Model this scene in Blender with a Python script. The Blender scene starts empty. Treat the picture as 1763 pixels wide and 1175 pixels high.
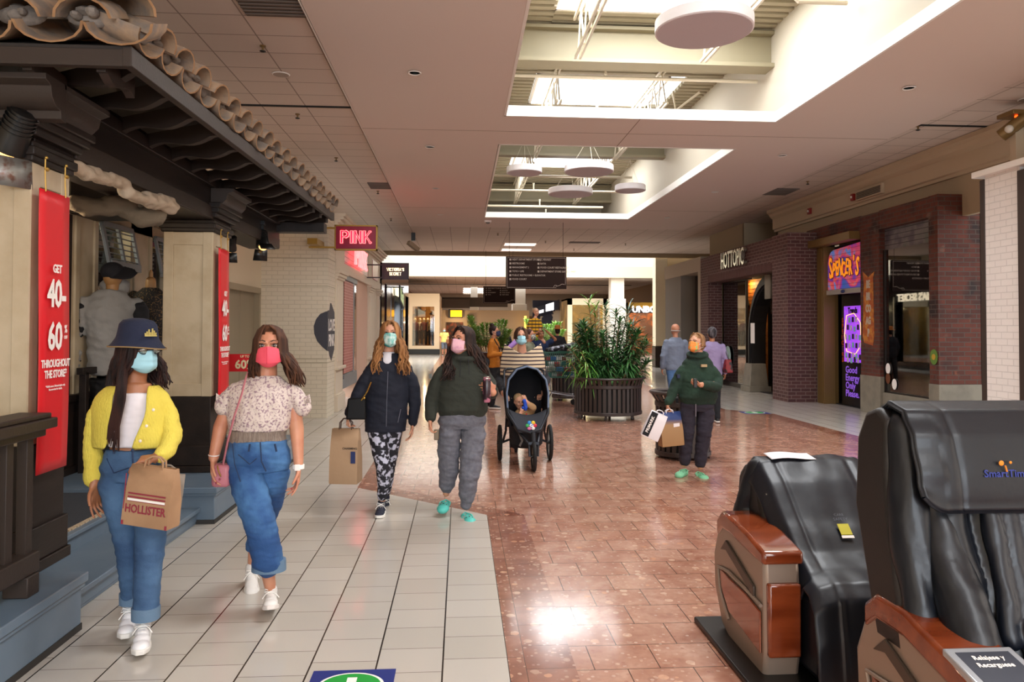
import bpy, bmesh, math, random
from mathutils import Vector, Matrix, Euler, Quaternion, noise
from math import sin, cos, pi, radians as RAD
random.seed(7)
SC = bpy.context.scene
COL = SC.collection
# ------------------------------------------------------------------ camera, world, light, exposure
FPX, YAW, PITCH, ROLL, SHY, EYE = 1289.6, .0682267, .0223106, .0031131, -49.69, 1.6
_A = Matrix(((cos(YAW), -sin(YAW), 0), (sin(YAW), cos(YAW), 0), (0, 0, 1)))
_B = Matrix(((1, 0, 0), (0, 0, -1), (0, 1, 0))) @ _A
_P = Matrix(((1, 0, 0), (0, cos(PITCH), sin(PITCH)), (0, -sin(PITCH), cos(PITCH))))
_Q = Matrix(((cos(ROLL), -sin(ROLL), 0), (sin(ROLL), cos(ROLL), 0), (0, 0, 1)))
CM = _Q @ _P @ _B          # world -> camera (x right, y down, z forward)
cam_d = bpy.data.cameras.new('camera')
cam_d.sensor_width = 36
cam_d.lens = FPX / 1763 * 36
cam_d.shift_y = SHY / 1763
cam_d.clip_end = 500
cam = bpy.data.objects.new('camera', cam_d)
_r = CM.transposed()
cam.matrix_world = Matrix.Translation((0, 0, EYE)) @ Matrix((
    (_r[0][0], -_r[0][1], -_r[0][2]), (_r[1][0], -_r[1][1], -_r[1][2]), (_r[2][0], -_r[2][1], -_r[2][2]))).to_4x4()
COL.objects.link(cam)
SC.camera = cam
def P(u, v, Y):
    """point of the place at depth Y metres up the concourse, from a bearing measured off the photograph"""
    d = CM.transposed() @ Vector(((u - 881.5) / FPX, (v - 587.5 - SHY) / FPX, 1))
    return Vector((0, 0, EYE)) + d * (Y / d.y)
SC.view_settings.view_transform = 'Standard'
SC.view_settings.look = 'None'
SC.view_settings.gamma = 1
SC.view_settings.use_curve_mapping = False
SC.view_settings.exposure = 0.40
SC.cycles.max_bounces = 7
SC.cycles.diffuse_bounces = 5
SC.cycles.glossy_bounces = 4
SC.cycles.transparent_max_bounces = 12
SC.cycles.sample_clamp_indirect = 6
SC.cycles.use_denoising = True
SC.cycles.caustics_reflective = False
SC.cycles.caustics_refractive = False
W = bpy.data.worlds.new('sky'); SC.world = W; W.use_nodes = True
W.node_tree.nodes['Background'].inputs[0].default_value = (.93, .96, 1, 1)
W.node_tree.nodes['Background'].inputs[1].default_value = 2.2
def area(name, loc, rot, sx, sy, power, col=(.97, .98, 1)):
    L = bpy.data.lights.new(name, 'AREA'); L.shape = 'RECTANGLE'; L.size = sx; L.size_y = sy
    L.energy = power; L.color = col
    o = bpy.data.objects.new(name, L); o.location = loc; o.rotation_euler = rot; COL.objects.link(o)
    return o
def point(name, loc, power, col=(1, .85, .65), r=.05, spot=None, rot=None):
    L = bpy.data.lights.new(name, 'SPOT' if spot else 'POINT'); L.energy = power; L.color = col
    L.shadow_soft_size = r
    if spot: L.spot_size = spot; L.spot_blend = .6
    o = bpy.data.objects.new(name, L); o.location = loc
    if rot: o.rotation_euler = rot
    COL.objects.link(o); return o
# daylight entering through the skylights (each area light sits in its roof opening)
SKYLIGHTS = [(1.3, 4.1, 3.2, 5.2), (1.3, 4.1, 8.0, 10.6), (1.35, 3.8, 13.3, 15.1), (1.4, 4.1, 18.6, 21.0)]
for i, (x0, x1, y0, y1) in enumerate(SKYLIGHTS):
    area('skylight_daylight', ((x0 + x1) / 2, (y0 + y1) / 2, 6.28), (0, 0, 0), x1 - x0 - .1, y1 - y0 - .1, (230, 240, 170, 170)[i])
area('skylight_daylight', (2.6, -5.5, 6.2), (0, 0, 0), 3.6, 6.5, 620)
area('far_skylight_daylight', (2.5, 37, 6.6), (0, 0, 0), 13, 10, 1150)
area('far_hall_daylight', (2, 58, 4.6), (0, 0, 0), 8, 10, 330)
area('entrance_daylight', (2, -11.6, 2.2), (RAD(90), 0, 0), 8, 3.0, 750, (.80, .90, 1))
area('side_fill', (-3.4, -3.5, 1.6), (0, RAD(-90), 0), 2.6, 6, 50, (1, .93, .86))  # unseen fill lamps added at both sides to brighten the ceiling
area('side_fill', (8.15, -1, 1.6), (0, RAD(90), 0), 2.6, 9, 150, (1, .93, .86))
# ------------------------------------------------------------------ materials
def lin(h):
    h = h.lstrip('#'); c = [int(h[i:i + 2], 16) / 255 for i in (0, 2, 4)]
    return tuple((x / 12.92 if x <= .04045 else ((x + .055) / 1.055) ** 2.4) for x in c) + (1,)
MATS = {}
def mat(name, col, rough=.6, metal=0, bump=None, mix=None, emit=None, coat=0, alpha=None, trans=0, stretch=(1, 1, 1), spec=None, sub=0):
    """col hex; bump=(scale,strength); mix=(hex2,scale,lo,hi)"""
    if name in MATS: return MATS[name]
    m = bpy.data.materials.new(name); m.use_nodes = True
    N = m.node_tree.nodes; L = m.node_tree.links; b = N['Principled BSDF']
    b.inputs['Base Color'].default_value = lin(col); b.inputs['Roughness'].default_value = rough
    b.inputs['Metallic'].default_value = metal
    if spec is not None: b.inputs['Specular IOR Level'].default_value = spec
    if coat: b.inputs['Coat Weight'].default_value = coat; b.inputs['Coat Roughness'].default_value = .08
    if trans: b.inputs['Transmission Weight'].default_value = trans
    if sub: b.inputs['Subsurface Weight'].default_value = sub; b.inputs['Subsurface Scale'].default_value = .01; b.inputs['Subsurface Radius'].default_value = (1, .3, .15)
    if alpha is not None: b.inputs['Alpha'].default_value = alpha
    if emit: b.inputs['Emission Color'].default_value = lin(emit[0]); b.inputs['Emission Strength'].default_value = emit[1]
    tc = N.new('ShaderNodeTexCoord'); mp = N.new('ShaderNodeMapping'); mp.inputs['Scale'].default_value = stretch
    L.new(tc.outputs['Object'], mp.inputs[0])
    if mix:
        n = N.new('ShaderNodeTexNoise'); n.inputs['Scale'].default_value = mix[1]; n.inputs['Detail'].default_value = 5
        L.new(mp.outputs[0], n.inputs['Vector'])
        r = N.new('ShaderNodeValToRGB'); r.color_ramp.elements[0].position = mix[2]; r.color_ramp.elements[1].position = mix[3]
        r.color_ramp.elements[0].color = lin(col); r.color_ramp.elements[1].color = lin(mix[0])
        L.new(n.outputs[0], r.inputs[0]); L.new(r.outputs[0], b.inputs['Base Color'])
    if bump:
        n2 = N.new('ShaderNodeTexNoise'); n2.inputs['Scale'].default_value = bump[0]; n2.inputs['Detail'].default_value = 4
        L.new(mp.outputs[0], n2.inputs['Vector'])
        bp = N.new('ShaderNodeBump'); bp.inputs['Strength'].default_value = bump[1]; bp.inputs['Distance'].default_value = .01
        L.new(n2.outputs[0], bp.inputs['Height']); L.new(bp.outputs[0], b.inputs['Normal'])
    MATS[name] = m; return m
class NT:
    """tiny helper to write node maths"""
    def __init__(s, m): s.m = m; s.N = m.node_tree.nodes; s.L = m.node_tree.links; s.b = s.N['Principled BSDF']
    def math(s, op, a, b=None, c=None):
        n = s.N.new('ShaderNodeMath'); n.operation = op
        for i, x in enumerate((a, b, c)):
            if x is None: continue
            if isinstance(x, (int, float)): n.inputs[i].default_value = x
            else: s.L.new(x, n.inputs[i])
        return n.outputs[0]
    def mix(s, f, a, b, mode='MIX'):
        n = s.N.new('ShaderNodeMix'); n.data_type = 'RGBA'; n.blend_type = mode
        for sock, x in ((n.inputs[0], f), (n.inputs[6], a), (n.inputs[7], b)):
            if isinstance(x, str): sock.default_value = lin(x)
            elif isinstance(x, (int, float)): sock.default_value = x
            else: s.L.new(x, sock)
        return n.outputs[2]
    def comb(s, x, y, z=0):
        n = s.N.new('ShaderNodeCombineXYZ')
        for i, v in enumerate((x, y, z)):
            if isinstance(v, (int, float)): n.inputs[i].default_value = v
            else: s.L.new(v, n.inputs[i])
        return n.outputs[0]
    def obj(s):
        t = s.N.new('ShaderNodeTexCoord'); q = s.N.new('ShaderNodeSeparateXYZ'); s.L.new(t.outputs['Object'], q.inputs[0])
        return t.outputs['Object'], q.outputs
    def tex(s, kind, vec, scale, **k):
        n = s.N.new('ShaderNodeTex' + kind); s.L.new(vec, n.inputs['Vector']); n.inputs['Scale'].default_value = scale
        for a, v in k.items(): n.inputs[a.replace('_', ' ')].default_value = v
        return n
    def ramp(s, f, stops, const=False):
        n = s.N.new('ShaderNodeValToRGB'); s.L.new(f, n.inputs[0]); cr = n.color_ramp
        if const: cr.interpolation = 'CONSTANT'
        while len(cr.elements) < len(stops): cr.elements.new(.5)
        for e, (p, c) in zip(cr.elements, stops): e.position = p; e.color = lin(c)
        return n.outputs[0]
    def bump(s, h, st=.3, d=.005):
        n = s.N.new('ShaderNodeBump'); n.inputs['Strength'].default_value = st; n.inputs['Distance'].default_value = d
        s.L.new(h, n.inputs['Height']); s.L.new(n.outputs[0], s.b.inputs['Normal'])
def newmat(name, rough=.5, **k):
    m = mat(name, '#808080', rough, **k); return m, NT(m)
def brick(nt, vec, bw, rh, mortar, off=.5):
    n = nt.N.new('ShaderNodeTexBrick'); nt.L.new(vec, n.inputs['Vector']); n.offset = off
    n.inputs['Scale'].default_value = 1; n.inputs['Brick Width'].default_value = bw; n.inputs['Row Height'].default_value = rh
    n.inputs['Mortar Size'].default_value = mortar; n.inputs['Mortar Smooth'].default_value = .1
    n.inputs['Color1'].default_value = (0, 0, 0, 1); n.inputs['Color2'].default_value = (1, 1, 1, 1)
    return n
def wall_uv(nt, o):
    g = nt.N.new('ShaderNodeNewGeometry'); q = nt.N.new('ShaderNodeSeparateXYZ'); nt.L.new(g.outputs['True Normal'], q.inputs[0])
    f = nt.math('GREATER_THAN', nt.math('ABSOLUTE', q.outputs[0]), .6)
    u = nt.math('ADD', nt.math('MULTIPLY', o[1], f), nt.math('MULTIPLY', o[0], nt.math('SUBTRACT', 1, f)))
    return u
def brick_mat(name, c1, c2, mortar_col, bw=.2, rh=.072, ms=.006, rough=.8, stain=None, bs=.5):
    if name in MATS: return MATS[name]
    m, t = newmat(name, rough); v, o = t.obj(); u = wall_uv(t, o)
    bt = brick(t, t.comb(u, o[2]), bw, rh, ms)
    var = t.tex('Noise', v, 9, Detail=4)
    base = t.mix(bt.outputs['Color'], c1, c2)
    base = t.mix(t.math('MULTIPLY', var.outputs[0], .55), base, c1)
    if stain:
        for hexc, sc, lo, hi in stain:
            n = t.tex('Noise', v, sc, Detail=3)
            f = t.ramp(n.outputs[0], [(lo, '#000000'), (hi, '#ffffff')])
            base = t.mix(f, base, hexc)
    c = t.mix(bt.outputs['Fac'], base, mortar_col)
    t.L.new(c, t.b.inputs['Base Color'])
    t.bump(t.math('SUBTRACT', t.math('MULTIPLY', var.outputs[0], .3), bt.outputs['Fac']), bs, .004)
    return m
# ------------------------------------------------------------------ mesh builder
class MB:
    def __init__(s): s.v = []; s.f = []; s.mi = []
    def add(s, vs, fs, mi=0):
        k = len(s.v); s.v += [Vector(x) for x in vs]; s.f += [tuple(i + k for i in f) for f in fs]; s.mi += [mi] * len(fs); return s
    def box(s, x0, x1, y0, y1, z0, z1, mi=0, top=None):
        """top=(dx,dy): inset of the top face"""
        a, b = top or (0, 0)
        return s.add([(x0, y0, z0), (x1, y0, z0), (x1, y1, z0), (x0, y1, z0), (x0 + a, y0 + b, z1), (x1 - a, y0 + b, z1), (x1 - a, y1 - b, z1), (x0 + a, y1 - b, z1)],
                     [(3, 2, 1, 0), (4, 5, 6, 7), (0, 1, 5, 4), (1, 2, 6, 5), (2, 3, 7, 6), (3, 0, 4, 7)], mi)
    def beam(s, p, q, w, h, mi=0, up=(0, 0, 1)):
        """square bar from p to q"""
        p = Vector(p); q = Vector(q); d = (q - p).normalized(); r = d.cross(Vector(up))
        if r.length < 1e-3: r = Vector((1, 0, 0))
        r.normalize(); u = r.cross(d)
        vs = [e + r * a * w / 2 + u * b * h / 2 for e in (p, q) for a, b in ((-1, -1), (1, -1), (1, 1), (-1, 1))]
        return s.add(vs, [(3, 2, 1, 0), (4, 5, 6, 7), (0, 1, 5, 4), (1, 2, 6, 5), (2, 3, 7, 6), (3, 0, 4, 7)], mi)
    def tube(s, pts, r, n=8, mi=0, cap=True, flat=1):
        pts = [Vector(p) for p in pts]; R = r if isinstance(r, (list, tuple)) else [r] * len(pts)
        k = len(s.v); ref = None
        for i, p in enumerate(pts):
            d = (pts[min(i + 1, len(pts) - 1)] - pts[max(i - 1, 0)])
            if d.length < 1e-9: d = Vector((0, 0, 1))
            d.normalize()
            if ref is None: ref = d.orthogonal().normalized()
            ref = (ref - d * ref.dot(d))
            if ref.length < 1e-6: ref = d.orthogonal()
            ref.normalize(); b = d.cross(ref)
            for j in range(n):
                a = 2 * pi * j / n; s.v.append(p + (ref * cos(a) + b * sin(a) * flat) * R[i])
        for i in range(len(pts) - 1):
            for j in range(n):
                a = k + i * n + j; b2 = k + i * n + (j + 1) % n
                s.f.append((a, b2, b2 + n, a + n)); s.mi.append(mi)
        if cap:
            s.f.append(tuple(k + j for j in reversed(range(n)))); s.mi.append(mi)
            e = k + (len(pts) - 1) * n; s.f.append(tuple(e + j for j in range(n))); s.mi.append(mi)
        return s
    def lathe(s, prof, c=(0, 0, 0), n=32, mi=0, sx=1, sy=1, cap=True):
        """prof [(r,z)...] around a vertical axis"""
        c = Vector(c); k = len(s.v)
        for r, z in prof:
            for j in range(n):
                a = 2 * pi * j / n; s.v.append(c + Vector((r * cos(a) * sx, r * sin(a) * sy, z)))
        for i in range(len(prof) - 1):
            for j in range(n):
                a = k + i * n + j; b = k + i * n + (j + 1) % n
                s.f.append((a, b, b + n, a + n)); s.mi.append(mi)
        if cap:
            s.f.append(tuple(k + j for j in reversed(range(n)))); s.mi.append(mi)
            e = k + (len(prof) - 1) * n; s.f.append(tuple(e + j for j in range(n))); s.mi.append(mi)
        return s
    def prism(s, poly, o, ax, ay, depth, mi=0):
        """2-D outline [(a,b)] placed at o along ax, ay and given thickness depth along ax x ay"""
        o = Vector(o); ax = Vector(ax); ay = Vector(ay); nz = ax.cross(ay).normalized() * depth
        n = len(poly); vs = [o + ax * a + ay * b for a, b in poly]; vs += [x + nz for x in vs]
        fs = [tuple(reversed(range(n))), tuple(range(n, 2 * n))] + [(i, (i + 1) % n, n + (i + 1) % n, n + i) for i in range(n)]
        return s.add(vs, fs, mi)
    def ell(s, c, r, n=20, m=12, mi=0, rot=None):
        c = Vector(c); r = Vector(r) if not isinstance(r, (int, float)) else Vector((r, r, r)); k = len(s.v)
        R = rot if rot is not None else Matrix.Identity(3)
        s.v.append(c + R @ Vector((0, 0, r.z)))
        for i in range(1, m):
            t = pi * i / m
            for j in range(n):
                a = 2 * pi * j / n; s.v.append(c + R @ Vector((r.x * sin(t) * cos(a), r.y * sin(t) * sin(a), r.z * cos(t))))
        s.v.append(c + R @ Vector((0, 0, -r.z)))
        for j in range(n):
            s.f.append((k, k + 1 + j, k + 1 + (j + 1) % n)); s.mi.append(mi)
            e = k + 1 + (m - 2) * n; s.f.append((k + 1 + (m - 1) * n, e + (j + 1) % n, e + j)); s.mi.append(mi)
        for i in range(m - 2):
            for j in range(n):
                a = k + 1 + i * n + j; b = k + 1 + i * n + (j + 1) % n
                s.f.append((a, a + n, b + n, b)); s.mi.append(mi)
        return s
    def cap(s, p, r0, q, r1, n=14, mi=0):
        """tapered capsule"""
        p = Vector(p); q = Vector(q); d = q - p; L = d.length
        if L < 1e-6: return s.ell(p, max(r0, r1), n, 8, mi)
        d /= L; pts = []; rr = []
        for a in (85, 60, 30): pts.append(p - d * r0 * sin(RAD(a))); rr.append(r0 * cos(RAD(a)))
        for t in (0, .5, 1): pts.append(p + d * L * t); rr.append(r0 + (r1 - r0) * t)
        for a in (30, 60, 85): pts.append(q + d * r1 * sin(RAD(a))); rr.append(r1 * cos(RAD(a)))
        return s.tube(pts, rr, n, mi)
    def grid(s, fn, nu, nv, mi=0):
        """surface from fn(u,v), u,v in 0..1"""
        k = len(s.v)
        for i in range(nu + 1):
            for j in range(nv + 1): s.v.append(Vector(fn(i / nu, j / nv)))
        for i in range(nu):
            for j in range(nv):
                a = k + i * (nv + 1) + j; s.f.append((a, a + nv + 1, a + nv + 2, a + 1)); s.mi.append(mi)
        return s
    def rings(s, R, n=28, mi=0):
        """closed loft: R = [(centre, rx, ry, right_vec)]; horizontal rings"""
        k = len(s.v)
        for c, rx, ry, rv in R:
            c = Vector(c); rv = Vector(rv); fv = Vector((-rv.y, rv.x, 0))
            for j in range(n):
                a = 2 * pi * j / n; s.v.append(c + rv * rx * cos(a) + fv * ry * sin(a))
        up = R[-1][0][2] > R[0][0][2]
        for i in range(len(R) - 1):
            for j in range(n):
                a = k + i * n + j; b = k + i * n + (j + 1) % n
                s.f.append((a, b, b + n, a + n)); s.mi.append(mi)
        s.f.append(tuple(k + j for j in reversed(range(n)))); s.mi.append(mi)
        e = k + (len(R) - 1) * n; s.f.append(tuple(e + j for j in range(n))); s.mi.append(mi)
        return s
ORG = {}
def tag(o, label=None, cat=None, group=None, kind=None):
    if label: o['label'] = label
    if cat: o['category'] = cat
    if group: o['group'] = group
    if kind: o['kind'] = kind
    return o
def thing(name, loc, label, cat, group=None):
    o = bpy.data.objects.new(name, None); COL.objects.link(o); o.location = loc; o.empty_display_size = .1
    ORG[o.name] = Vector(loc); return tag(o, label, cat, group)
def build(mb, name, m, parent=None, bevel=0, smooth=35, solid=0, sub=0, origin=None, recalc=True):
    """link the collected geometry as ONE mesh object"""
    me = bpy.data.meshes.new(name)
    if parent is not None: org = ORG[parent.name]
    elif origin is not None: org = Vector(origin)
    else:
        lo = [min(v[i] for v in mb.v) for i in range(3)]; hi = [max(v[i] for v in mb.v) for i in range(3)]
        org = Vector(((lo[0] + hi[0]) / 2, (lo[1] + hi[1]) / 2, lo[2]))
    me.from_pydata([v - org for v in mb.v], [], mb.f)
    ms = m if isinstance(m, (list, tuple)) else [m]
    for x in ms: me.materials.append(x)
    if len(ms) > 1: me.polygons.foreach_set('material_index', mb.mi)
    if recalc:
        bm = bmesh.new(); bm.from_mesh(me); bmesh.ops.recalc_face_normals(bm, faces=bm.faces); bm.to_mesh(me); bm.free()
    if smooth:
        me.polygons.foreach_set('use_smooth', [True] * len(me.polygons)); me.set_sharp_from_angle(angle=RAD(smooth))
    o = bpy.data.objects.new(name, me); COL.objects.link(o)
    if parent is not None: o.parent = parent
    else: o.location = org
    ORG[o.name] = org
    if solid: q = o.modifiers.new('t', 'SOLIDIFY'); q.thickness = solid; q.offset = 0
    if bevel: q = o.modifiers.new('b', 'BEVEL'); q.width = bevel; q.segments = 2; q.limit_method = 'ANGLE'; q.angle_limit = RAD(40)
    if sub: q = o.modifiers.new('s', 'SUBSURF'); q.levels = sub; q.render_levels = sub
    return o
def struct(mb, name, m, **k):
    return tag(build(mb, name, m, **k), kind='structure')
def blob(mb, name, m, parent, voxel=.006, smooth=3, wr=None, sel=None):
    """union of closed pieces as one continuous surface (voxel remesh), with cloth folds wr=(amp,(sx,sy,sz))"""
    me = bpy.data.meshes.new(name); me.from_pydata(mb.v, [], mb.f)
    bm = bmesh.new(); bm.from_mesh(me); bmesh.ops.recalc_face_normals(bm, faces=bm.faces); bm.to_mesh(me); bm.free()
    t = bpy.data.objects.new('tmp', me); COL.objects.link(t)
    q = t.modifiers.new('r', 'REMESH'); q.mode = 'VOXEL'; q.voxel_size = voxel; q.use_smooth_shade = True
    if smooth: q = t.modifiers.new('s', 'SMOOTH'); q.iterations = smooth; q.factor = .5
    dg = bpy.context.evaluated_depsgraph_get()
    nm = bpy.data.meshes.new_from_object(t.evaluated_get(dg))
    bpy.data.objects.remove(t); bpy.data.meshes.remove(me)
    if wr:
        amp, (sx, sy, sz) = wr[:2]
        nm.update(); nrm = [v.normal.copy() for v in nm.vertices]
        for v, n_ in zip(nm.vertices, nrm):
            p = v.co
            k = noise.noise(Vector((p.x * sx, p.y * sy, p.z * sz))) + .5 * noise.noise(Vector((p.x * sx * 2.3 + p.z * sz * .8, p.y * sy * 2, p.z * sz * 2.1)))
            v.co = p + n_ * (k * amp)
    org = ORG[parent.name] if parent is not None else Vector((0, 0, 0))
    nm.transform(Matrix.Translation(-org)); nm.name = name
    nm.materials.clear(); nm.materials.append(m)
    nm.polygons.foreach_set('use_smooth', [True] * len(nm.polygons))
    o = bpy.data.objects.new(name, nm); COL.objects.link(o)
    if parent is not None: o.parent = parent
    ORG[o.name] = org
    return o
def text(body, name, m, parent, o, ax, ay, size, ext=.003, offset=0, align='CENTER', xs=1, spacing=1, shear=0, line=1):
    """raised lettering: o = centre of the line, ax = reading direction, ay = up"""
    c = bpy.data.curves.new(name, 'FONT'); c.body = body; c.size = size; c.extrude = ext; c.offset = offset
    c.align_x = align; c.align_y = 'CENTER'; c.space_character = spacing; c.shear = shear; c.space_line = line
    c.resolution_u = 2
    tmp = bpy.data.objects.new('tmp', c); COL.objects.link(tmp)
    me = bpy.data.meshes.new_from_object(tmp.evaluated_get(bpy.context.evaluated_depsgraph_get()))
    bpy.data.objects.remove(tmp); bpy.data.curves.remove(c); me.name = name
    me.materials.clear(); me.materials.append(m)
    ax = Vector(ax).normalized(); ay = Vector(ay); ay = (ay - ax * ay.dot(ax)).normalized(); az = ax.cross(ay)
    org = ORG[parent.name] if parent is not None else Vector((0, 0, 0))
    o = Vector(o) - org
    me.transform(Matrix(((ax.x * xs, ay.x, az.x, o.x), (ax.y * xs, ay.y, az.y, o.y), (ax.z * xs, ay.z, az.z, o.z), (0, 0, 0, 1))))
    ob = bpy.data.objects.new(name, me); COL.objects.link(ob)
    if parent is not None: ob.parent = parent
    ORG[ob.name] = org
    return ob
def copy_tree(o, parent=None):
    c = o.copy(); COL.objects.link(c); c.parent = parent; ORG[c.name] = ORG.get(o.name, Vector((0, 0, 0))).copy()
    for ch in [x for x in o.children]: copy_tree(ch, c)
    return c
def place(proto, used, loc, label, rz=0, group=None, scale=None):
    o = proto if not used else copy_tree(proto)
    o.location = loc; o.rotation_euler = (0, 0, rz); o['label'] = label
    if scale: o.scale = scale if isinstance(scale, (tuple, list)) else (scale,) * 3
    if group: o['group'] = group
    return o
X3, Y3, Z3 = Vector((1, 0, 0)), Vector((0, 1, 0)), Vector((0, 0, 1))
# ------------------------------------------------------------------ surfaces of the place
def m_floor_white():
    m, t = newmat('white_floor_tile', .16); v, o = t.obj()
    bt = brick(t, t.comb(t.math('ADD', o[1], 50.036), t.math('ADD', o[0], 49.845)), .262, .313, .0022)
    n = t.tex('Noise', v, 1.3, Detail=3); n2 = t.tex('Noise', v, 90, Detail=3)
    c = t.mix(bt.outputs['Color'], '#bab4aa', '#c4beb5')
    c = t.mix(t.math('MULTIPLY', n.outputs[0], .5), c, '#b2aba1')
    c = t.mix(t.ramp(n2.outputs[0], [(.5, '#000000'), (.75, '#2c2c2c')]), c, '#8f8577')
    c = t.mix(bt.outputs['Fac'], c, '#6b6259')
    fx = t.math('FRACT', t.math('DIVIDE', t.math('ADD', o[0], 49.845), .313))
    ln = t.math('LESS_THAN', t.math('ABSOLUTE', t.math('SUBTRACT', t.math('ABSOLUTE', t.math('SUBTRACT', fx, .5)), .5)), .013)
    c = t.mix(ln, c, '#352e2a')
    t.L.new(c, t.b.inputs['Base Color'])
    t.L.new(t.math('ADD', t.math('MULTIPLY', n2.outputs[0], .08), .1), t.b.inputs['Roughness'])
    wv = t.tex('Noise', v, 3.0, Detail=1)
    t.bump(t.math('SUBTRACT', t.math('MULTIPLY', wv.outputs[0], .5), t.math('MAXIMUM', bt.outputs['Fac'], ln)), .12, .004)
    return m
def m_terrazzo(name, dark=False, cols=None):
    m, t = newmat(name, .15); v, o = t.obj()
    if dark: bt = brick(t, t.comb(t.math('ADD', o[1], 50.036), t.math('ADD', o[0], 49.845)), .262, .33, .0015)
    else: bt = brick(t, t.comb(t.math('ADD', o[0], 50.07), t.math('ADD', o[1], 50.05)), .313, .2665, .0026)
    v1 = t.tex('Voronoi', v, 17); v2 = t.tex('Voronoi', v, 42); n = t.tex('Noise', v, 5, Detail=5, Distortion=.6); n3 = t.tex('Noise', v, 26, Detail=4)
    a, b_, c_ = ('#6c3d30', '#845241', '#9b6d5a') if dark else ('#93604d', '#a87a66', '#bd9783')
    c = t.ramp(n.outputs[0], [(.3, a), (.52, b_), (.75, c_)])
    s1 = t.N.new('ShaderNodeSeparateColor'); t.L.new(v1.outputs['Color'], s1.inputs[0])
    f1 = t.math('MULTIPLY', t.math('GREATER_THAN', s1.outputs[0], .8), t.math('LESS_THAN', v1.outputs['Distance'], .42))
    c = t.mix(t.math('MULTIPLY', f1, .7), c, t.ramp(s1.outputs[1], [(0, '#c98a62'), (.5, '#d8b9a0'), (1, '#7a4436')]))
    s2 = t.N.new('ShaderNodeSeparateColor'); t.L.new(v2.outputs['Color'], s2.inputs[0])
    f2 = t.math('MULTIPLY', t.math('GREATER_THAN', s2.outputs[0], .72), t.math('LESS_THAN', v2.outputs['Distance'], .4))
    c = t.mix(t.math('MULTIPLY', f2, .6), c, t.ramp(s2.outputs[1], [(0, '#d9b79d'), (.5, '#8a4f40'), (1, '#e0cbb8')]))
    c = t.mix(t.math('MULTIPLY', t.ramp(n3.outputs[0], [(.45, '#000000'), (.7, '#ffffff')]), .35), c, '#84503f')
    c = t.mix(t.math('MULTIPLY', bt.outputs['Color'], .16), c, '#d6b49f')
    c = t.mix(bt.outputs['Fac'], c, '#4a3027')
    t.L.new(c, t.b.inputs['Base Color'])
    t.L.new(t.math('ADD', t.math('MULTIPLY', n3.outputs[0], .1), .08), t.b.inputs['Roughness'])
    wv = t.tex('Noise', v, 4.0, Detail=1)
    t.bump(t.math('SUBTRACT', t.math('MULTIPLY', wv.outputs[0], .5), bt.outputs['Fac']), .12, .004)
    return m
def m_ceiling_tile():
    m, t = newmat('acoustic_ceiling_tile', .9); v, o = t.obj()
    bt = brick(t, t.comb(t.math('ADD', o[0], 1.89 + 62 - .31), t.math('ADD', o[1], 51.2 - 7.615)), .62, .512, .008, off=.0)
    n = t.tex('Noise', v, 60, Detail=3)
    c = t.mix(bt.outputs['Color'], '#d2c6bc', '#d8ccc2'); c = t.mix(t.math('MULTIPLY', n.outputs[0], .25), c, '#c2b5aa')
    c = t.mix(bt.outputs['Fac'], c, '#94867c')
    t.L.new(c, t.b.inputs['Base Color']); t.bump(t.math('SUBTRACT', t.math('MULTIPLY', n.outputs[0], .3), bt.outputs['Fac']), .35, .004)
    return m
FLW = m_floor_white(); RED = m_terrazzo('salmon_terrazzo_tile'); BAND = m_terrazzo('dark_red_terrazzo_border', True)
CTILE = m_ceiling_tile()
DRY = mat('drywall_taupe', '#dccfc7', .85, bump=(120, .03))
LIPW = mat('white_gloss_trim', '#f2efe9', .5)
WELL = mat('cream_well_paint', '#c4bcab', .8)
DECK = mat('cream_metal_deck', '#a39a82', .6)
STEEL = mat('cream_painted_steel', '#d3cab4', .5)
GIRD = mat('olive_cream_girder', '#8f866c', .55)
CREAM = mat('cream_plaster', '#d8cbb0', .8, bump=(30, .05))
CORN = mat('taupe_cornice_plaster', '#b9a68c', .75)
WALLM = mat('warm_beige_paint', '#a8967c', .85)
DKSLOT = mat('black_slot', '#0d0b0a', .8)
GLASSM = mat('clear_shop_glass', '#ffffff', .02, trans=1, alpha=.35)
def m_pane(name='shop_window_glass', tint=(.82, .85, .82, 1), fac=.25):
    """thin pane: clear with a mirror coat"""
    if name in MATS: return MATS[name]
    m = bpy.data.materials.new(name); m.use_nodes = True; N = m.node_tree.nodes; L = m.node_tree.links; N.clear()
    o = N.new('ShaderNodeOutputMaterial'); mx = N.new('ShaderNodeMixShader'); tr = N.new('ShaderNodeBsdfTransparent'); gl = N.new('ShaderNodeBsdfGlossy')
    fr = N.new('ShaderNodeFresnel'); ad = N.new('ShaderNodeMath'); ad.operation = 'ADD'; ad.inputs[1].default_value = fac; ad.use_clamp = True
    fr.inputs[0].default_value = 1.5; tr.inputs[0].default_value = tint; gl.inputs['Roughness'].default_value = .02
    L.new(fr.outputs[0], ad.inputs[0]); L.new(ad.outputs[0], mx.inputs[0]); L.new(tr.outputs[0], mx.inputs[1]); L.new(gl.outputs[0], mx.inputs[2]); L.new(mx.outputs[0], o.inputs[0])
    MATS[name] = m; return m
PANE = m_pane(fac=.12); PANE2 = m_pane('reflective_shop_glass', (.5, .5, .48, 1), .3)
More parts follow.
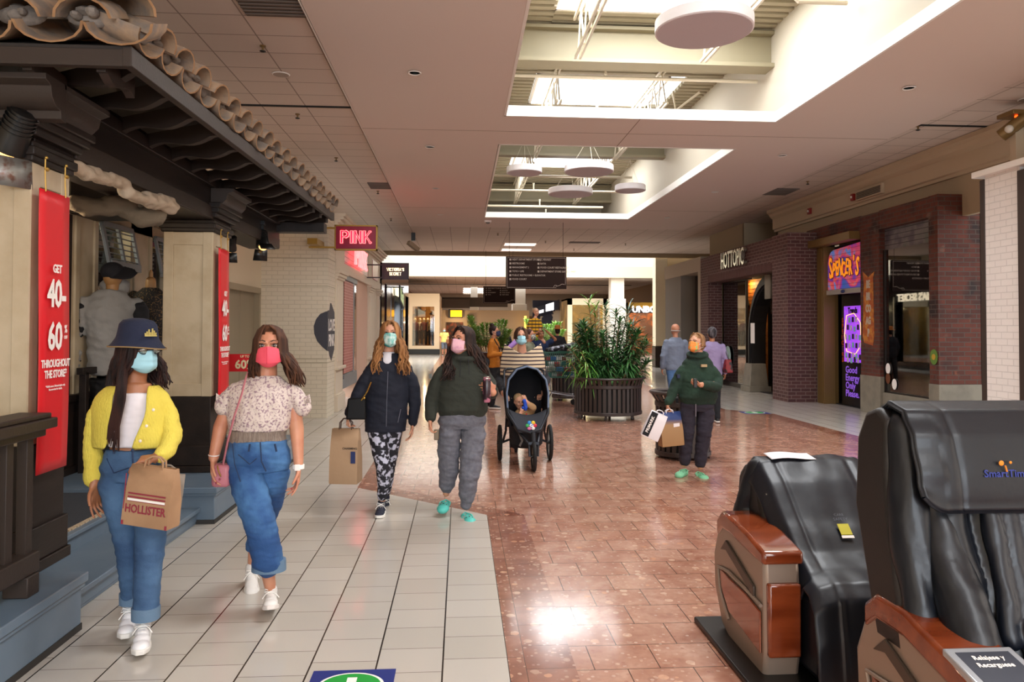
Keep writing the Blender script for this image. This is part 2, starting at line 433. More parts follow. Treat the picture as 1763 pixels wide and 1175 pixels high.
# floor: strips of white tile, dark border, salmon field
def floor():
    Ys = [-12, 6.47, 7.65, 13.9, 14.7, 76]; Lx = [.235, .235, -1.03, -1.06, -1.07, -1.3]; Rx = [6.02, 6.02, 6.02, 5.95, 5.3, 5.3]
    b = MB(); w = .315
    cols = lambda i: (-9, Lx[i], Lx[i] + w, Rx[i] - w, Rx[i], 17)
    for i in range(5):
        a, c = cols(i), cols(i + 1)
        for k, mi in enumerate((0, 1, 2, 1, 0)):
            b.add([(a[k], Ys[i], 0), (a[k + 1], Ys[i], 0), (c[k + 1], Ys[i + 1], 0), (c[k], Ys[i + 1], 0)], [(0, 1, 2, 3)], mi)
    struct(b, 'floor', [FLW, BAND, RED], smooth=0, origin=(0, 0, 0))
floor()
ZC = 4.7
OP = [(.616, 4.69, 2.2, 10.82), (.63, 4.70, 12.5, 20.75)]
def ceiling():
    b = MB(); t = .12
    z0, z1 = ZC, ZC + t
    b.box(-1.535, .616, -12, 22.8, z0, z1); b.box(4.69, 6.9, -12, 22.8, z0, z1)
    b.box(.616, 4.69, -1.5, 2.2, z0, z1); b.box(.616, 4.69, 10.82, 12.5, z0, z1); b.box(.616, 4.69, 20.75, 22.8, z0, z1)
    b.box(.616, 4.69, -12, -9.5, z0, z1)
    # shadow joints of the plasterboard
    struct(b, 'ceiling', DRY, smooth=0, origin=(0, 0, 0))
    j = MB()
    for y in (1.2, 11.66, 19.2): j.box(-1.535, .616, y - .006, y + .006, z0 - .002, z0 + .01); j.box(4.69, 6.9, y - .006, y + .006, z0 - .002, z0 + .01)
    j.box(.616, 4.69, 11.654, 11.666, z0 - .002, z0 + .01); j.box(2.62, 2.632, 10.82, 12.5, z0 - .002, z0 + .01)
    struct(j, 'ceiling_joint', mat('joint_shadow_gap', '#8c7868', .9), smooth=0)
    b = MB(); b.box(-3.5, -1.535, -12, 22.8, z0 + .04, z1); b.box(6.9, 8.5, -12, 22.8, z0 + .04, z1); b.box(-3.6, 11.2, 22.8, 30.6, z0 + .04, z1)
    b.box(-4.2, 13, 44, 72, z0, z1); b.box(8.5, 11.5, 10, 22.8, z0 + .04, z1)
    struct(b, 'ceiling', CTILE, smooth=0, origin=(0, 0, 0))
    b = MB(); b.box(-3.5, -1.535, 10.66, 10.71, z0 + .025, z0 + .045); b.box(6.9, 8.5, 10.9, 10.95, z0 + .025, z0 + .045); b.box(-3.9, 12, 52, 52.4, z0 - .02, z0)
    struct(b, 'ceiling_slot', DKSLOT, smooth=0)
    b = MB()
    b.box(-1.55, -1.53, -12, 22.8, z0, z0 + .05)
    for (x0, x1, y0, y1) in OP:      # white lips round the openings
        h = .15; w = .03
        b.box(x0 - .004, x0 + w, y0, y1, z0 - .004, z0 + h); b.box(x1 - w, x1 + .004, y0, y1, z0 - .004, z0 + h)
        b.box(x0 - .004, x1 + .004, y0 - .004, y0 + w, z0 - .004, z0 + h); b.box(x0 - .004, x1 + .004, y1 - w, y1 + .004, z0 - .004, z0 + h)
    struct(b, 'trim_1', LIPW, smooth=0)
    # the shaft above
    b = MB(); S = (.60, 4.72, 2.1, 25); zt = 6.22
    b.box(S[0] - .1, S[0], S[2], S[3], z1, zt); b.box(S[1], S[1] + .1, S[2], S[3], z1, zt)
    b.box(S[0], S[1], S[2] - .1, S[2], z1, zt); b.box(S[0], S[1], S[3], S[3] + .1, z1, zt)
    b.box(.5, .6, -9.6, -1.4, z1, zt); b.box(4.72, 4.82, -9.6, -1.4, z1, zt); b.box(.5, 4.8, -1.5, -1.4, z1, zt); b.box(.5, 4.8, -9.7, -9.6, z1, zt)
    struct(b, 'wall_skylight_shaft', WELL, smooth=0)
    # corrugated deck with skylight holes
    b = MB(); ys = [(2.1, 25, .6, 1.3), (2.1, 25, 4.1, 4.72)]
    def deck(x0, x1, y0, y1):
        n = max(1, round((y1 - y0) / .19)); d = (y1 - y0) / n
        for i in range(n):
            b.box(x0, x1, y0 + i * d, y0 + i * d + d * .55, zt - .05, zt + .02); b.box(x0, x1, y0 + i * d + d * .55, y0 + (i + 1) * d, zt, zt + .02)
    deck(.5, 1.33, 2.1, 25.1); deck(4.1, 4.82, 2.1, 25.1)
    for y0, y1 in ((2.1, 3.2), (5.2, 8.0), (10.6, 13.3), (15.1, 18.6), (21.0, 25.1)): deck(1.33, 4.1, y0, y1)
    deck(.5, .8, -9.7, -1.4); deck(4.4, 4.82, -9.7, -1.4)
    struct(b, 'roof_deck', DECK, smooth=0)
    b = MB()
    for (x0, x1, y0, y1) in SKYLIGHTS:
        b.box(x0, x1, y0, y0 + .05, zt - .04, zt + .3); b.box(x0, x1, y1 - .05, y1, zt - .04, zt + .3)
        b.box(x0, x0 + .05, y0, y1, zt - .04, zt + .3); b.box(x1 - .05, x1, y0, y1, zt - .04, zt + .3)
        b.box(x0, x1, (y0 + y1) / 2 - .03, (y0 + y1) / 2 + .03, zt + .2, zt + .28)
    struct(b, 'skylight_frame', LIPW, smooth=0)
    b = MB()
    for (x0, x1, y0, y1) in ((.5, 4.9, 10.95, 11.3), (.5, 4.9, 17.0, 17.25), (.5, 4.9, 23.2, 23.5)):
        b.box(x0, x1, y0, y1, 5.58, 5.64); b.box(x0, x1, y0 + .12, y0 + .2, 5.62, 6.12); b.box(x0, x1, y0, y1, 6.08, 6.13)
    b2 = struct(b, 'girder', GIRD, smooth=0)
    # far clerestory well
    b = MB(); b.box(-4.3, -4.2, 30.6, 44, ZC, 7.3); b.box(13, 13.1, 30.6, 44, ZC, 7.3)
    b.box(-4.3, 13, 44, 44.15, ZC + .62, 7.3); b.box(-4.3, 13.1, 30.3, 30.6, ZC + .1, 7.3)
    struct(b, 'wall_clerestory', mat('white_clerestory_paint', '#e8e4d6', .8), smooth=0)
    b = MB(); b.box(-4.3, 13, 43.8, 44.0, ZC - .05, ZC + .62); struct(b, 'trim_2', mat('cream_clerestory_band', '#e2d6b8', .8), smooth=0)
    b = MB(); b.box(-3.6, 11.3, 30.45, 30.75, ZC - .12, ZC + .14); struct(b, 'trim_3', mat('tan_ceiling_edge_beam', '#8f7a5c', .7), smooth=0)
ceiling()
def walls():
    b = MB()
    b.box(-3.65, -3.55, -12, 4.6, 0, 4.8); b.box(-3.65, -3.55, 4.6, 9.2, 2.75, 4.8); b.box(-3.65, -3.55, 9.2, 11.55, 0, 4.8)
    b.box(-3.65, -3.55, 11.55, 13.4, 2.28, 4.8); b.box(-3.65, -3.55, 13.4, 13.6, 0, 4.8)
    b.box(-3.65, -3.5, 13.6, 30.5, 3.3, 4.8); b.box(-3.65, -3.5, 30.4, 46, 0, 4.8)
    struct(b, 'wall_left', CREAM, smooth=0)
    b = MB()
    b.box(8.3, 8.4, -12, 19.2, 3.5, ZC + .05); b.box(8.3, 8.4, -12, 6, 0, 3.5)
    b.box(8.3, 8.4, 21.5, 24.4, 3.7, ZC + .05); b.box(8.3, 11.5, 24.4, 24.5, 3.7, ZC + .05); b.box(8.3, 11.4, 21.45, 21.55, 3.7, ZC + .05); b.box(11.3, 11.4, 19.2, 31, 0, ZC + .05); b.box(8.3, 11.5, 19.1, 19.2, 3.5, ZC + .05)
    struct(b, 'wall_right', WALLM, smooth=0)
    b = MB()   # crown and frieze over the right-hand shops
    prof = [(8.3, 4.17), (8.24, 4.17), (8.24, 4.22), (8.20, 4.24), (8.20, 4.50), (8.13, 4.56), (8.10, 4.62), (8.04, 4.66), (8.04, 4.73), (8.3, 4.73)]
    for y0, y1 in ((-12, 19.2),):
        b.prism([(p[0], p[1]) for p in prof], (0, y1, 0), (1, 0, 0), (0, 0, 1), y1 - y0)
    struct(b, 'trim_4', CORN, smooth=0)
    b = MB(); b.box(-9, 17, -12.1, -12, 0, .2); b.box(-9, -2, -12.1, -12, 0, 4.8); b.box(6, 17, -12.1, -12, 0, 4.8); b.box(-2, 6, -12.1, -12, 3.4, 4.8)
    struct(b, 'wall_back', CREAM, smooth=0)
    b = MB(); b.box(-8.4, 17, 72, 72.1, 0, 4.8); b.box(-8.4, -3.6, 46, 46.1, 0, 4.8); b.box(13.0, 13.1, 31, 72, 0, 4.8); b.box(-4.3, -4.2, 46, 72, 0, 4.8)
    struct(b, 'wall_far', mat('tan_far_wall', '#8f775f', .85), smooth=0)
    # door in the recess behind the tiled-roof shop
    b = MB(); b.box(-3.66, -3.6, 11.62, 12.5, 0, 2.22); b.box(-3.66, -3.6, 12.52, 13.34, 0, 2.22)
    d = struct(b, 'door_1', mat('taupe_metal_door', '#8d8069', .5), bevel=.004)
    f = MB(); f.box(-3.62, -3.5, 11.55, 11.63, 0, 2.22); f.box(-3.62, -3.5, 13.33, 13.41, 0, 2.22); f.box(-3.62, -3.5, 11.55, 13.41, 2.2, 2.3)
    build(f, 'door_frame', mat('taupe_door_frame', '#9b8d74', .5), d, smooth=0)
    h = MB(); h.tube([(-3.6, 12.42, 1.0), (-3.54, 12.42, 1.0), (-3.54, 12.34, 1.0)], .012); build(h, 'door_handle', mat('dull_chrome', '#b8b8b8', .3, 1), d)
    # white painted brick pier
    WB = brick_mat('white_painted_brick', '#dcd1bc', '#d6cab4', '#c8bca6', bw=.2, rh=.075, ms=.006, rough=.6, bs=.35)
    b = MB(); b.box(-3.55, -2.38, 13.6, 14.38, 0, 3.62); b.box(-3.55, -2.385, 13.605, 14.38, 1.78, 1.80)
    struct(b, 'wall_left_brick_pier', WB, smooth=0)
    b = MB()
    for z in (2.35, 2.85, 1.05, .98): b.box(-3.55, -2.375, 13.59, 14.38, z, z + .012)
    struct(b, 'trim_5', mat('pier_grey_joint', '#b3a890', .7), smooth=0)
walls()
# ------------------------------------------------------------------ tiled-roof shop porch on the left
DW = mat('dark_stained_wood', '#1d1613', .42, bump=(60, .1), mix=('#2a211c', 7, .35, .7), stretch=(1, .15, 1), spec=.25)
DW2 = mat('taupe_stained_wood', '#332a25', .5, bump=(60, .1), spec=.3)
CRW = mat('cream_distressed_wood', '#b9a98e', .6, mix=('#a89678', 5, .4, .75), bump=(40, .08))
BLU = mat('blue_grey_painted_wood', '#5f7080', .35, mix=('#6b7a88', 3, .4, .7), bump=(20, .03))
REDB = mat('scarlet_vinyl_banner', '#d3121f', .45)
WHT = mat('white_print', '#f2ece6', .6)
GOLD = mat('aged_gold', '#a8843e', .4, .7)
CLAY = mat('weathered_clay_tile', '#a08870', .8, mix=('#7d736a', 9, .42, .62), bump=(25, .5))
CLAYR = mat('bare_terracotta_rim', '#94714f', .8, mix=('#84603f', 14, .4, .7))
MORT = mat('grey_mortar_lumps', '#5c554f', .9, mix=('#857e77', 8, .4, .7), bump=(30, .8))
porch = thing('porch', (-2.6, 6, 0), 'dark wooden shop porch on blue grey plinths with clay tiled roof', 'storefront')
def plinth(y0, y1):
    b = MB()
    b.box(-3.5, -2.0, y0, y1, .03, .26); b.box(-3.5, -1.975, y0 - .025, y1 + .025, .25, .30); b.box(-3.5, -1.985, y0 - .012, y1 + .012, .225, .25)
    o = build(b, 'plinth', BLU, porch, bevel=.006)
    f = MB(); f.box(-3.5, -1.996, y0 - .004, y1 + .004, 0, .035); build(f, 'foot_strip', mat('dark_foot_strip', '#2c2926', .6), o, smooth=0)
plinth(1.0, 4.15); plinth(6.3, 9.3)
b = MB(); b.box(-3.5, -2.14, 4.15, 6.3, .02, .105); b.box(-3.5, -2.11, 4.15, 6.3, .10, .135); b.box(-3.5, -2.145, 4.15, 6.3, 0, .03)
build(b, 'step', BLU, porch, bevel=.006)
b = MB(); b.box(-3.55, -2.53, 4.15, 6.3, .13, .24); b.box(-5.6, -2.50, 4.15, 6.3, .235, .265); build(b, 'platform', BLU, porch, bevel=.005)
b = MB(); b.box(-3.55, -2.57, 4.2, 6.75, .265, .272); c_ = build(b, 'doormat', mat('charcoal_carpet', '#34383f', .95, bump=(300, .6)), porch, smooth=0)
b = MB()
for i in range(60):
    y = 4.2 + i * .035; b.box(-2.575, -2.545 + random.uniform(-.004, .004), y, y + .026, .264, .276)
build(b, 'edge_highlight', mat('pale_edge_highlight', '#b9a68c', .9), c_, smooth=0)  # highlight along the platform edge, put in as pale speckled strips
def post(x1, y0, w, d, zb=.3):
    x0 = x1 - w; y1 = y0 + d; r = .012
    b = MB(); b.box(x0, x1, y0, y1, zb, .98)
    b.box(x0 - .03, x1 + .03, y0 - .03, y1 + .03, zb, zb + .06); b.box(x0 - .018, x1 + .018, y0 - .018, y1 + .018, zb + .06, zb + .24)
    p = build(b, 'post', DW, porch, bevel=.006)
    b = MB(); z0, z1 = .98, 2.47
    b.box(x0 + .012, x1 - .012, y0 + .012, y1 - .012, z0, z1)
    m_ = .085   # stiles and rails leave recessed panels
    for (a0, a1) in ((x0, x0 + m_), (x1 - m_, x1)): b.box(a0, a1, y0 - .002, y0 + .03, z0, z1); b.box(a0, a1, y1 - .03, y1 + .002, z0, z1)
    for (a0, a1) in ((y0, y0 + m_), (y1 - m_, y1)): b.box(x1 - .03, x1 + .004, a0 + .001, a1 - .001, z0 + .001, z1 - .001); b.box(x0 - .004, x0 + .03, a0 + .001, a1 - .001, z0 + .001, z1 - .001)
    for (a0, a1) in ((z0, z0 + .12), (z1 - .12, z1)): b.box(x0 - .001, x1 + .001, y0 + .0005, y1 - .0005, a0 + .002, a1 - .002)
    build(b, 'post_panel', CRW, p, bevel=.004)
    b = MB()
    for i, (z, e) in enumerate(((2.47, .02), (2.50, .035), (2.53, .02), (2.60, .05), (2.64, .08), (2.68, .10))): b.box(x0 - e, x1 + e, y0 - e, y1 + e, z, z + .05)
    build(b, 'capital', DW, p, bevel=.008)
post(-2.25, 4.07, .40, .38); post(-2.25, 6.95, .43, .48)
# entablature beams with crown moulding between the posts
b = MB()
b.box(-2.62, -2.25, 4.1, 9.45, 2.58, 3.0); b.box(-2.7, -2.2, 4.05, 9.5, 2.86, 2.95)
b.box(-3.5, -2.25, 4.1, 4.45, 2.62, 3.0); b.box(-3.5, -2.25, 6.95, 7.4, 2.62, 3.0); b.box(-3.5, -1.68, 9.3, 9.5, 2.78, 2.9); b.box(-3.5, -2.3, 6.0, 6.1, 2.5, 2.58)
build(b, 'entablature', DW, porch, bevel=.006)
b = MB(); b.box(-2.25, -2.235, 4.5, 6.9, 2.585, 2.7); b.box(-2.25, -2.235, 7.45, 9.4, 2.585, 2.7); build(b, 'frieze_board', DW2, porch, bevel=.003)
for (y0, y1) in ((4.0, 4.5), (6.88, 7.48)):
    prof = [(0, 0), (.05, .01), (.055, .05), (.10, .06), (.14, .1), (.15, .15), (.2, .17), (.2, .2), (0, .2)]
    b = MB(); b.prism(prof, (-2.25, y1, 2.66), X3, Z3, y1 - y0); build(b, 'crown_moulding', DW2, porch, bevel=.003)
b = MB(); prof = [(0, 0), (.05, .01), (.055, .05), (.10, .06), (.14, .1), (.15, .15), (.2, .17), (.2, .2), (0, .2)]
b.prism([(-x, z) for x, z in prof], (-2.05, 4.02, 2.66), Y3, Z3, -.6) ; build(b, 'crown_moulding', DW2, porch, bevel=.003)
# scroll-cut rafter tails under the eave
def rafter(p_in, p_out):
    p_in = Vector(p_in); p_out = Vector(p_out); d = p_out - p_in; d.z = 0; L = d.length; ax = d.normalized()
    top = [(0, .10), (L, .13)]; bot = []
    for i in range(15):
        t = 1 - i / 14; z = -.01 + .028 * sin(t * 2 * pi + .4) + .045 * t
        if t > .93: z = -.0 + .03
        bot.append((L * t, z))
    b = MB(); b.prism(top + bot, p_in, ax, Z3, .045); return b
ys = [3.95 + .415 * i for i in range(14)]
for i, y in enumerate(ys):
    if y > 9.5: break
    build(rafter((-2.21, y + .28, 2.87), (-1.64, y, 2.87)), 'rafter', DW2, porch, smooth=20)
for x in (-1.75, -2.1, -2.55, -3.0, -3.4): build(rafter((x, 4.12, 2.83), (x, 3.79, 2.83)), 'rafter', DW2, porch, smooth=20)
b = MB(); b.beam((-1.62, 3.72, 2.915), (-1.62, 9.56, 3.005), .045, .095); b.beam((-3.5, 3.745, 2.915), (-1.6, 3.745, 2.915), .045, .095)
build(b, 'fascia', DW2, porch, bevel=.004)
b = MB()
b.add([(-1.6, 3.72, 2.95), (-1.6, 9.56, 3.0), (-3.52, 9.56, 3.74), (-3.52, 5.62, 3.72), (-1.6, 3.72, 2.965), (-1.6, 9.56, 3.015), (-3.52, 9.56, 3.76), (-3.52, 5.62, 3.74)],
      [(0, 1, 2, 3), (7, 6, 5, 4), (0, 4, 5, 1), (1, 5, 6, 2), (2, 6, 7, 3), (3, 7, 4, 0)])
b.add([(-1.6, 3.72, 2.95), (-3.52, 5.62, 3.72), (-3.52, 3.72, 2.95), (-1.6, 3.72, 2.965), (-3.52, 5.62, 3.74), (-3.52, 3.72, 2.965)], [(0, 1, 2), (5, 4, 3), (0, 3, 4, 1), (1, 4, 5, 2), (2, 5, 3, 0)])
build(b, 'soffit', mat('dark_soffit_board', '#1c1613', .7), porch, smooth=0)
# barrel tiles: pans (trough up) and covers (trough down), laid in overlapping courses
def barrel(b, o, up, across, L, r, cover, th=.014, n=9):
    """half pipe from o running along up; first course rim gets the bare clay slot"""
    nrm = across.cross(up).normalized()
    if nrm.z < 0: nrm = -nrm
    def prof(rr): return [across * (rr * cos(pi * k / (n - 1))) + nrm * (rr * sin(pi * k / (n - 1)) * (.72 if cover else -.62)) for k in range(n)]
    A = prof(r); Bq = prof(r - th); A2 = prof(r * .9); B2 = prof(r * .9 - th)
    e = o + up * L; vs = [o + p for p in A] + [o + p for p in Bq] + [e + p for p in A2] + [e + p for p in B2]
    f = []; mi = []
    for k in range(n - 1):
        f.append((k, k + 1, n + k + 1, n + k)); mi.append(1)
        f.append((k, k + 2 * n, k + 2 * n + 1, k + 1)); mi.append(0)
        f.append((n + k, n + k + 1, 3 * n + k + 1, 3 * n + k)); mi.append(0)
        f.append((2 * n + k, 3 * n + k, 3 * n + k + 1, 2 * n + k + 1)); mi.append(0)
    for k in (0, n - 1): f.append((k, n + k, 3 * n + k, 2 * n + k)); mi.append(1)
    base = len(b.v); b.v += vs; b.f += [tuple(i + base for i in q) for q in f]; b.mi += mi
def tile_field(name, start, step, up, across, count, lens, pitch):
    b = MB(); mo = MB(); R0 = random.Random(3)
    for i in range(count):
        o = start + step * i; L = lens(i)
        if L < .1: continue
        k = 0; s = 0
        while s < L:
            seg = min(.42, L - s + .06); lift = Vector((0, 0, .012 * k * 0 + .0))
            for cover, off, dz in ((False, 0, .10), (True, pitch / 2, .115)):
                q = o + step.normalized() * off + up * s + Vector((0, 0, dz + R0.uniform(-.006, .006))) - up * R0.uniform(0, .03)
                a2 = (across + up * R0.uniform(-.03, .03)).normalized()
                barrel(b, q, up, a2, seg, pitch * (.5 if not cover else .42), cover)
            if s == 0:
                q = o + step.normalized() * (pitch / 2) + up * .09 + Vector((0, 0, .115)); mo.ell(q, (abs(across.x) * pitch * .27 + .03, abs(across.y) * pitch * .27 + .03, .05), 14, 8)
                for _ in range(9):
                    q = o + step.normalized() * (pitch / 2 + R0.uniform(-.07, .07)) + up * R0.uniform(.02, .3) + Vector((0, 0, .12 + R0.uniform(0, .03)))
                    mo.ell(q, (R0.uniform(.02, .045), R0.uniform(.02, .05), R0.uniform(.015, .03)), 8, 5)
            s += .36; k += 1
    o = build(b, name, [CLAY, CLAYR], porch, smooth=50, recalc=False)
    build(mo, 'mortar', MORT, o)['kind'] = 'stuff'
sl = Vector((-1.92, 0, .76)).normalized()
tile_field('roof_tiles', Vector((-1.57, 3.86, 2.965)), Vector((0, .30, 0.0025)), sl, Y3, 19, lambda i: min(2.05, (.14 + .30 * i) * 1.07), .30)
sn = Vector((0, 1.9, .77)).normalized()
tile_field('roof_tiles', Vector((-1.64, 3.68, 2.965)), Vector((-.33, 0, 0)), sn, X3, 6, lambda i: (.05 + .33 * i) * 1.07 + .12, .33)
b = MB(); hp = Vector((-1.62, 3.72, 3.0)); hq = Vector((-3.5, 5.6, 3.78)); hd = (hq - hp)
for k in range(7):
    s = k / 7; b2 = hp + hd * s + Vector((0, 0, .15)); barrel(b, b2, hd.normalized(), Vector((1, 1, 0)).normalized(), .44, .14, True)
build(b, 'hip_tiles', [CLAY, CLAYR], porch, smooth=50, recalc=False)
# railing beside the near post
b = MB(); b.box(-2.22, -2.02, 1.2, 3.93, 1.10, 1.15); b.box(-2.20, -2.04, 1.2, 3.91, 1.15, 1.175); b.box(-2.18, -2.06, 1.2, 3.9, 1.06, 1.10)
b.box(-2.17, -2.07, 1.2, 3.88, .40, .50); b.box(-2.18, -2.06, 3.76, 3.86, .30, .40); b.box(-2.18, -2.06, 2.3, 2.4, .30, .40)
rl = build(b, 'railing', DW2, porch, bevel=.006)
for i in range(16):
    y = 3.80 - i * .165
    if y < 1.3: break
    q = MB(); q.box(-2.145, -2.095, y, y + .055, .49, 1.07); build(q, 'baluster', DW2, rl, bevel=.003)
# shop front set back behind the porch
b = MB()
b.box(-3.62, -3.5, 7.0, 7.47, .98, 2.75); b.box(-3.62, -3.5, 8.2, 8.75, .98, 2.75); b.box(-3.62, -3.5, 6.3, 9.2, 2.62, 2.75)
b.box(-3.62, -3.48, 7.03, 7.1, .98, 2.62); b.box(-3.62, -3.48, 7.38, 7.45, .98, 2.62); b.box(-3.62, -3.48, 8.25, 8.32, .98, 2.62); b.box(-3.62, -3.48, 8.64, 8.71, .98, 2.62)
build(b, 'pilaster', CRW, porch, bevel=.004)
b = MB(); b.box(-3.62, -3.46, 6.6, 9.2, .265, .98); b.box(-3.64, -3.5, 6.5, 7.0, .98, 2.62); b.box(-3.62, -3.43, 6.6, 9.2, .94, 1.0); b.box(-3.62, -3.43, 6.6, 9.2, .265, .36); b.box(-3.4, -3.34, 6.9, 9.2, 1.18, 1.24)
for y in (6.95, 7.5, 8.2, 9.1): b.box(-3.4, -3.34, y, y + .06, .265, 1.2)
build(b, 'wainscot', DW, porch, bevel=.004)
b = MB(); b.box(-3.6, -3.59, 7.47, 8.2, .98, 2.62); b.box(-3.6, -3.59, 8.75, 9.2, .98, 2.62); build(b, 'window_pane', PANE, porch, smooth=0)
for (y0, y1) in ((7.5, 8.17), (8.78, 9.18)):
    b = MB(); zt_, zb_ = 2.62, 2.22; xo = -3.40
    def LP(t, y): return Vector((-3.48 + (xo + 3.48) * t, y, zt_ + (zb_ - zt_) * t))
    b.beam(LP(0, y0), LP(0, y1), .04, .05); b.beam(LP(1, y0), LP(1, y1), .05, .08); b.beam(LP(0, y0), LP(1, y0), .05, .03); b.beam(LP(0, y1), LP(1, y1), .05, .03); b.beam(LP(0, (y0 + y1) / 2), LP(1, (y0 + y1) / 2), .04, .03)
    for k in range(1, 7): b.beam(LP(k / 7, y0), LP(k / 7, y1), .03, .008)
    build(b, 'shutter', mat('grey_blue_shutter_paint', '#7d8284', .5), porch, bevel=.003)
struct(MB().box(-5.7, -5.6, 4.4, 9.4, 0, 2.9).box(-5.7, -3.6, 9.3, 9.4, 0, 2.9).box(-5.7, -3.6, 4.4, 4.5, 0, 2.9).box(-5.7, -3.6, 4.4, 9.4, 2.8, 2.9), 'wall_shop_interior', mat('warm_dark_interior', '#6b4f35', .8), smooth=0)
b = MB(); b.box(-5.58, -5.5, 8.6, 9.2, 1.4, 2.4); tag(build(b, 'wall_picture', mat('blue_beach_picture', '#3d6da8', .5, mix=('#c9d3d8', 4, .45, .6)), smooth=0), 'blue beach picture on the wall inside the dark wooden shop', 'picture')
point('shop_ceiling_lamp', (-4.3, 7.6, 2.6), 45); point('porch_lamp', (-3.0, 5.4, 2.45), 14, (1, .75, .5))
# banners on gold cords
def banner(y, label):
    t = thing('banner', (-2.2, y + .15, .83), label, 'banner', 'tall red sale banners')
    b = MB(); b.grid(lambda u, v: (-2.195 + .006 * sin(v * 5), y + .30 * u, .83 + 1.50 * v), 4, 24); build(b, 'banner_sheet', REDB, t, solid=.004)
    x = -2.18
    for body, z, s, xs, of in (('GET', 1.915, .062, .8, .002), ('40-', 1.775, .205, .72, .005), ('60', 1.545, .205, .72, .005), ('THROUGHOUT', 1.405, .058, .72, .0015), ('THE STORE*', 1.348, .058, .72, .0015), ('*Valid in store. Selected styles only.', 1.285, .016, .9, 0), ('See associate for details.', 1.268, .016, .9, 0)):
        yo = y + (.138 if body == '60' else .15)
        text(body, 'lettering', WHT, t, (x, yo, z), Y3, Z3, s, .0008, of, xs=xs, spacing=.95)
    text('%', 'lettering', WHT, t, (x, y + .245, 1.59), Y3, Z3, .06, .0008, .001, xs=.7); text('OFF', 'lettering', WHT, t, (x, y + .245, 1.545), Y3, Z3, .026, .0008, .0005, xs=.8)
    for yy in (y + .05, y + .25):
        q = MB(); q.tube([(-2.195, yy, 2.32), (-2.2, yy, 2.42), (-2.2, yy, 2.5)], .004, 5); q.ell((-2.195, yy + .01, 2.44), (.008, .02, .012), 8, 5); q.ell((-2.195, yy, 2.5), .009, 8, 5); build(q, 'cord', GOLD, t)
banner(4.06, 'tall red sale banner hanging on the nearest porch post'); banner(6.97, 'tall red sale banner on the second porch post, behind the woman in coral mask')
t = thing('sale_sign', (-2.17, 8.0, .3), 'small red sale sign with pale figures between porch post and the coral masked woman', 'sign')
c0 = P(394, 610, 8.0); c1 = P(450, 640, 8.0)
b = MB(); b.box(c0.x, c1.x, 7.99, 8.01, c1.z, c0.z); build(b, 'board', REDB, t, smooth=0)
b = MB(); b.tube([(-2.17, 8.02, .3), (-2.17, 8.02, c1.z + .03)], .012); b.box(-2.3, -2.04, 7.9, 8.1, .3, .315); build(b, 'stand', DW, t)
YEL = mat('pale_sign_figures', '#e8d3a8', .6)
text('60%', 'lettering', YEL, t, ((c0.x + c1.x) / 2, 7.985, c1.z + .07), X3, Z3, .125, .001, .004, xs=.95); text('UP TO', 'lettering', YEL, t, ((c0.x + c1.x) / 2, 7.985, c0.z - .025), X3, Z3, .032, .001, .001)
# theatre spotlights
GRYM = mat('grey_cast_metal', '#8b8a86', .45, .6, mix=('#6f5247', 20, .55, .7)); BLKM = mat('black_enamel', '#131211', .35)
def spotlamp(o, aim, s, label, m, box=True):
    t = thing('spotlight', o, label, 'light', 'theatre spotlights under the eave'); o = Vector(o); a = Vector(aim).normalized()
    b = MB()
    if box: b.box(o.x - .08 * s, o.x + .08 * s, o.y - .04, o.y + .04, o.z, o.z + .14 * s); b.ell((o.x, o.y - .04, o.z + .03), (.016 * s, .006, .016 * s), 10, 6, 1)
    else: b.box(o.x - .03, o.x + .03, o.y - .03, o.y + .03, o.z, o.z + .05)
    build(b, 'mount', [m, BLKM], t, bevel=.004)
    hc = o + Vector((0, 0, -.16 * s)); b = MB(); b.beam(o, hc + Vector((0, 0, -.02)), .035 * s, .01); b.beam(hc + Vector((.06 * s, 0, 0)), o + Vector((.0, 0, -.04)), .02 * s, .008); build(b, 'yoke', m, t, bevel=.002)
    b = MB(); b.tube([hc - a * .11 * s, hc - a * .10 * s, hc - a * .02 * s, hc + a * .05 * s, hc + a * .09 * s], [.03 * s, .055 * s, .06 * s, .075 * s, .078 * s], 20); r = a.orthogonal().normalized()
    for k in range(5): b.tube([hc - a * (.09 - .02 * k) * s, hc - a * (.085 - .02 * k) * s], .067 * s, 20)
    hd = build(b, 'lamp_head', BLKM, t)
    b = MB(); e = hc + a * .09 * s; up = Vector((0, 0, 1)); rt = a.cross(up).normalized(); uu = rt.cross(a).normalized()
    for dd, q in ((uu, rt), (-uu, rt)):
        c_ = e + dd * .08 * s; k = (a * .8 + dd * .6).normalized() * .13 * s
        b.add([c_ - q * .07 * s, c_ + q * .07 * s, c_ + q * .08 * s + k, c_ - q * .08 * s + k], [(0, 1, 2, 3)])
    build(b, 'barn_door', m, hd, solid=.004)
    b = MB(); b.ell(e - a * .006, .05 * s, 14, 8); build(b, 'bulb', mat('warm_lamp_glow', '#ffd9a0', .3, emit=('#ffb865', 2.5)), hd)
p = P(28, 165, 4.0); spotlamp((p.x, p.y, p.z), (-.5, .3, -.7), 1.15, 'grey boxed spotlight above the nearest porch post', GRYM)
p = P(452, 388, 8.6); spotlamp((p.x, p.y, p.z), (.15, -.25, -.8), 1.0, 'black spotlight with open flaps under the far end of eave', BLKM, False)
p = P(398, 398, 7.9); spotlamp((p.x, p.y, p.z), (-.2, .5, -.7), .8, 'small black spotlight tucked beside the second porch capital', BLKM, False)
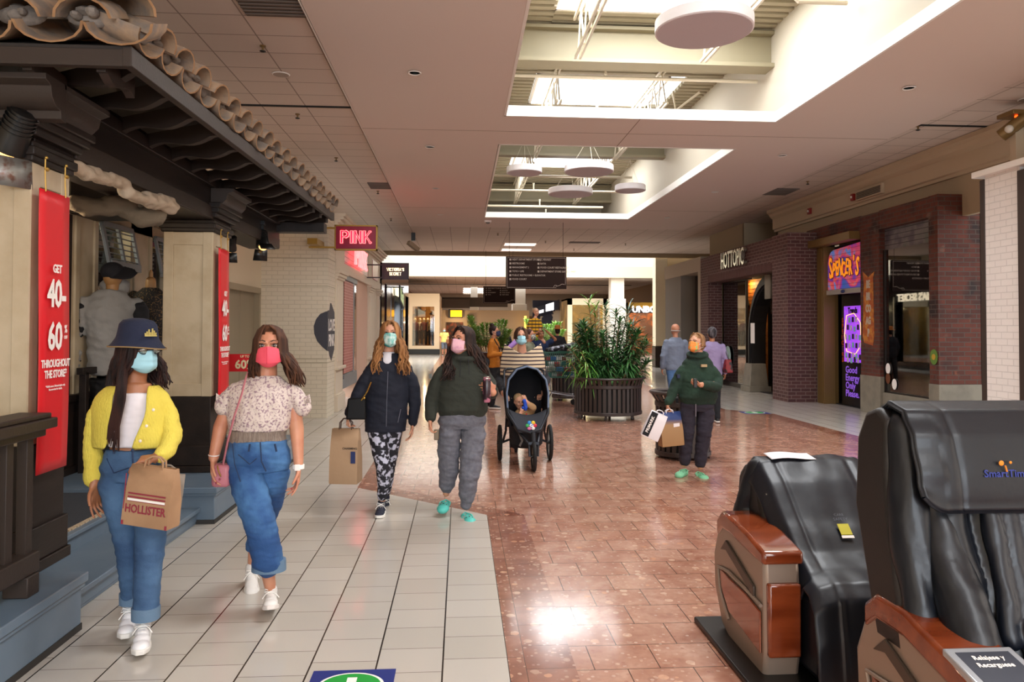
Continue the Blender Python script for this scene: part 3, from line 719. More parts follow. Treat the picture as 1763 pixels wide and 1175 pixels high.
# fabric swags
def swag(pts, r, m, label):
    b = MB(); n = len(pts); Rn = random.Random(n)
    for i in range(n - 1):
        for k in range(3):
            o = Vector((Rn.uniform(-.02, .02), Rn.uniform(-.02, .02), Rn.uniform(-.03, .03)))
            b.cap(Vector(pts[i]) + o, r * Rn.uniform(.6, 1), Vector(pts[i + 1]) + o, r * Rn.uniform(.6, 1))
    t = thing('fabric_swag', Vector(pts[0]), label, 'drape', 'rolled fabric swags')
    blob(b, 'cloth', m, t, .012, 2, (.016, (5, 8, 14)))
swag([P(121, 285, 4.55), P(150, 300, 4.7), P(185, 312, 4.95), P(215, 325, 5.2), P(250, 340, 5.5), P(298, 352, 5.95)], .05, mat('pale_linen_cloth', '#b3a28d', .9, bump=(90, .3)), 'pale linen swag drooping along the porch beam')
swag([P(126, 352, 5.5), P(150, 360, 5.6), P(190, 358, 5.7), P(220, 362, 5.75), P(245, 372, 5.8), P(270, 368, 5.9)], .075, mat('olive_grey_canvas', '#6d6150', .9, bump=(90, .3)), 'olive grey canvas swag rolled up over the shop entrance')
# ------------------------------------------------------------------ shops on the right
def gothic(b, x, y0, y1, z0, zs, zt, w, d):
    """pointed arch band in the plane X=x between y0 (left) and y1 (right)"""
    ym = (y0 + y1) / 2; out = []; inn = []
    n = 12
    for s, L in ((0, out), (w, inn)):
        pts = []
        for i in range(n + 1):
            t = i / n; a = pi / 2 * t
            pts.append((y0 - s * (1 if y0 > y1 else -1) + (ym - y0) * (1 - cos(a)) * (1 - s / abs(ym - y0) * .0), zs + (zt - zs - s) * sin(a)))
        L += [(pts[0][0], z0)] + pts
    full_o = out + [(2 * ym - p[0], p[1]) for p in reversed(out)]; full_i = inn + [(2 * ym - p[0], p[1]) for p in reversed(inn)]
    for i in range(len(full_o) - 1):
        a, c = full_o[i], full_o[i + 1]; e, f = full_i[i], full_i[i + 1]
        b.add([(x, a[0], a[1]), (x, c[0], c[1]), (x, f[0], f[1]), (x, e[0], e[1]), (x + d, a[0], a[1]), (x + d, c[0], c[1]), (x + d, f[0], f[1]), (x + d, e[0], e[1])],
              [(0, 1, 2, 3), (7, 6, 5, 4), (0, 4, 5, 1), (1, 5, 6, 2), (2, 6, 7, 3), (3, 7, 4, 0)])
BRD = brick_mat('maroon_brick', '#4a2b29', '#5f3a36', '#7c6761', bw=.215, rh=.078, ms=.007)
BRG = brick_mat('sooty_red_brick', '#4f2519', '#6e3322', '#4e433c', bw=.215, rh=.078, ms=.007, stain=[('#2a1a18', 1.9, .5, .68), ('#8a4a30', 5.1, .66, .8), ('#75655a', 2.7, .68, .84)])
STONE = mat('grey_cast_stone', '#857d6e', .7, bump=(40, .2), mix=('#756d60', 4, .4, .7))
BRZ = mat('bronze_frame', '#7d6238', .4, .3)
DARKIN = mat('dark_shop_lining', '#1a1412', .8)
MP = mat('maroon_soldier_course', '#54302c', .8, bump=(50, .3))
ht = thing('storefront', (7.7, 19, 0), 'maroon brick storefront with silver letters and black pointed arch entrance', 'storefront')
b = MB()
b.box(7.2, 7.87, 16.07, 16.9, 0, 3.76); b.box(7.2, 7.62, 21.4, 22.1, 0, 3.72)
b.box(7.2, 7.5, 16.9, 21.4, 3.15, 3.74); b.box(7.6, 8.3, 16.9, 22.1, 3.0, 3.74)
build(b, 'brickwork', BRD, ht, smooth=0)
b = MB(); b.box(7.195, 7.6, 16.9, 21.4, 2.96, 3.15)
for i in range(40): b.box(7.19, 7.2, 16.93 + i * .112, 16.93 + i * .112 + .1, 2.965, 3.145)
build(b, 'soldier_course', MP, ht, smooth=0)
b = MB(); b.box(8.35, 11.2, 16.4, 16.5, 0, 3.1); b.box(11.1, 11.2, 16.5, 22, 0, 3.1); b.box(7.9, 11.2, 21.9, 22, 0, 3.1); b.box(7.65, 11.2, 16.5, 21.9, 2.98, 3.05); b.box(7.65, 11.1, 16.5, 21.9, 0.003, .012)
build(b, 'shop_lining', DARKIN, ht, smooth=0)
SLAT = mat('orange_slat_wall', '#9c5a22', .6, bump=(12, .2), mix=('#c07a34', 6, .4, .7))
b = MB()
for i in range(26): b.box(8.02, 8.06, 19.3, 21.3, .2 + i * .105, .2 + i * .105 + .09)
b.box(8.06, 8.1, 19.3, 21.3, .1, 3)
build(b, 'slat_wall', SLAT, ht, smooth=0)
b = MB(); b.box(7.64, 7.66, 19.62, 21.4, .12, 2.96); build(b, 'window_pane', PANE2, ht, smooth=0)
b = MB(); b.box(7.62, 7.68, 19.58, 19.62, .0, 2.96); b.box(7.6, 7.7, 19.3, 21.4, 0, .12); b.box(7.62, 7.68, 19.3, 21.4, 2.93, 2.97); build(b, 'window_frame', mat('dark_bronze_metal', '#2c2420', .4, .4), ht, smooth=0)
b = MB(); gothic(b, 7.55, 19.25, 16.75, .7, 1.4, 2.95, .22, .35); gothic(b, 7.5, 19.15, 16.85, .7, 1.4, 2.8, .07, .45)
build(b, 'arch', mat('black_arch_plaster', '#191414', .5), ht, smooth=40)
for y in (19.15,):
    b = MB(); b.box(7.38, 7.95, y - .42, y + .22, 0, .14); b.box(7.42, 7.9, y - .36, y + .18, .14, .72, top=(.05, .05)); build(b, 'arch_plinth', STONE, ht, bevel=.01)
b = MB(); b.box(7.3, 7.34, 16.93, 16.99, .1, 2.95); build(b, 'door_edge', mat('pale_edge_guard', '#c9d2b8', .3), ht, smooth=0)
b = MB(); b.box(7.45, 7.5, 17.6, 17.95, 2.35, 2.95, top=(0, 0)); build(b, 'keystone', STONE, ht, bevel=.01)
CHR = mat('brushed_silver_letter', '#c9c6b6', .22, .9)
text('HOTTOPIC', 'lettering', CHR, ht, (7.13, 19.18, 3.44), -Y3, Z3, .62, .05, .006, xs=.53, spacing=1.0)
point('arch_shop_lamp', (8.9, 18.2, 2.8), 22, (1, .65, .3)); point('slat_lamp', (7.85, 20.2, 2.85), 12, (1, .62, .25), .03)
def hang_shirt(loc, ry, w, h, m, label, long=False, m2=None):
    """a T-shirt on a hanger, facing -X"""
    t = thing('shirt', loc, label, 'shirt'); l = Vector(loc); b = MB(); k = w / 2
    pts = [(-.25 * k, 0), (-.75 * k, -.05), (-1.25 * k, -.38 * h), (-.95 * k, -.45 * h), (-.62 * k, -.24 * h), (-.66 * k, -h), (.66 * k, -h), (.62 * k, -.24 * h), (.95 * k, -.45 * h), (1.25 * k, -.38 * h), (.75 * k, -.05), (.25 * k, 0), (0, -.05)]
    b.prism([(p[0], p[1]) for p in pts], l + Vector((.03, 0, 0)), -Y3, Z3, .06); build(b, 'fabric', m, t, bevel=.015)
    q = MB(); q.tube([l + Vector((0, -.6 * k, -.03)), l + Vector((0, 0, .05)), l + Vector((0, .6 * k, -.03))], .006, 5); q.tube([l + Vector((0, 0, .05)), l + Vector((0, 0, .11)), l + Vector((0, .02, .13))], .004, 5); build(q, 'hanger', CHR, t)
    if m2: q = MB(); q.prism([(-.4 * k, -.2 * h), (.4 * k, -.2 * h), (.4 * k, -.5 * h), (-.4 * k, -.5 * h)], l + Vector((-.035, 0, 0)), -Y3, Z3, -.004); build(q, 'print', m2, t, smooth=0)
def PX(u, v, X):
    d = CM.transposed() @ Vector(((u - 881.5) / FPX, (v - 587.5 - SHY) / FPX, 1)); return Vector((0, 0, EYE)) + d * (X / d.x)
SH1 = mat('charcoal_jersey', '#2a2a2c', .9); SH2 = mat('white_red_print_cloth', '#c9c0b8', .9, mix=('#7c2020', 9, .5, .6)); YP = mat('mustard_print', '#b8922e', .8)
p = PX(1280, 505, 7.98); hang_shirt(p, 0, .62, .95, SH1, 'long charcoal shirt hanging on the orange slat wall', m2=YP)
p = PX(1284, 575, 7.98); hang_shirt(p, 0, .42, .7, mat('black_jersey', '#141416', .9), 'black trousers and vest hung below the charcoal shirt')
p = PX(1327, 512, 9.3); hang_shirt(p, 0, .6, .5, SH2, 'white and red baseball shirt hanging inside the pointed arch entrance')
R0 = random.Random(5)
for i in range(9):
    p = PX(1312 + (i % 5) * 6, 548 + (i // 5) * 10, 9.5); b = MB()
    b.box(p.x - .1, p.x + .1, p.y - .1, p.y + .1, p.z - .12, p.z + .08, top=(.03, .03)); b.ell((p.x - .02, p.y, p.z + .13), (.07, .08, .08), 10, 7)
    tag(build(b, 'figurine', mat('toy_%d' % (i % 3), ('#c98f2a', '#8f3a24', '#d8c9a0')[i % 3], .6)), 'small %s toy figure on the shelf inside the arch entrance' % ('orange', 'rust red', 'cream')[i % 3], 'toy', '%s toy figures on the shop shelf' % ('orange', 'rust red', 'cream')[i % 3])
b = MB(); a_ = PX(1305, 572, 9.5); c_ = PX(1343, 572, 9.5); b.box(9.3, 9.8, c_.y - .3, a_.y + .3, a_.z - .12, a_.z - .02); b.box(9.3, 9.8, c_.y - .3, a_.y + .3, .01, a_.z - .15)
tag(build(b, 'shop_counter', mat('black_shop_fixture', '#171312', .6), bevel=.01), 'black display counter inside the pointed arch entrance', 'counter')
a_ = PX(1331, 680, 7.95); b = MB(); b.box(7.95, 8.1, 16.95, 17.4, 0.012, 1.55, top=(.0, .02)); b.box(7.9, 8.15, 16.93, 17.45, 0.012, .12)
tag(build(b, 'security_gate', mat('pale_grey_plastic', '#8d8f92', .4), bevel=.02), 'pale grey security gate panel just inside the arch entrance', 'gate')
b = MB(); b.tube([(7.8, 17.2, .012), (7.8, 17.2, .4), (7.8, 17.12, .5), (7.8, 16.95, .5), (7.8, 16.88, .4), (7.8, 16.88, .012)], .02, 8); tag(build(b, 'barrier', mat('pale_tube', '#b8bcc0', .3, .4)), 'small pale hoop barrier beside the grey gate panel', 'barrier')
# stickers on the arch shop's glass
def sticker(u, v, rx, rz, m, label, X=7.60, rect=False):
    p = PX(u, v, X); b = MB()
    poly = [(-rx, -rz), (rx, -rz), (rx, rz), (-rx, rz)] if rect else [(rx * cos(a * pi / 12), rz * sin(a * pi / 12)) for a in range(24)]
    b.prism(poly, p, -Y3, Z3, .006); return tag(build(b, 'sticker', m, smooth=0, origin=p), label, 'sticker')
sticker(1253, 614, .24, .3, mat('pale_blue_sticker', '#a9c2bd', .6, mix=('#6f9c90', 6, .5, .6)), 'oval pale blue sticker on the glass left of arch')
sticker(1237, 571, .1, .2, WHT, 'upper white notice on the glass behind the purple coat woman', rect=True); sticker(1240, 592, .09, .17, WHT, 'lower white notice on the glass behind the purple coat woman', rect=True)
sticker(1296, 574, .13, .26, WHT, 'white notice taped to the black arch', X=7.48, rect=True)
# ---- graffiti shop
sp = thing('storefront', (8.1, 14.2, 0), 'sooty red brick storefront with graffiti sign and rolling shutters', 'storefront')
b = MB()
x0, x1 = 7.87, 8.25
b.box(x0, x1, 16.02, 16.56, .72, 3.85); b.box(x0, x1, 13.6, 14.27, .72, 3.84); b.box(x0, 8.75, 11.86, 12.1, .70, 3.86)
b.box(x0 + .004, x1, 12.1, 13.6, 3.5, 3.855); b.box(x0 + .004, x1, 14.27, 16.02, 3.5, 3.855); b.box(8.6, 8.75, 11.86, 16.5, .7, 3.8)
build(b, 'brickwork', BRG, sp, smooth=0)
b = MB()
b.box(x0 - .012, x1 + .01, 16.0, 16.58, 0, .72); build(b, 'stone_base', STONE, sp, bevel=.008); b = MB(); b.box(x0 - .012, x1 + .01, 13.58, 14.29, 0, .72); b.box(x0 - .012, 8.77, 11.845, 12.12, 0, .70); b.box(x0 + .03, x1, 12.1, 13.6, 0, .43)
build(b, 'stone_base', STONE, sp, bevel=.008)
b = MB(); b.box(7.66, 7.9, 14.3, 16.65, 3.40, 3.56); b.box(7.84, 8.2, 15.78, 16.02, 0, 3.4); b.box(7.84, 8.1, 15.72, 15.76, 0, 3.4); build(b, 'bronze_frame', BRZ, sp, bevel=.006)
def m_graffiti():
    m, t = newmat('graffiti_mural', .5); v, o = t.obj()
    n1 = t.tex('Noise', v, 2.6, Detail=2, Distortion=.8)
    c = t.ramp(n1.outputs[0], [(.36, '#1c5fa8'), (.44, '#6a3a9c'), (.5, '#d13a4c'), (.56, '#e0613c'), (.63, '#3f8fd0')])
    vz = t.tex('Voronoi', v, 5); c = t.mix(t.math('MULTIPLY', vz.outputs['Distance'], .5), c, '#7a2f8f')
    w = t.math('FRACT', t.math('MULTIPLY', o[2], 11)); ln = t.math('LESS_THAN', w, .12)
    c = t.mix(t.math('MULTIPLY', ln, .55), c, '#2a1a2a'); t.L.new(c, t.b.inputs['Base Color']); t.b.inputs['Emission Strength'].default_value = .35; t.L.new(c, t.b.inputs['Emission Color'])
    t.bump(w, .4, .01); return m
pr = []
for i in range(7): a = pi / 2 * i / 6; pr.append((14.32 - 15.7, 0))
pts = [(14.3, 2.44), (15.7, 2.44), (15.7, 3.0)] + [(15.7 - .25 * (1 - cos(a * pi / 12)), 3.0 + .3 * sin(a * pi / 12)) for a in range(1, 7)] + [(14.3, 3.36)]
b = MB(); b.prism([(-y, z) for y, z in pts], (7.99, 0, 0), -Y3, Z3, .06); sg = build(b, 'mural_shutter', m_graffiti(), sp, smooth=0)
b = MB(); b.prism([(a, z) for a, z in [(y, z) for y, z in pts]], (8.1, 0, 0), Y3, Z3, -.05); build(b, 'mural_shutter', BRZ, sp, smooth=0) if False else None
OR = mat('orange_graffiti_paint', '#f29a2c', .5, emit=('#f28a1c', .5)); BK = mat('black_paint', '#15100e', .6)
G = 'Spencers'
for i, ch in enumerate("SPENCER'S"):
    yy = 15.52 - i * .135; zz = 2.86 + (.03, -.01, .02, .04, -.02, .03, .0, .08, .0)[i]; s = (.62, .44, .44, .5, .44, .46, .44, .4, .52)[i]
    rt = (-Y3 + Z3 * (.12, -.1, .1, -.12, .08, -.08, .12, 0, -.1)[i])
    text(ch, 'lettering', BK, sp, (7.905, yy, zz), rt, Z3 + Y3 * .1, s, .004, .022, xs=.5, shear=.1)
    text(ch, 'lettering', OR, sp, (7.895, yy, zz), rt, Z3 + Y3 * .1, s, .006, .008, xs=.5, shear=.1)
b = MB(); b.box(7.90, 7.98, 14.28, 15.72, 2.35, 2.45); hb = build(b, 'shutter_bar', mat('pale_shutter_bar', '#9c958c', .4), sp, bevel=.005)
b = MB(); b.ell((7.89, 15.0, 2.40), (.01, .09, .035), 14, 8); build(b, 'badge', mat('blue_badge', '#2a3a6a', .4), hb)
def m_shut():
    m, t = newmat('grey_purple_shutter', .5); v, o = t.obj(); n = t.tex('Noise', v, 3, Detail=3)
    c = t.ramp(n.outputs[0], [(.35, '#4e4650'), (.5, '#6f6768'), (.65, '#5a5f58')]); w = t.math('FRACT', t.math('MULTIPLY', o[2], 11)); c = t.mix(t.math('LESS_THAN', w, .13), c, '#1c1718')
    t.L.new(c, t.b.inputs['Base Color']); t.bump(w, .5, .01); return m
b = MB(); b.box(7.98, 8.02, 12.1, 13.6, 3.08, 3.5); build(b, 'roller_shutter', m_shut(), sp, smooth=0)
b = MB(); b.box(7.96, 7.97, 12.12, 13.58, .45, 3.1); build(b, 'window_pane', PANE2, sp, smooth=0)
b = MB(); b.box(7.94, 7.99, 13.55, 13.6, .43, 3.1); b.box(7.94, 7.99, 12.1, 12.14, .43, 3.1); b.box(7.94, 7.99, 12.1, 13.6, .42, .46); build(b, 'window_frame', mat('dark_bronze_metal', '#2c2420', .4, .4), sp, smooth=0)
b = MB(); b.box(8.55, 8.6, 12.1, 13.6, .4, 3.5); b.box(8.0, 8.6, 13.5, 13.55, .4, 3.5); b.box(9.8, 9.85, 13.6, 16.5, 0, 3.4); b.box(8.25, 9.8, 16.45, 16.5, 0, 3.4); b.box(8.6, 9.85, 13.55, 13.6, 0, 3.4); b.box(8.1, 9.8, 13.6, 16.5, 3.3, 3.4); b.box(8.1, 9.8, 13.6, 16.5, .003, .01)
build(b, 'shop_lining', DARKIN, sp, smooth=0)
GO = mat('orange_tag_paint', '#c8501f', .6, mix=('#6a3a6a', 7, .55, .6)); RIB = mat('orange_ribbon_paint', '#a4501f', .7, mix=('#c07a2c', 8, .45, .6)); WGP = mat('pale_tag_letters', '#b8aa98', .7)
b = MB(); pts = [(-.16, 1.35), (.15, 1.3), (.2, 1.5), (.17, 2.6), (.22, 2.72), (.0, 2.62), (-.2, 2.75), (-.16, 2.5), (-.2, 1.7), (-.22, 1.5)]
b.prism(pts, (7.868, 13.98, 0), -Y3, Z3, .004); build(b, 'painted_ribbon', RIB, sp, smooth=0)
for i, ch in enumerate(('BE', 'BR', 'CO', 'AG', 'P')): text(ch, 'lettering', WGP, sp, (7.862, 13.98, 2.48 - i * .235), -Y3, Z3, .2, .002, .01, xs=.62)
for i, (ch, s) in enumerate((('S', .32), ('&', .34), ('S', .3), ('x', .4), ('B', .3), ('&', .36), ('Z', .3))): text(ch, 'painted_tag', GO, sp, (7.862, 16.22, 3.0 - i * .22), -Y3 + Z3 * .2, Z3, s, .002, .018, xs=.9)
b = MB(); b.box(7.862, 7.868, 16.06, 16.42, 1.15, 1.75); build(b, 'painted_poster', mat('orange_poster_paint', '#b8683a', .7, mix=('#d8b080', 9, .5, .6)), sp, smooth=0)
b = MB(); p = PX(1608, 615, 7.86); b.prism([(.1 * cos(a), .13 * sin(a)) for a in [k * pi / 8 for k in range(16)]], p, -Y3, Z3, .005); b.prism([(.05 * cos(a), .05 * sin(a) + .0) for a in [k * pi / 6 for k in range(12)]], p + Vector((-.005, 0, 0)), -Y3, Z3, .005, 1); build(b, 'painted_badge', [mat('green_tag_paint', '#5a7a2c', .7), YP], sp, smooth=0)
# window display
p = PX(1578, 600, 8.3); b = MB(); b.prism([(-.28, -1.1), (.28, -1.1), (.28, 1.25), (-.28, 1.25)], p, -Y3, Z3, .02); tag(build(b, 'poster', mat('blue_yellow_poster', '#3f7fb8', .6, mix=('#d8a82c', 2.2, .52, .58)), smooth=0, origin=p), 'tall blue and yellow poster in the graffiti shop window', 'poster')
p = PX(1555, 605, 8.2); b = MB(); b.tube([p + Vector((0, 0, z)) for z in (-.9, -.5, -.2, 0, .25, .4, .55)], [.06, .1, .13, .1, .17, .08, .05], 14); b.ell(p + Vector((0, 0, .68)), (.09, .08, .12)); t = tag(build(b, 'mannequin', mat('black_blue_costume', '#1d2a4a', .5, mix=('#a02a7a', 5, .55, .6))), 'costumed mannequin in blue and magenta in the graffiti shop window', 'mannequin')
p = PX(1545, 545, 8.45); b = MB(); b.prism([(-.35, -.75), (.35, -.75), (.35, .15), (-.35, .15)], p, -Y3, Z3, .02); tag(build(b, 'poster', mat('rust_poster', '#8a3a1c', .7), smooth=0, origin=p), 'rust orange poster hung deep in the graffiti shop window', 'poster')
def oval(u, v, m, label):
    p = PX(u, v, 7.945); b = MB(); b.prism([(.075 * cos(a * pi / 10), .1 * sin(a * pi / 10)) for a in range(20)], p, -Y3, Z3, .004); o = tag(build(b, 'sticker', m, smooth=0, origin=p), label, 'sticker'); return o
oval(1529, 635, WHT, 'round white sticker highest on the graffiti shop window'); oval(1540, 662, WHT, 'round white sticker at the foot of graffiti shop window'); oval(1529, 652, mat('orange_black_sticker', '#6a3a1c', .7), 'orange and black sticker between two round white stickers')
# kiosk inside the graffiti shop doorway
k = thing('vending_kiosk', (8.3, 15.0, 0), 'black phone accessory kiosk with glowing purple front in graffiti doorway', 'kiosk')
b = MB(); b.box(8.15, 8.7, 14.5, 15.55, .01, 2.35); build(b, 'cabinet', mat('black_kiosk_body', '#0f0d10', .3), k, bevel=.01)
b = MB(); b.box(8.135, 8.15, 14.62, 15.42, .93, 2.1); dpl = build(b, 'lit_display', mat('purple_backlit_panel', '#7a3ab8', .4, mix=('#c060d8', 3.5, .45, .65), emit=('#8a3fd0', .8)), k, smooth=0)
lit = dpl.data.materials[0]; 
b = MB(); b.box(8.13, 8.15, 14.44, 14.5, .9, 2.15); b.box(8.12, 8.15, 14.52, 14.58, .9, 2.1); build(b, 'light_strip', mat('white_light_strip', '#ffffff', .4, emit=('#e8d0ff', 3)), dpl, smooth=0)
R0 = random.Random(9)
rows = [(1.82, 3), (1.64, 4), (1.46, 5), (1.28, 5), (1.06, 5), (.98, 4)]
for z, n in rows:
    for i in range(n):
        y = 15.02 + (i - (n - 1) / 2) * .135; c = MB(); zz = z + R0.uniform(-.02, .02); c.box(8.105, 8.12, y - .035, y + .035, zz - .055, zz + .055)
        build(c, 'phone_case', mat('phone_case_%d' % ((i + int(z * 10)) % 3), ('#d8c9e0', '#2c2038', '#8fd0c8')[(i + int(z * 10)) % 3], .4), dpl, bevel=.008)
text('Trends', 'lettering', BLKM, dpl, (8.125, 15.05, 2.0), -Y3, Z3, .17, .003, .006, xs=.75)
b = MB(); b.tube([(8.125, 15.3, 1.9), (8.125, 15.38, 1.5), (8.125, 15.3, 1.15), (8.125, 14.95, 1.1), (8.125, 14.72, 1.3), (8.125, 14.75, 1.75), (8.125, 15.0, 1.95), (8.125, 15.3, 1.9)], .006, 5); build(b, 'glow_line', mat('gold_neon_line', '#f0c060', .4, emit=('#f0b050', 2)), dpl)
PT = mat('violet_print', '#8a5cc8', .5, emit=('#7a4cc0', .5))
for i, w in enumerate(('Good', 'Energy', 'Only', 'Please.')): text(w, 'lettering', PT, k, (8.14, 15.38, .76 - i * .165), -Y3, Z3, .2, .002, .004, align='LEFT')
for i, ch in enumerate('SPENCERS'): text(ch, 'painted_tag', GO, k, (8.14, 15.485, 1.8 - i * .12), -Y3, Z3, .13, .002, .006)
# ---- pale portal shop beyond the arch shop
GPL = mat('greige_portal_plaster', '#a99b88', .75); GPL2 = mat('grey_portal_return', '#7f776c', .8)
pt = thing('storefront', (7.9, 24, 0), 'plain greige storefront portal with green reflections in the glass behind the grey haired man', 'storefront')
b = MB(); b.box(7.2, 8.3, 22.1, 26.1, 3.36, 3.8); b.box(7.2, 7.45, 22.1, 22.35, 0, 3.36); build(b, 'portal_frame', GPL, pt, smooth=0)
b = MB(); b.box(7.22, 8.3, 24.2, 26.05, 0, 3.36); build(b, 'side_panel', GPL2, pt, smooth=0)
b = MB(); b.box(7.7, 7.72, 22.3, 24.2, 0, 3.36); build(b, 'window_pane', PANE2, pt, smooth=0)
b = MB(); b.box(8.6, 8.65, 22.2, 24.4, 0, 3.4); b.box(7.75, 8.65, 22.15, 22.2, 0, 3.4); build(b, 'shop_lining', mat('sage_reflection_lining', '#7d8a70', .8, mix=('#2f6a3c', 2, .55, .62)), pt, smooth=0)  # green reflections of the glass are put into the lining colour
# ---- white painted brick shop at the right edge
WB2 = brick_mat('bright_white_brick', '#e3dcd6', '#dfd8d2', '#cfc8c2', bw=.2, rh=.083, ms=.006, rough=.5, bs=.8)
wb = thing('storefront', (7.4, 7.5, 0), 'white painted brick storefront pier with dark brown trim at the right edge', 'storefront')
b = MB(); b.box(6.8, 8.2, 8.66, 9.27, 0, 3.60); build(b, 'brickwork', WB2, wb, smooth=0)
b = MB(); b.box(6.79, 8.2, 9.27, 9.36, 0, 3.57); b.box(6.76, 7.0, 8.3, 8.66, 0, 3.55); build(b, 'trim_board', mat('dark_brown_trim', '#33261f', .5), wb, bevel=.006)
b = MB(); b.box(6.72, 8.2, 6, 9.42, 3.60, 3.68); b.box(6.8, 8.2, 6, 8.3, 3.1, 3.62); build(b, 'coping', LIPW, wb, bevel=.006); b = MB(); b.box(6.85, 8.2, 6, 8.3, 0, .5); build(b, 'stall_riser', LIPW, wb, bevel=.006)
b = MB(); b.box(7.0, 7.02, 6, 8.3, .5, 3.1); build(b, 'window_pane', PANE2, wb, smooth=0)
b = MB(); b.box(8.2, 8.28, 6, 9.3, 0, 3.6); build(b, 'shop_lining', DARKIN, wb, smooth=0)
# wall light, conduit post, fire strobe, grilles on the frieze
p0 = PX(1748, 225, 7.6); b = MB(); b.beam((7.62, p0.y, 3.7), (7.62, p0.y, 4.45), .12, .12); b.box(7.55, 8.3, p0.y - .05, p0.y + .05, 4.4, 4.46)
t = thing('floodlight', (7.62, p0.y, 3.7), 'gold twin floodlight on a beige post above white brick shop', 'light'); build(b, 'post', CORN, t, bevel=.005)
hc = PX(1748, 215, 7.55); b = MB(); b.tube([hc + Vector((-.1, .15, -.12)), hc + Vector((.12, -.12, .12))], .09, 16); b.box(hc.x - .12, hc.x + .25, hc.y - .12, hc.y + .2, hc.z + .12, hc.z + .18); h_ = build(b, 'lamp_housing', BRZ, t, bevel=.01)
b = MB(); b.ell(hc + Vector((-.09, .0, -.06)), .055); build(b, 'lens', mat('frosted_lens', '#d8cfc0', .2), h_); b = MB(); b.ell(hc + Vector((0, -.03, .1)), .03); build(b, 'indicator', mat('orange_indicator', '#ff5a1c', .4, emit=('#ff4a10', 3)), h_)
def on_frieze(u, v, w, h, label, name, cat, m, slats=0):
    p = PX(u, v, 8.19); b = MB(); b.box(8.14, 8.2, p.y - w / 2, p.y + w / 2, p.z - h / 2, p.z + h / 2); t = thing(name, p, label, cat); build(b, 'housing', m, t, bevel=.004)
    if slats:
        q = MB()
        for i in range(slats): q.box(8.125, 8.14, p.y - w / 2 + .04, p.y + w / 2 - .04, p.z - h / 2 + .03 + i * (h - .06) / slats, p.z - h / 2 + .03 + (i + .5) * (h - .06) / slats)
        build(q, 'louvre', mat('dark_louvre', '#3b332c', .6), t, smooth=0)
    else:
        q = MB(); q.ell((8.13, p.y, p.z), (.02, w * .25, h * .2), 10, 7); build(q, 'lens', mat('strobe_lens', '#d8d0c8', .3), t)
on_frieze(1499, 331, .95, .2, 'beige air grille on the frieze above the graffiti sign', 'air_grille', 'vent', CORN, 5)
on_frieze(1470, 340, .1, .14, 'red fire alarm strobe beside the beige air grille', 'fire_alarm', 'alarm', mat('alarm_red', '#8a1f1a', .4)); on_frieze(1395, 364, .12, .14, 'smaller red fire alarm strobe farther along the frieze', 'fire_alarm', 'alarm', mat('alarm_red', '#8a1f1a', .4))
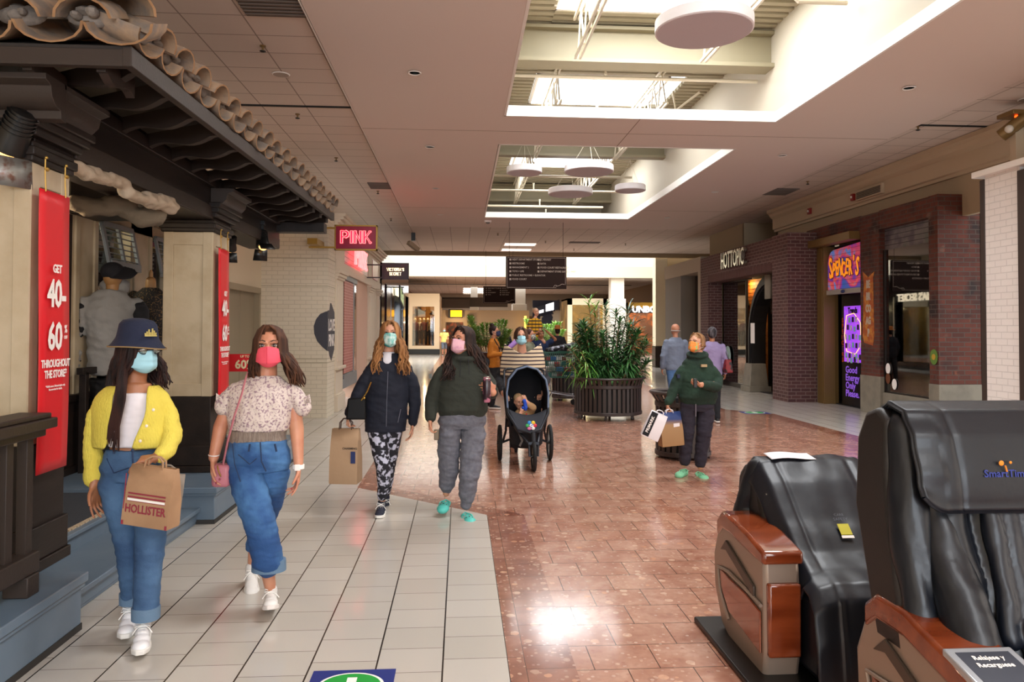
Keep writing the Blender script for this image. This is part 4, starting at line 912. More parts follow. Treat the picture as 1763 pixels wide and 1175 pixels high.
# ------------------------------------------------------------------ pale and black shop fronts on the left
IVO = mat('ivory_moulding_paint', '#d9cbb6', .5); PNK = mat('crimson_sign_face', '#8f0f38', .35); REDP = mat('red_glazed_panel', '#a8324a', .3)
def stroke_text(word, name, m, parent, o, ax, ay, h, w, gap, th, serif=.18, ext=.012, weights=None):
    """slab-serif capitals from bars"""
    G = {'P': ([[(0, 0), (0, 1)], [(0, 1), (.6, 1), (.85, .9), (.9, .75), (.85, .6), (.6, .5), (0, .5)]], [(0, 0), (0, 1)], .9),
         'I': ([[(0, 0), (0, 1)]], [(0, 0), (0, 1)], .0), 'N': ([[(0, 0), (0, 1)], [(0, 1), (.8, 0)], [(.8, 0), (.8, 1)]], [(0, 0), (0, 1), (.8, 1)], .8),
         'K': ([[(0, 0), (0, 1)], [(.8, 1), (.05, .4)], [(.28, .55), (.85, 0)]], [(0, 0), (0, 1), (.8, 1), (.85, 0)], .85),
         'V': ([[(0, 1), (.45, 0)], [(.45, 0), (.9, 1)]], [(0, 1), (.9, 1)], .9), 'A': ([[(0, 0), (.45, 1)], [(.45, 1), (.9, 0)], [(.18, .35), (.72, .35)]], [(0, 0), (.9, 0)], .9),
         'T': ([[(.4, 0), (.4, 1)], [(0, 1), (.8, 1)]], [(.4, 0)], .8), 'E': ([[(0, 0), (0, 1)], [(0, 1), (.65, 1)], [(0, .5), (.5, .5)], [(0, 0), (.65, 0)]], [], .65),
         'R': ([[(0, 0), (0, 1)], [(0, 1), (.5, 1), (.7, .88), (.7, .65), (.5, .52), (0, .5)], [(.35, .5), (.8, 0)]], [(0, 0), (0, 1), (.8, 0)], .8),
         'C': ([[(.8, .8), (.6, .97), (.3, .97), (.05, .72), (.05, .28), (.3, .03), (.6, .03), (.8, .2)]], [], .8), 'O': ([[(.3, 0), (.05, .25), (.05, .75), (.3, 1), (.6, 1), (.85, .75), (.85, .25), (.6, 0), (.3, 0)]], [], .9),
         'S': ([[(.68, .82), (.5, .98), (.2, .98), (.05, .8), (.15, .6), (.55, .42), (.68, .22), (.5, .02), (.2, .02), (.02, .2)]], [], .7), "'": ([[(0, 1), (-.03, .75)]], [], .05), ' ': ([], [], .3)}
    ax = Vector(ax); ay = Vector(ay); az = ax.cross(ay); tot = 0
    for ch in word: tot += G[ch][2] * w + gap
    tot -= gap; x = -tot / 2; b = MB()
    for ch in word:
        st, se, cw = G[ch]
        for pl in st:
            for i in range(len(pl) - 1):
                p = Vector(o) + ax * (x + pl[i][0] * w) + ay * (pl[i][1] * h); q = Vector(o) + ax * (x + pl[i + 1][0] * w) + ay * (pl[i + 1][1] * h)
                vert = abs(pl[i][0] - pl[i + 1][0]) < .3
                e = (q - p).normalized() * th * .3
                b.beam(p - e, q + e, th * (1 if vert else .6), ext, up=az)
        for sx, sy in se:
            p = Vector(o) + ax * (x + sx * w) + ay * (sy * h); b.beam(p - ax * serif * w * 1.1, p + ax * serif * w * 1.1, th * .5, ext, up=az)
        x += cw * w + gap
    return build(b, name, m, parent, smooth=0)
pk = thing('storefront', (-2.8, 18, 0), 'ivory moulded storefront with crimson name panel beside white brick pier', 'storefront')
X = -2.38
def pilas(y0, y1, par, z1=3.5):
    b = MB(); b.box(X - .3, X, y0, y1, 0, z1); b.box(X - .3, X + .05, y0 - .03, y1 + .03, 0, .30); b.box(X - .3, X + .06, y0 - .04, y1 + .04, .80, .86); b.box(X - .3, X + .04, y0 - .02, y1 + .02, .30, .33)
    for z, e in ((2.55, .03), (2.6, .06), (2.66, .09)): b.box(X - .3, X + e, y0 - e, y1 + e, z, z + .06)
    b.box(X - .3, X + .02, y0 + .12, y1 - .12, .95, 2.45)
    return build(b, 'pilaster', IVO, par, bevel=.008)
pilas(14.55, 15.4, pk); pilas(19.6, 20.4, pk); pilas(21.6, 22.25, pk)
b = MB(); b.box(X - .3, X + .02, 14.38, 22.3, 2.72, 2.92); b.box(X - .3, X + .0, 14.38, 22.3, 3.5, 3.6)
for i, (z, e) in enumerate(((3.55, .05), (3.6, .1), (3.66, .16), (3.72, .2))): b.box(X - .3, X + e, 14.3, 22.35, z, z + .06)
b.box(X - .3, X - .02, 20.4, 21.6, 0, 2.72); b.box(X - .3, X + .01, 14.38, 15.45, 2.9, 3.5); b.box(X - .3, X + .01, 19.4, 19.75, 2.9, 3.5)
build(b, 'entablature', IVO, pk, bevel=.008)
b = MB(); b.box(X - .04, X + .0, 15.45, 19.4, 2.92, 3.5)
for k in range(5): b.box(X, X + .006, 15.5, 19.35, 2.97 + k * .11, 2.975 + k * .11)
pn = build(b, 'name_panel', REDP, pk, smooth=0)
b = MB(); b.box(X - .04, X + .012, 20.3, 21.6, 2.95, 3.45); build(b, 'name_panel', REDP, pk, smooth=0)
NEO = mat('pink_white_neon', '#ff8a8a', .4, emit=('#ff8080', 1.5)); NEOR = mat('red_neon_fill', '#ff2a50', .4, emit=('#ff1e46', .8))
stroke_text('PINK', 'lettering', NEO, pn, (X + .09, 17.4, 3.02), Y3, Z3, .36, .42, .25, .1, ext=.05)
PKB = mat('pink_red_brick_print', '#b4605c', .6); bm_ = brick_mat('rose_brick_graphic', '#b05a58', '#c07a70', '#d8a89a', bw=.12, rh=.06, ms=.006, rough=.5)
b = MB(); b.box(X - .045, X - .035, 15.75, 17.05, .66, 2.6); build(b, 'window_graphic', bm_, pk, smooth=0)
b = MB(); b.box(X - .06, X - .05, 15.75, 17.6, .55, 2.7); build(b, 'window_pane', m_pane('clear_shop_pane', (.95, .95, .95, 1), .0), pk, smooth=0)
b = MB(); b.box(X - .3, X - .03, 15.6, 17.7, .35, .55); b.box(X - .15, X - .02, 15.7, 17.6, .55, .63); b.box(X - .15, X - .02, 15.7, 17.6, 2.62, 2.72); b.box(X - .15, X - .03, 17.1, 17.2, .6, 2.65); build(b, 'window_frame', mat('steel_grey_frame', '#8a9096', .4, .3), pk, smooth=0)
b = MB(); b.box(X - .35, X - .04, 17.7, 19.6, 0, 2.72); build(b, 'side_panel', mat('blush_wall_panel', '#d8b39c', .7), pk, smooth=0)
b = MB(); b.box(X - .35, X - .3, 15.3, 17.8, .3, 2.75); b.box(X - .32, X - .05, 15.4, 15.62, 0, 2.75); build(b, 'shop_lining', mat('blush_lining', '#b89884', .8), pk, smooth=0)
def blade(name, o0, o1, z0, z1, y, frame, face, label, brx=None):
    t = thing(name, ((o0 + o1) / 2, y, z0), label, 'sign'); f = .022
    b = MB(); b.box(o0, o1, y - .06, y + .06, z0, z0 + f); b.box(o0, o1, y - .06, y + .06, z1 - f, z1); b.box(o0, o0 + f, y - .06, y + .06, z0, z1); b.box(o1 - f, o1, y - .06, y + .06, z0, z1)
    build(b, 'frame', frame, t, smooth=0); b = MB(); b.box(o0 + f, o1 - f, y - .045, y + .045, z0 + f, z1 - f); fc = build(b, 'face', face, t, smooth=0)
    b = MB(); zz = (z0 + z1) / 2
    for z in (z1 - .05, z0 + .05): b = MB(); b.beam((brx, y, z), (o0, y, z), .03, .03); build(b, 'bracket', frame, t, smooth=0)
    return t
a0, a1 = P(577, 388, 13.0), P(650, 432, 13.0)
t = blade('blade_sign', a0.x, a1.x, a1.z, a0.z, 13.0, GOLD, PNK, 'crimson hanging sign reading PINK in red neon slab letters', -2.6)
b = MB(); b.box(-2.62, -2.45, 12.95, 13.6, a1.z + .1, a1.z + .2); build(b, 'wall_arm', GOLD, t, smooth=0)
cx_ = (a0.x + a1.x) / 2; cz_ = (a0.z + a1.z) / 2
stroke_text('PINK', 'lettering', NEO, t, (cx_, 12.947, cz_ - .085), X3, Z3, .19, .12, .06, .05, ext=.012); stroke_text('PINK', 'lettering', NEOR, t, (cx_, 12.938, cz_ - .085), X3, Z3, .19, .12, .06, .026, serif=.12, ext=.012)
# heart emblem folded round the pier corner
HT = mat('slate_heart_paint', '#3c3c46', .6); t = thing('heart_emblem', (-2.38, 13.6, 1.0), 'dark heart emblem wrapping the corner of the white brick pier', 'wall graphic')
def HP(u, v): q = P(u, v, 13.59); return (q.x, q.z)
b = MB(); pts = [HP(566, 536), HP(560, 537), HP(551, 541), HP(544, 550), HP(540, 562), HP(541, 575), HP(546, 588), HP(555, 598), HP(564, 605)]
pts = [(min(p[0], -2.38), p[1]) for p in pts]; pts[0] = (-2.38, pts[0][1]); pts[-1] = (-2.38, pts[-1][1])
b.prism(pts, (0, 13.598, 0), X3, Z3, .004); build(b, 'heart_left', HT, t, smooth=0)
b = MB(); pts = [(13.6, 1.92), (13.78, 1.93), (13.86, 2.06), (13.95, 2.06), (14.3, 1.9), (14.36, 1.5), (14.3, 1.2), (14.0, 1.0), (13.82, 1.1), (13.75, 1.18), (13.6, 1.2)]
b.prism(pts, (-2.378, 0, 0), Y3, Z3, .004); build(b, 'heart_right', HT, t, smooth=0)
for i, w in enumerate(('LOVE', 'PINK')): text(w, 'lettering', WHT, t, (-2.371, 13.98, 1.65 - i * .28), Y3, Z3, .3, .001, .008, xs=.9)
# black glossy lingerie shop
vs = thing('storefront', (-2.8, 28, 0), 'glossy black storefront with mauve panels beyond the ivory one', 'storefront'); BG = mat('gloss_black_panel', '#100b0d', .08); MV = mat('mauve_gloss_panel', '#4a2f38', .15)
b = MB(); b.box(X - .3, X + .02, 22.4, 34, 3.0, 3.95); b.box(X - .3, X + .04, 22.4, 23.2, 0, 3.95); b.box(X - .3, X + .03, 25.6, 26.6, 0, 3.0); b.box(X - .3, X + .06, 30.6, 31.6, 0, 3.0); b.box(X - .3, X + .06, 33.4, 34, 0, 3.0); b.box(X - .3, X, 22.4, 34, 0, .3); b.box(X - .35, X - .3, 22.4, 34, 0, 3.9); build(b, 'black_panels', BG, vs, smooth=0)
b = MB(); b.box(X - .3, X + .02, 24.0, 25.6, .3, 3.0); build(b, 'mauve_panel', MV, vs, smooth=0); b = MB(); b.box(X - .2, X - .18, 26.6, 30.6, .3, 3.0); b.box(X - .2, X - .18, 23.2, 24.0, .3, 3.0); b.box(X - .2, X - .18, 31.6, 33.4, .3, 3.0); build(b, 'window_pane', PANE2, vs, smooth=0)
b = MB()
for y in (23.2, 24.0, 26.7, 30.5): b.box(X, X + .03, y, y + .05, .3, 3.0)
build(b, 'chrome_strip', mat('polished_chrome', '#e8e8ea', .08, 1), vs, smooth=0)
LTR = mat('warm_white_lit_letter', '#fff2d8', .4, emit=('#fff0cc', 1.0))
text("VICTORIA'S SECRET", 'lettering', LTR, vs, (X + .07, 28.4, 2.92), Y3, Z3, .42, .02, .012, xs=.95)
a0, a1 = P(658, 453, 19.0), P(704, 482, 19.0)
t = blade('blade_sign', a0.x, a1.x, a1.z, a0.z, 19.0, mat('dark_plum_frame', '#1c1214', .4), mat('dark_plum_face', '#241316', .4, mix=('#4a1820', 1.5, .5, .6)), "dark plum hanging sign reading VICTORIA'S SECRET in lit letters", -2.4)
cx_ = (a0.x + a1.x) / 2; zt2 = a0.z; stroke_text("VICTORIA'S", 'lettering', LTR, t, (cx_, 18.95, zt2 - .2), X3, Z3, .068, .045, .018, .014, ext=.01); stroke_text('SECRET', 'lettering', LTR, t, (cx_, 18.95, zt2 - .31), X3, Z3, .068, .045, .018, .014, ext=.01)
a0, a1 = P(684, 488, 24.5), P(700, 512, 24.5); t = thing('display_screen', (a0.x, 24.5, a1.z), 'tilted screen with pale green picture under the black shop sign', 'screen')
b = MB(); b.prism([(0, 0), (.62, -.28), (.60, .24), (-.02, .52)], (-2.15, 26.2, 2.6), (.12, 1.2, 0), Z3, .05); build(b, 'casing', BLKM, t, smooth=0)
b = MB(); b.prism([(.05, .03), (.57, -.2), (.55, .19), (.03, .44)], (-2.095, 26.2, 2.6), (.12, 1.2, 0), Z3, -.004); build(b, 'picture', mat('green_screen_picture', '#b8c890', .4, mix=('#3a4a30', 6, .45, .55), emit=('#a8b880', .6)), t, smooth=0)
b = MB(); b.beam((-2.4, 26.5, 3.05), (-2.0, 26.5, 3.05), .04, .04); b.beam((-2.05, 26.5, 3.05), (-2.05, 26.5, 2.8), .03, .03); build(b, 'arm', BLKM, t, smooth=0)
# ------------------------------------------------------------------ far end of the concourse
FC = mat('pale_peach_plaster', '#cdb593', .8)
fk = thing('storefront', (-2.2, 46, 0), 'cream box shopfront with a lit window of mannequins at far left', 'storefront')
b = MB(); b.box(-3.3, -1.3, 46, 46.2, 0, .55); b.box(-3.3, -1.3, 46, 46.2, 2.95, 3.75); b.box(-3.3, -2.95, 46, 46.2, .55, 2.95); b.box(-1.62, -1.3, 46, 46.2, .55, 2.95); b.box(-1.4, -1.3, 46.2, 52, 0, 3.75); b.box(-3.3, -1.3, 46.2, 52, 3.7, 3.75); b.box(-3.3, -3.2, 46.2, 52, 0, 3.7); build(b, 'shell', FC, fk, smooth=0)
b = MB(); b.box(-3.32, -1.27, 45.96, 46, .02, .35); build(b, 'kick_board', BLKM, fk, smooth=0)
b = MB(); b.box(-3.2, -1.4, 49, 49.05, 0, 3.7); build(b, 'shop_lining', mat('golden_lining', '#b07a34', .8, mix=('#3a2a22', 1.8, .5, .55)), fk, smooth=0)
b = MB(); b.box(-2.95, -1.62, 46.08, 46.09, .55, 2.95); build(b, 'window_pane', PANE, fk, smooth=0)
point('far_window_lamp', (-2.2, 46.9, 2.8), 60, (1, .75, .45))
def mannequin_simple(x, y, z, h, m1, m2, label, group=None):
    t = thing('mannequin', (x, y, z), label, 'mannequin', group); s = h / 1.75; b = MB()
    R = [(Vector((x, y, z + k * s)), rx * s, ry * s, X3) for k, rx, ry in ((.95, .15, .1), (1.05, .13, .09), (1.15, .12, .09), (1.3, .16, .11), (1.42, .17, .1), (1.47, .08, .06))]
    b.rings(R, 16)
    for q in (-1, 1): b.tube([(x + q * .17 * s, y, z + 1.4 * s), (x + q * .22 * s, y + .02, z + 1.15 * s), (x + q * .21 * s, y - .06, z + .9 * s)], [.05 * s, .045 * s, .03 * s], 8)
    build(b, 'top', m1, t)
    b = MB()
    for q in (-1, 1): b.tube([(x + q * .08 * s, y, z + .98 * s), (x + q * .09 * s, y, z + .5 * s), (x + q * .1 * s, y, z + .04)], [.09 * s, .065 * s, .05 * s], 10)
    build(b, 'trousers', m2, t)
    b = MB(); b.ell((x, y, z + 1.62 * s), (.085 * s, .1 * s, .12 * s)); b.tube([(x, y, z + 1.45 * s), (x, y, z + 1.56 * s)], .05 * s, 10); build(b, 'head', mat('mannequin_skin', '#d8b890', .5), t); return t
MC = [mat('burgundy_cloth', '#6a2420', .9), mat('cream_cloth', '#cdb898', .9), mat('dark_cloth', '#241f22', .9), mat('tan_cloth', '#9c7a4c', .9)]
for i, (x, a, c, lb) in enumerate(((-2.85, 0, 2, 'burgundy'), (-2.55, 1, 2, 'cream and near the middle'), (-2.3, 0, 2, 'burgundy and beside the cream one'), (-2.05, 2, 2, 'black'), (-1.85, 3, 2, 'tan'))): mannequin_simple(x, 47.1 + .1 * (i % 2), .56, 1.72, MC[a], MC[c], 'mannequin in %s top in the far left lit window' % lb)
# wall with amber sign, right of the box shop
b = MB(); b.box(-1.3, 4.8, 52.5, 52.6, 0, 2.9); wq = struct(b, 'wall_far_shops', FC, smooth=0)
b = MB(); b.box(-1.6, 3.2, 51.2, 51.6, 3.1, 3.75, top=(0, .1)); b.box(-1.6, .6, 50.9, 51.2, 3.0, 3.6); struct(b, 'trim_6', mat('brown_bulkhead', '#4a3f34', .8), smooth=0)
t = thing('wall_sign', (-.4, 52.4, 2.2), 'glowing amber sign on the far wall above a doorway', 'sign'); b = MB(); b.box(-.85, .12, 52.25, 52.45, 2.35, 2.95); build(b, 'casing', BLKM, t, smooth=0); b = MB(); b.box(-.72, .08, 52.22, 52.25, 2.42, 2.88); fa = build(b, 'lit_face', mat('amber_lit_face', '#ffb820', .4, emit=('#ffaa10', 2.0)), t, smooth=0)
text('OPEN', 'lettering', mat('brown_print', '#8a4a10', .5), fa, (-.32, 52.21, 2.65), X3, Z3, .3, .005, .01) if False else None
b = MB(); b.box(-1.0, .15, 52.42, 52.5, 0, 2.05); struct(b, 'doorway_1', mat('dark_doorway', '#3a2418', .7, mix=('#7a3a20', 2.5, .5, .6)), smooth=0)
point('far_shop_lamp', (-.3, 51.6, 2.0), 25, (1, .7, .4))
b = MB(); b.box(.45, .9, 52.34, 52.4, .8, 2.6); tag(build(b, 'poster', mat('olive_poster', '#6a6444', .7, mix=('#c8b860', 4, .5, .55)), smooth=0), 'narrow olive poster on far wall right of the amber sign', 'poster')
# rows of dark shops and lit counters at the very end
b = MB(); b.box(-4.2, 12.9, 66, 66.3, 2.75, 4.7); struct(b, 'wall_far_bulkhead', mat('tan_bulkhead', '#8f7f6c', .8), smooth=0)
b = MB(); b.box(2.8, 12.9, 69, 69.1, 0, 2.75); struct(b, 'wall_far_counter', mat('amber_shop_depth', '#4a3222', .8, mix=('#c8742c', .9, .5, .6)), smooth=0)
for x, lb in ((3.4, 'left'), (6.2, 'right')):
    b = MB(); b.box(x, x + .8, 68.5, 68.55, .5, 1.9); tag(build(b, 'lit_panel', mat('amber_counter_glow', '#ffb040', .4, emit=('#ffa030', 2.2)), smooth=0), 'amber glowing counter panel at the far end, %s of the two' % lb, 'light panel')
b = MB(); b.box(2.7, 4.7, 65.9, 66, 2.1, 2.7); tag(build(b, 'shop_sign', BLKM, smooth=0), 'black sign board at the very end of the concourse', 'sign')
point('far_food_lamp', (5, 66.8, 2.5), 120, (1, .7, .35))
def column(x, y, w, label, z1=4.9, m=None):
    b = MB(); b.box(x - w / 2, x + w / 2, y - w / 2, y + w / 2, 0, z1); b.box(x - w * .6, x + w * .6, y - w * .6, y + w * .6, 0, z1 * .72); return struct(b, 'column', m or mat('white_column_paint', '#efe9da', .6), bevel=.02)
column(9.35, 44.6, .8, '', 4.75); column(4.2, 54, .85, '', 4.7); column(.95, 54, .5, '', 4.7)
t = thing('pilaster', (8.4, 31, 0), 'cream pilaster with dark base where the ceiling steps up on the right', 'pilaster')
b = MB(); b.box(8.12, 8.62, 30.8, 31.3, .9, 4.6); build(b, 'shaft', mat('cream_column_paint', '#e6d8b8', .6), t, smooth=0); b = MB(); b.box(8.1, 8.64, 30.78, 31.32, 0, .9); build(b, 'dark_base', mat('espresso_base', '#2c1c14', .4), t, smooth=0)
b = MB(); b.box(8.62, 11.3, 31.2, 31.3, 0, 4.7); struct(b, 'wall_right_return', mat('tan_return_wall', '#a08766', .8), smooth=0)
# shops on the far right
def far_shop(x0, x1, y, z1, wall, inner, label, lamp, sgn=None, col=(1, .75, .4)):
    t = thing('storefront', ((x0 + x1) / 2, y, 0), label, 'storefront'); b = MB(); w = .28
    b.box(x0, x0 + w, y, y + .3, 0, z1); b.box(x1 - w, x1, y, y + .3, 0, z1); b.box(x0, x1, y, y + .3, z1 - .4, z1); build(b, 'portal_frame', wall, t, smooth=0)
    b = MB(); b.box(x0, x1, y + 3, y + 3.1, 0, z1); b.box(x0, x0 + .05, y + .3, y + 3, 0, z1); b.box(x1 - .05, x1, y + .3, y + 3, 0, z1); b.box(x0, x1, y + .3, y + 3, z1 - .1, z1); build(b, 'shop_lining', inner, t, smooth=0)
    b = MB(); b.box(x0 + w, x1 - w, y + .1, y + .11, 0, z1 - .4); build(b, 'window_pane', PANE, t, smooth=0)
    point('far_shop_lamp', ((x0 + x1) / 2, y + 1.2, z1 - .5), lamp, col); return t
IN1 = mat('olive_gold_interior', '#8f7a4c', .8, mix=('#c8a45c', 1.2, .45, .62)); IN2 = mat('orange_interior', '#b8641c', .8, mix=('#5a2c12', 1.5, .5, .6))
far_shop(6.6, 9.1, 46, 3.5, mat('cream_column_paint', '#e6d8b8', .6), IN1, 'cream portal shop with glass front behind the big leafy planter', 90)
s2 = far_shop(10.4, 14.5, 47, 3.3, mat('cream_column_paint', '#e6d8b8', .6), IN2, 'orange lit shop with yellow sign band behind the planter palms', 260)
b = MB(); b.box(10.6, 14.4, 46.8, 47.0, 2.9, 3.3); sb = build(b, 'sign_band', mat('yellow_sign_band', '#b88a20', .5), s2, smooth=0); b = MB(); b.box(10.6, 14.4, 46.78, 46.8, 2.62, 2.95); build(b, 'brown_band', mat('brown_band', '#3a2a24', .5), s2, smooth=0)
text('UNBOW ON', 'lettering', mat('white_lit_letter', '#ffffff', .4, emit=('#ffffff', 1.5)), s2, (12.4, 46.74, 2.85), X3, Z3, .55, .02, .02)
s3 = thing('storefront', (5.9, 50, 0), 'navy and white checked storefront with bright screens beyond the stroller group', 'storefront')
b = MB(); b.box(5.0, 6.9, 52, 52.2, 0, 3.6); build(b, 'facade', mat('navy_check_wall', '#1c2440', .6, mix=('#c8c0b0', 1.3, .5, .52)), s3, smooth=0)
b = MB(); b.prism([(0, 0), (1.7, .5), (1.7, 1.15), (0, .55)], (5.1, 51.6, 2.5), X3, Z3, .2); build(b, 'sign_band', mat('navy_band', '#161c34', .5), s3, smooth=0)
b = MB(); b.prism([(.75, .3), (1.3, .42), (1.3, .95), (.75, .78)], (5.1, 51.38, 2.5), X3, Z3, .02); b.prism([(.05, .1), (.6, .25), (.6, .45), (.05, .3)], (5.1, 51.38, 2.5), X3, Z3, .02); build(b, 'lit_sign', mat('white_lit_letter', '#ffffff', .4, emit=('#ffffff', 1.5)), s3, smooth=0)
b = MB(); b.box(6.9, 6.95, 46.3, 52, 0, 3.4); struct(b, 'wall_far_side', mat('cream_column_paint', '#e6d8b8', .6), smooth=0)
b = MB(); b.box(4.4, 4.55, 51.8, 51.9, .6, 2.5); tag(build(b, 'light_strip', mat('yellow_edge_light', '#ffd060', .4, emit=('#ffc850', 2)), smooth=0), 'thin yellow light strip at the edge of the navy shopfront', 'light')
# slatted skylight at the far end, its daylight put in as glowing panels
for i in range(5):
    y = 57 + i * 3.0; b = MB(); b.box(.2, 4.6, y, y + 1.3, ZC - .03, ZC - .01)
    tag(build(b, 'lit_ceiling_panel', mat('luminous_skylight_panel', '#ffffff', .5, emit=('#fffdf5', 3)), smooth=0), 'long white skylight slit as a glowing panel at far end, number %s from the front' % ('one', 'two', 'three', 'four', 'five')[i], 'light', 'far skylight slit panels')
# mannequins by the porch shop
def hoodie_man():
    t = thing('mannequin', (-3.32, 7.35, .27), 'mannequin in pale grey hoodie, dark vest and black cap behind the hatted woman', 'mannequin')
    b = MB(); c = Vector((-3.3, 7.3, 0))
    b.rings([(c + Vector((0, 0, z)), rx, ry, Vector((.9, .43, 0))) for z, rx, ry in ((1.15, .17, .12), (1.3, .18, .13), (1.55, .2, .14), (1.75, .23, .14), (1.88, .2, .11), (1.95, .1, .09))], 20)
    for s in (-1, 1): b.cap(c + Vector((s * .2, s * .1, 1.82)), .07, c + Vector((s * .26, s * .12, 1.5)), .06); b.cap(c + Vector((s * .26, s * .12, 1.5)), .06, c + Vector((s * .24, s * .1 - .05, 1.2)), .045)
    b.ell(c + Vector((0, .1, 2.0)), (.13, .1, .1)); blob(b, 'hoodie', mat('pale_grey_fleece', '#8f8c88', .95, bump=(80, .3)), t, .014, 3, (.02, (8, 8, 14)))
    b = MB(); b.rings([(c + Vector((0, 0, z)), rx, ry, X3) for z, rx, ry in ((.27, .12, .1), (.7, .15, .12), (1.12, .17, .13))], 16)
    for s in (-1, 1): b.cap(c + Vector((s * .22, s * .1, 1.8)), .075, c + Vector((s * .28, s * .12, 1.45)), .07); b.cap(c + Vector((s * .28, s * .12, 1.45)), .07, c + Vector((s * .27, s * .1 - .03, .95)), .06)
    blob(b, 'vest_and_trousers', mat('black_padded_cloth', '#121114', .8), t, .014, 3, (.02, (8, 8, 12)))
    b = MB(); b.ell(c + Vector((.02, 0, 2.13)), (.105, .12, .09)); b.tube([c + Vector((.08, -.03, 2.12)), c + Vector((.2, -.09, 2.10)), c + Vector((.27, -.12, 2.08))], [.1, .085, .05], 14, flat=.16); blob(b, 'cap', mat('black_cap_cloth', '#17151a', .85), t, .01, 2)
    b = MB(); b.cap(c + Vector((.02, 0, 1.92)), .05, c + Vector((.02, 0, 2.05)), .06); b.ell(c + Vector((.02, 0, 2.08)), (.08, .09, .1)); build(b, 'head', mat('mannequin_wood', '#a97c4c', .5), t)
hoodie_man()
t = thing('mannequin', (-3.2, 8.15, .27), 'headless dress form in black speckled lace top beside the second porch post', 'mannequin'); c = Vector((-3.25, 8.1, 0)); b = MB()
b.rings([(c + Vector((0, 0, z)), rx, ry, X3) for z, rx, ry in ((1.35, .13, .1), (1.5, .14, .11), (1.75, .18, .13), (1.92, .19, .12), (2.02, .08, .07))], 20)
for s in (-1, 1): b.cap(c + Vector((s * .17, 0, 1.93)), .06, c + Vector((s * .22, 0, 1.6)), .05)
blob(b, 'lace_top', mat('black_speckled_lace', '#191412', .8, mix=('#7a5a34', 70, .55, .62)), t, .012, 2)
b = MB(); b.cap(c + Vector((0, 0, 2.0)), .055, c + Vector((0, 0, 2.09)), .05); b.ell(c + Vector((0, 0, 2.16)), (.02, .02, .05)); build(b, 'neck_cap', mat('mannequin_wood', '#a97c4c', .5), t)
b = MB(); b.rings([(c + Vector((0, 0, z)), rx, ry, X3) for z, rx, ry in ((.3, .16, .13), (.9, .16, .13), (1.3, .14, .11), (1.37, .12, .1))], 18); build(b, 'skirt', mat('pale_patterned_skirt', '#8f7f68', .9, mix=('#3a3434', 12, .5, .6)), t)
# ------------------------------------------------------------------ things in and under the ceiling
for i, (x, z) in enumerate(((1.66, 5.5), (3.5, 5.5))):
    for (y0, y1, lb) in ((2.4, 10.6, 'near'), (12.6, 16.9, 'middle'), (17.4, 23.1, 'far')):
        t = thing('roof_joist', (x, y0, z), 'white open web roof joist, %s one in the %s bay of skylight shaft' % (('left', 'right')[i], lb), 'joist', 'white roof joists')
        b = MB()
        for s in (-.035, .035): b.beam((x + s, y0, z), (x + s, y1, z), .03, .04); b.beam((x + s, y0 - .1, z + .6), (x + s, y1 + .1, z + .6), .03, .04)
        build(b, 'chord', STEEL, t, smooth=0); b = MB(); n = round((y1 - y0) / .55)
        for k in range(n):
            ya = y0 + (y1 - y0) * k / n; yb = y0 + (y1 - y0) * (k + 1) / n; ym = (ya + yb) / 2
            b.beam((x, ya, z), (x, ym, z + .6), .022, .022); b.beam((x, ym, z + .6), (x, yb, z), .022, .022)
        build(b, 'web', STEEL, t, smooth=0)
PIPE = mat('cream_pipe_paint', '#d0c6ae', .5)
def pipe_run(pts, r, label, heads=()):
    t = thing('sprinkler_pipe', Vector(pts[0]), label, 'pipe', 'cream sprinkler pipes'); b = MB(); b.tube(pts, r, 8); build(b, 'pipe', PIPE, t)
    for h in heads:
        b = MB(); b.tube([h, Vector(h) + Vector((0, 0, .14)), Vector(h) + Vector((0, 0, .2))], [.018, .018, .03], 8); b.ell(h, .03, 8, 6); build(b, 'sprinkler_head', PIPE, t)
pipe_run([(.62, 11.55, 5.55), (4.69, 11.55, 5.55)], .03, 'cream pipe just behind the big girder over the first opening', [(2.25, 11.55, 5.6)])
pipe_run([(.62, 14.2, 5.72), (4.5, 14.2, 5.72)], .025, 'cream pipe crossing beneath the second skylight', [(2.6, 14.2, 5.72)])
pipe_run([(3.9, 8.6, 6.1), (3.92, 8.6, 5.6), (4.0, 8.6, 5.52), (4.6, 8.6, 5.52)], .028, 'cream bent pipe dropping near the right shaft wall')
pipe_run([(3.95, 8.6, 5.75), (4.35, 8.3, 6.1)], .026, 'short cream diagonal pipe beside the bent pipe')
pipe_run([(3.8, 13.2, 5.9), (3.85, 13.2, 5.55), (4.2, 12.9, 5.8)], .024, 'cream forked pipe in the middle bay right of skylight')
for i, (y, z, x1) in enumerate(((18.2, 5.35, 4.2), (19.6, 5.25, 4.3), (20.9, 5.05, 4.0), (22.0, 4.95, 3.6))):
    pipe_run([(.62, y, z), (x1, y, z)], .028, 'cream cross pipe over the second opening, %s from the front' % ('first', 'second', 'third', 'fourth')[i], [(1.6 + .3 * i, y, z)])
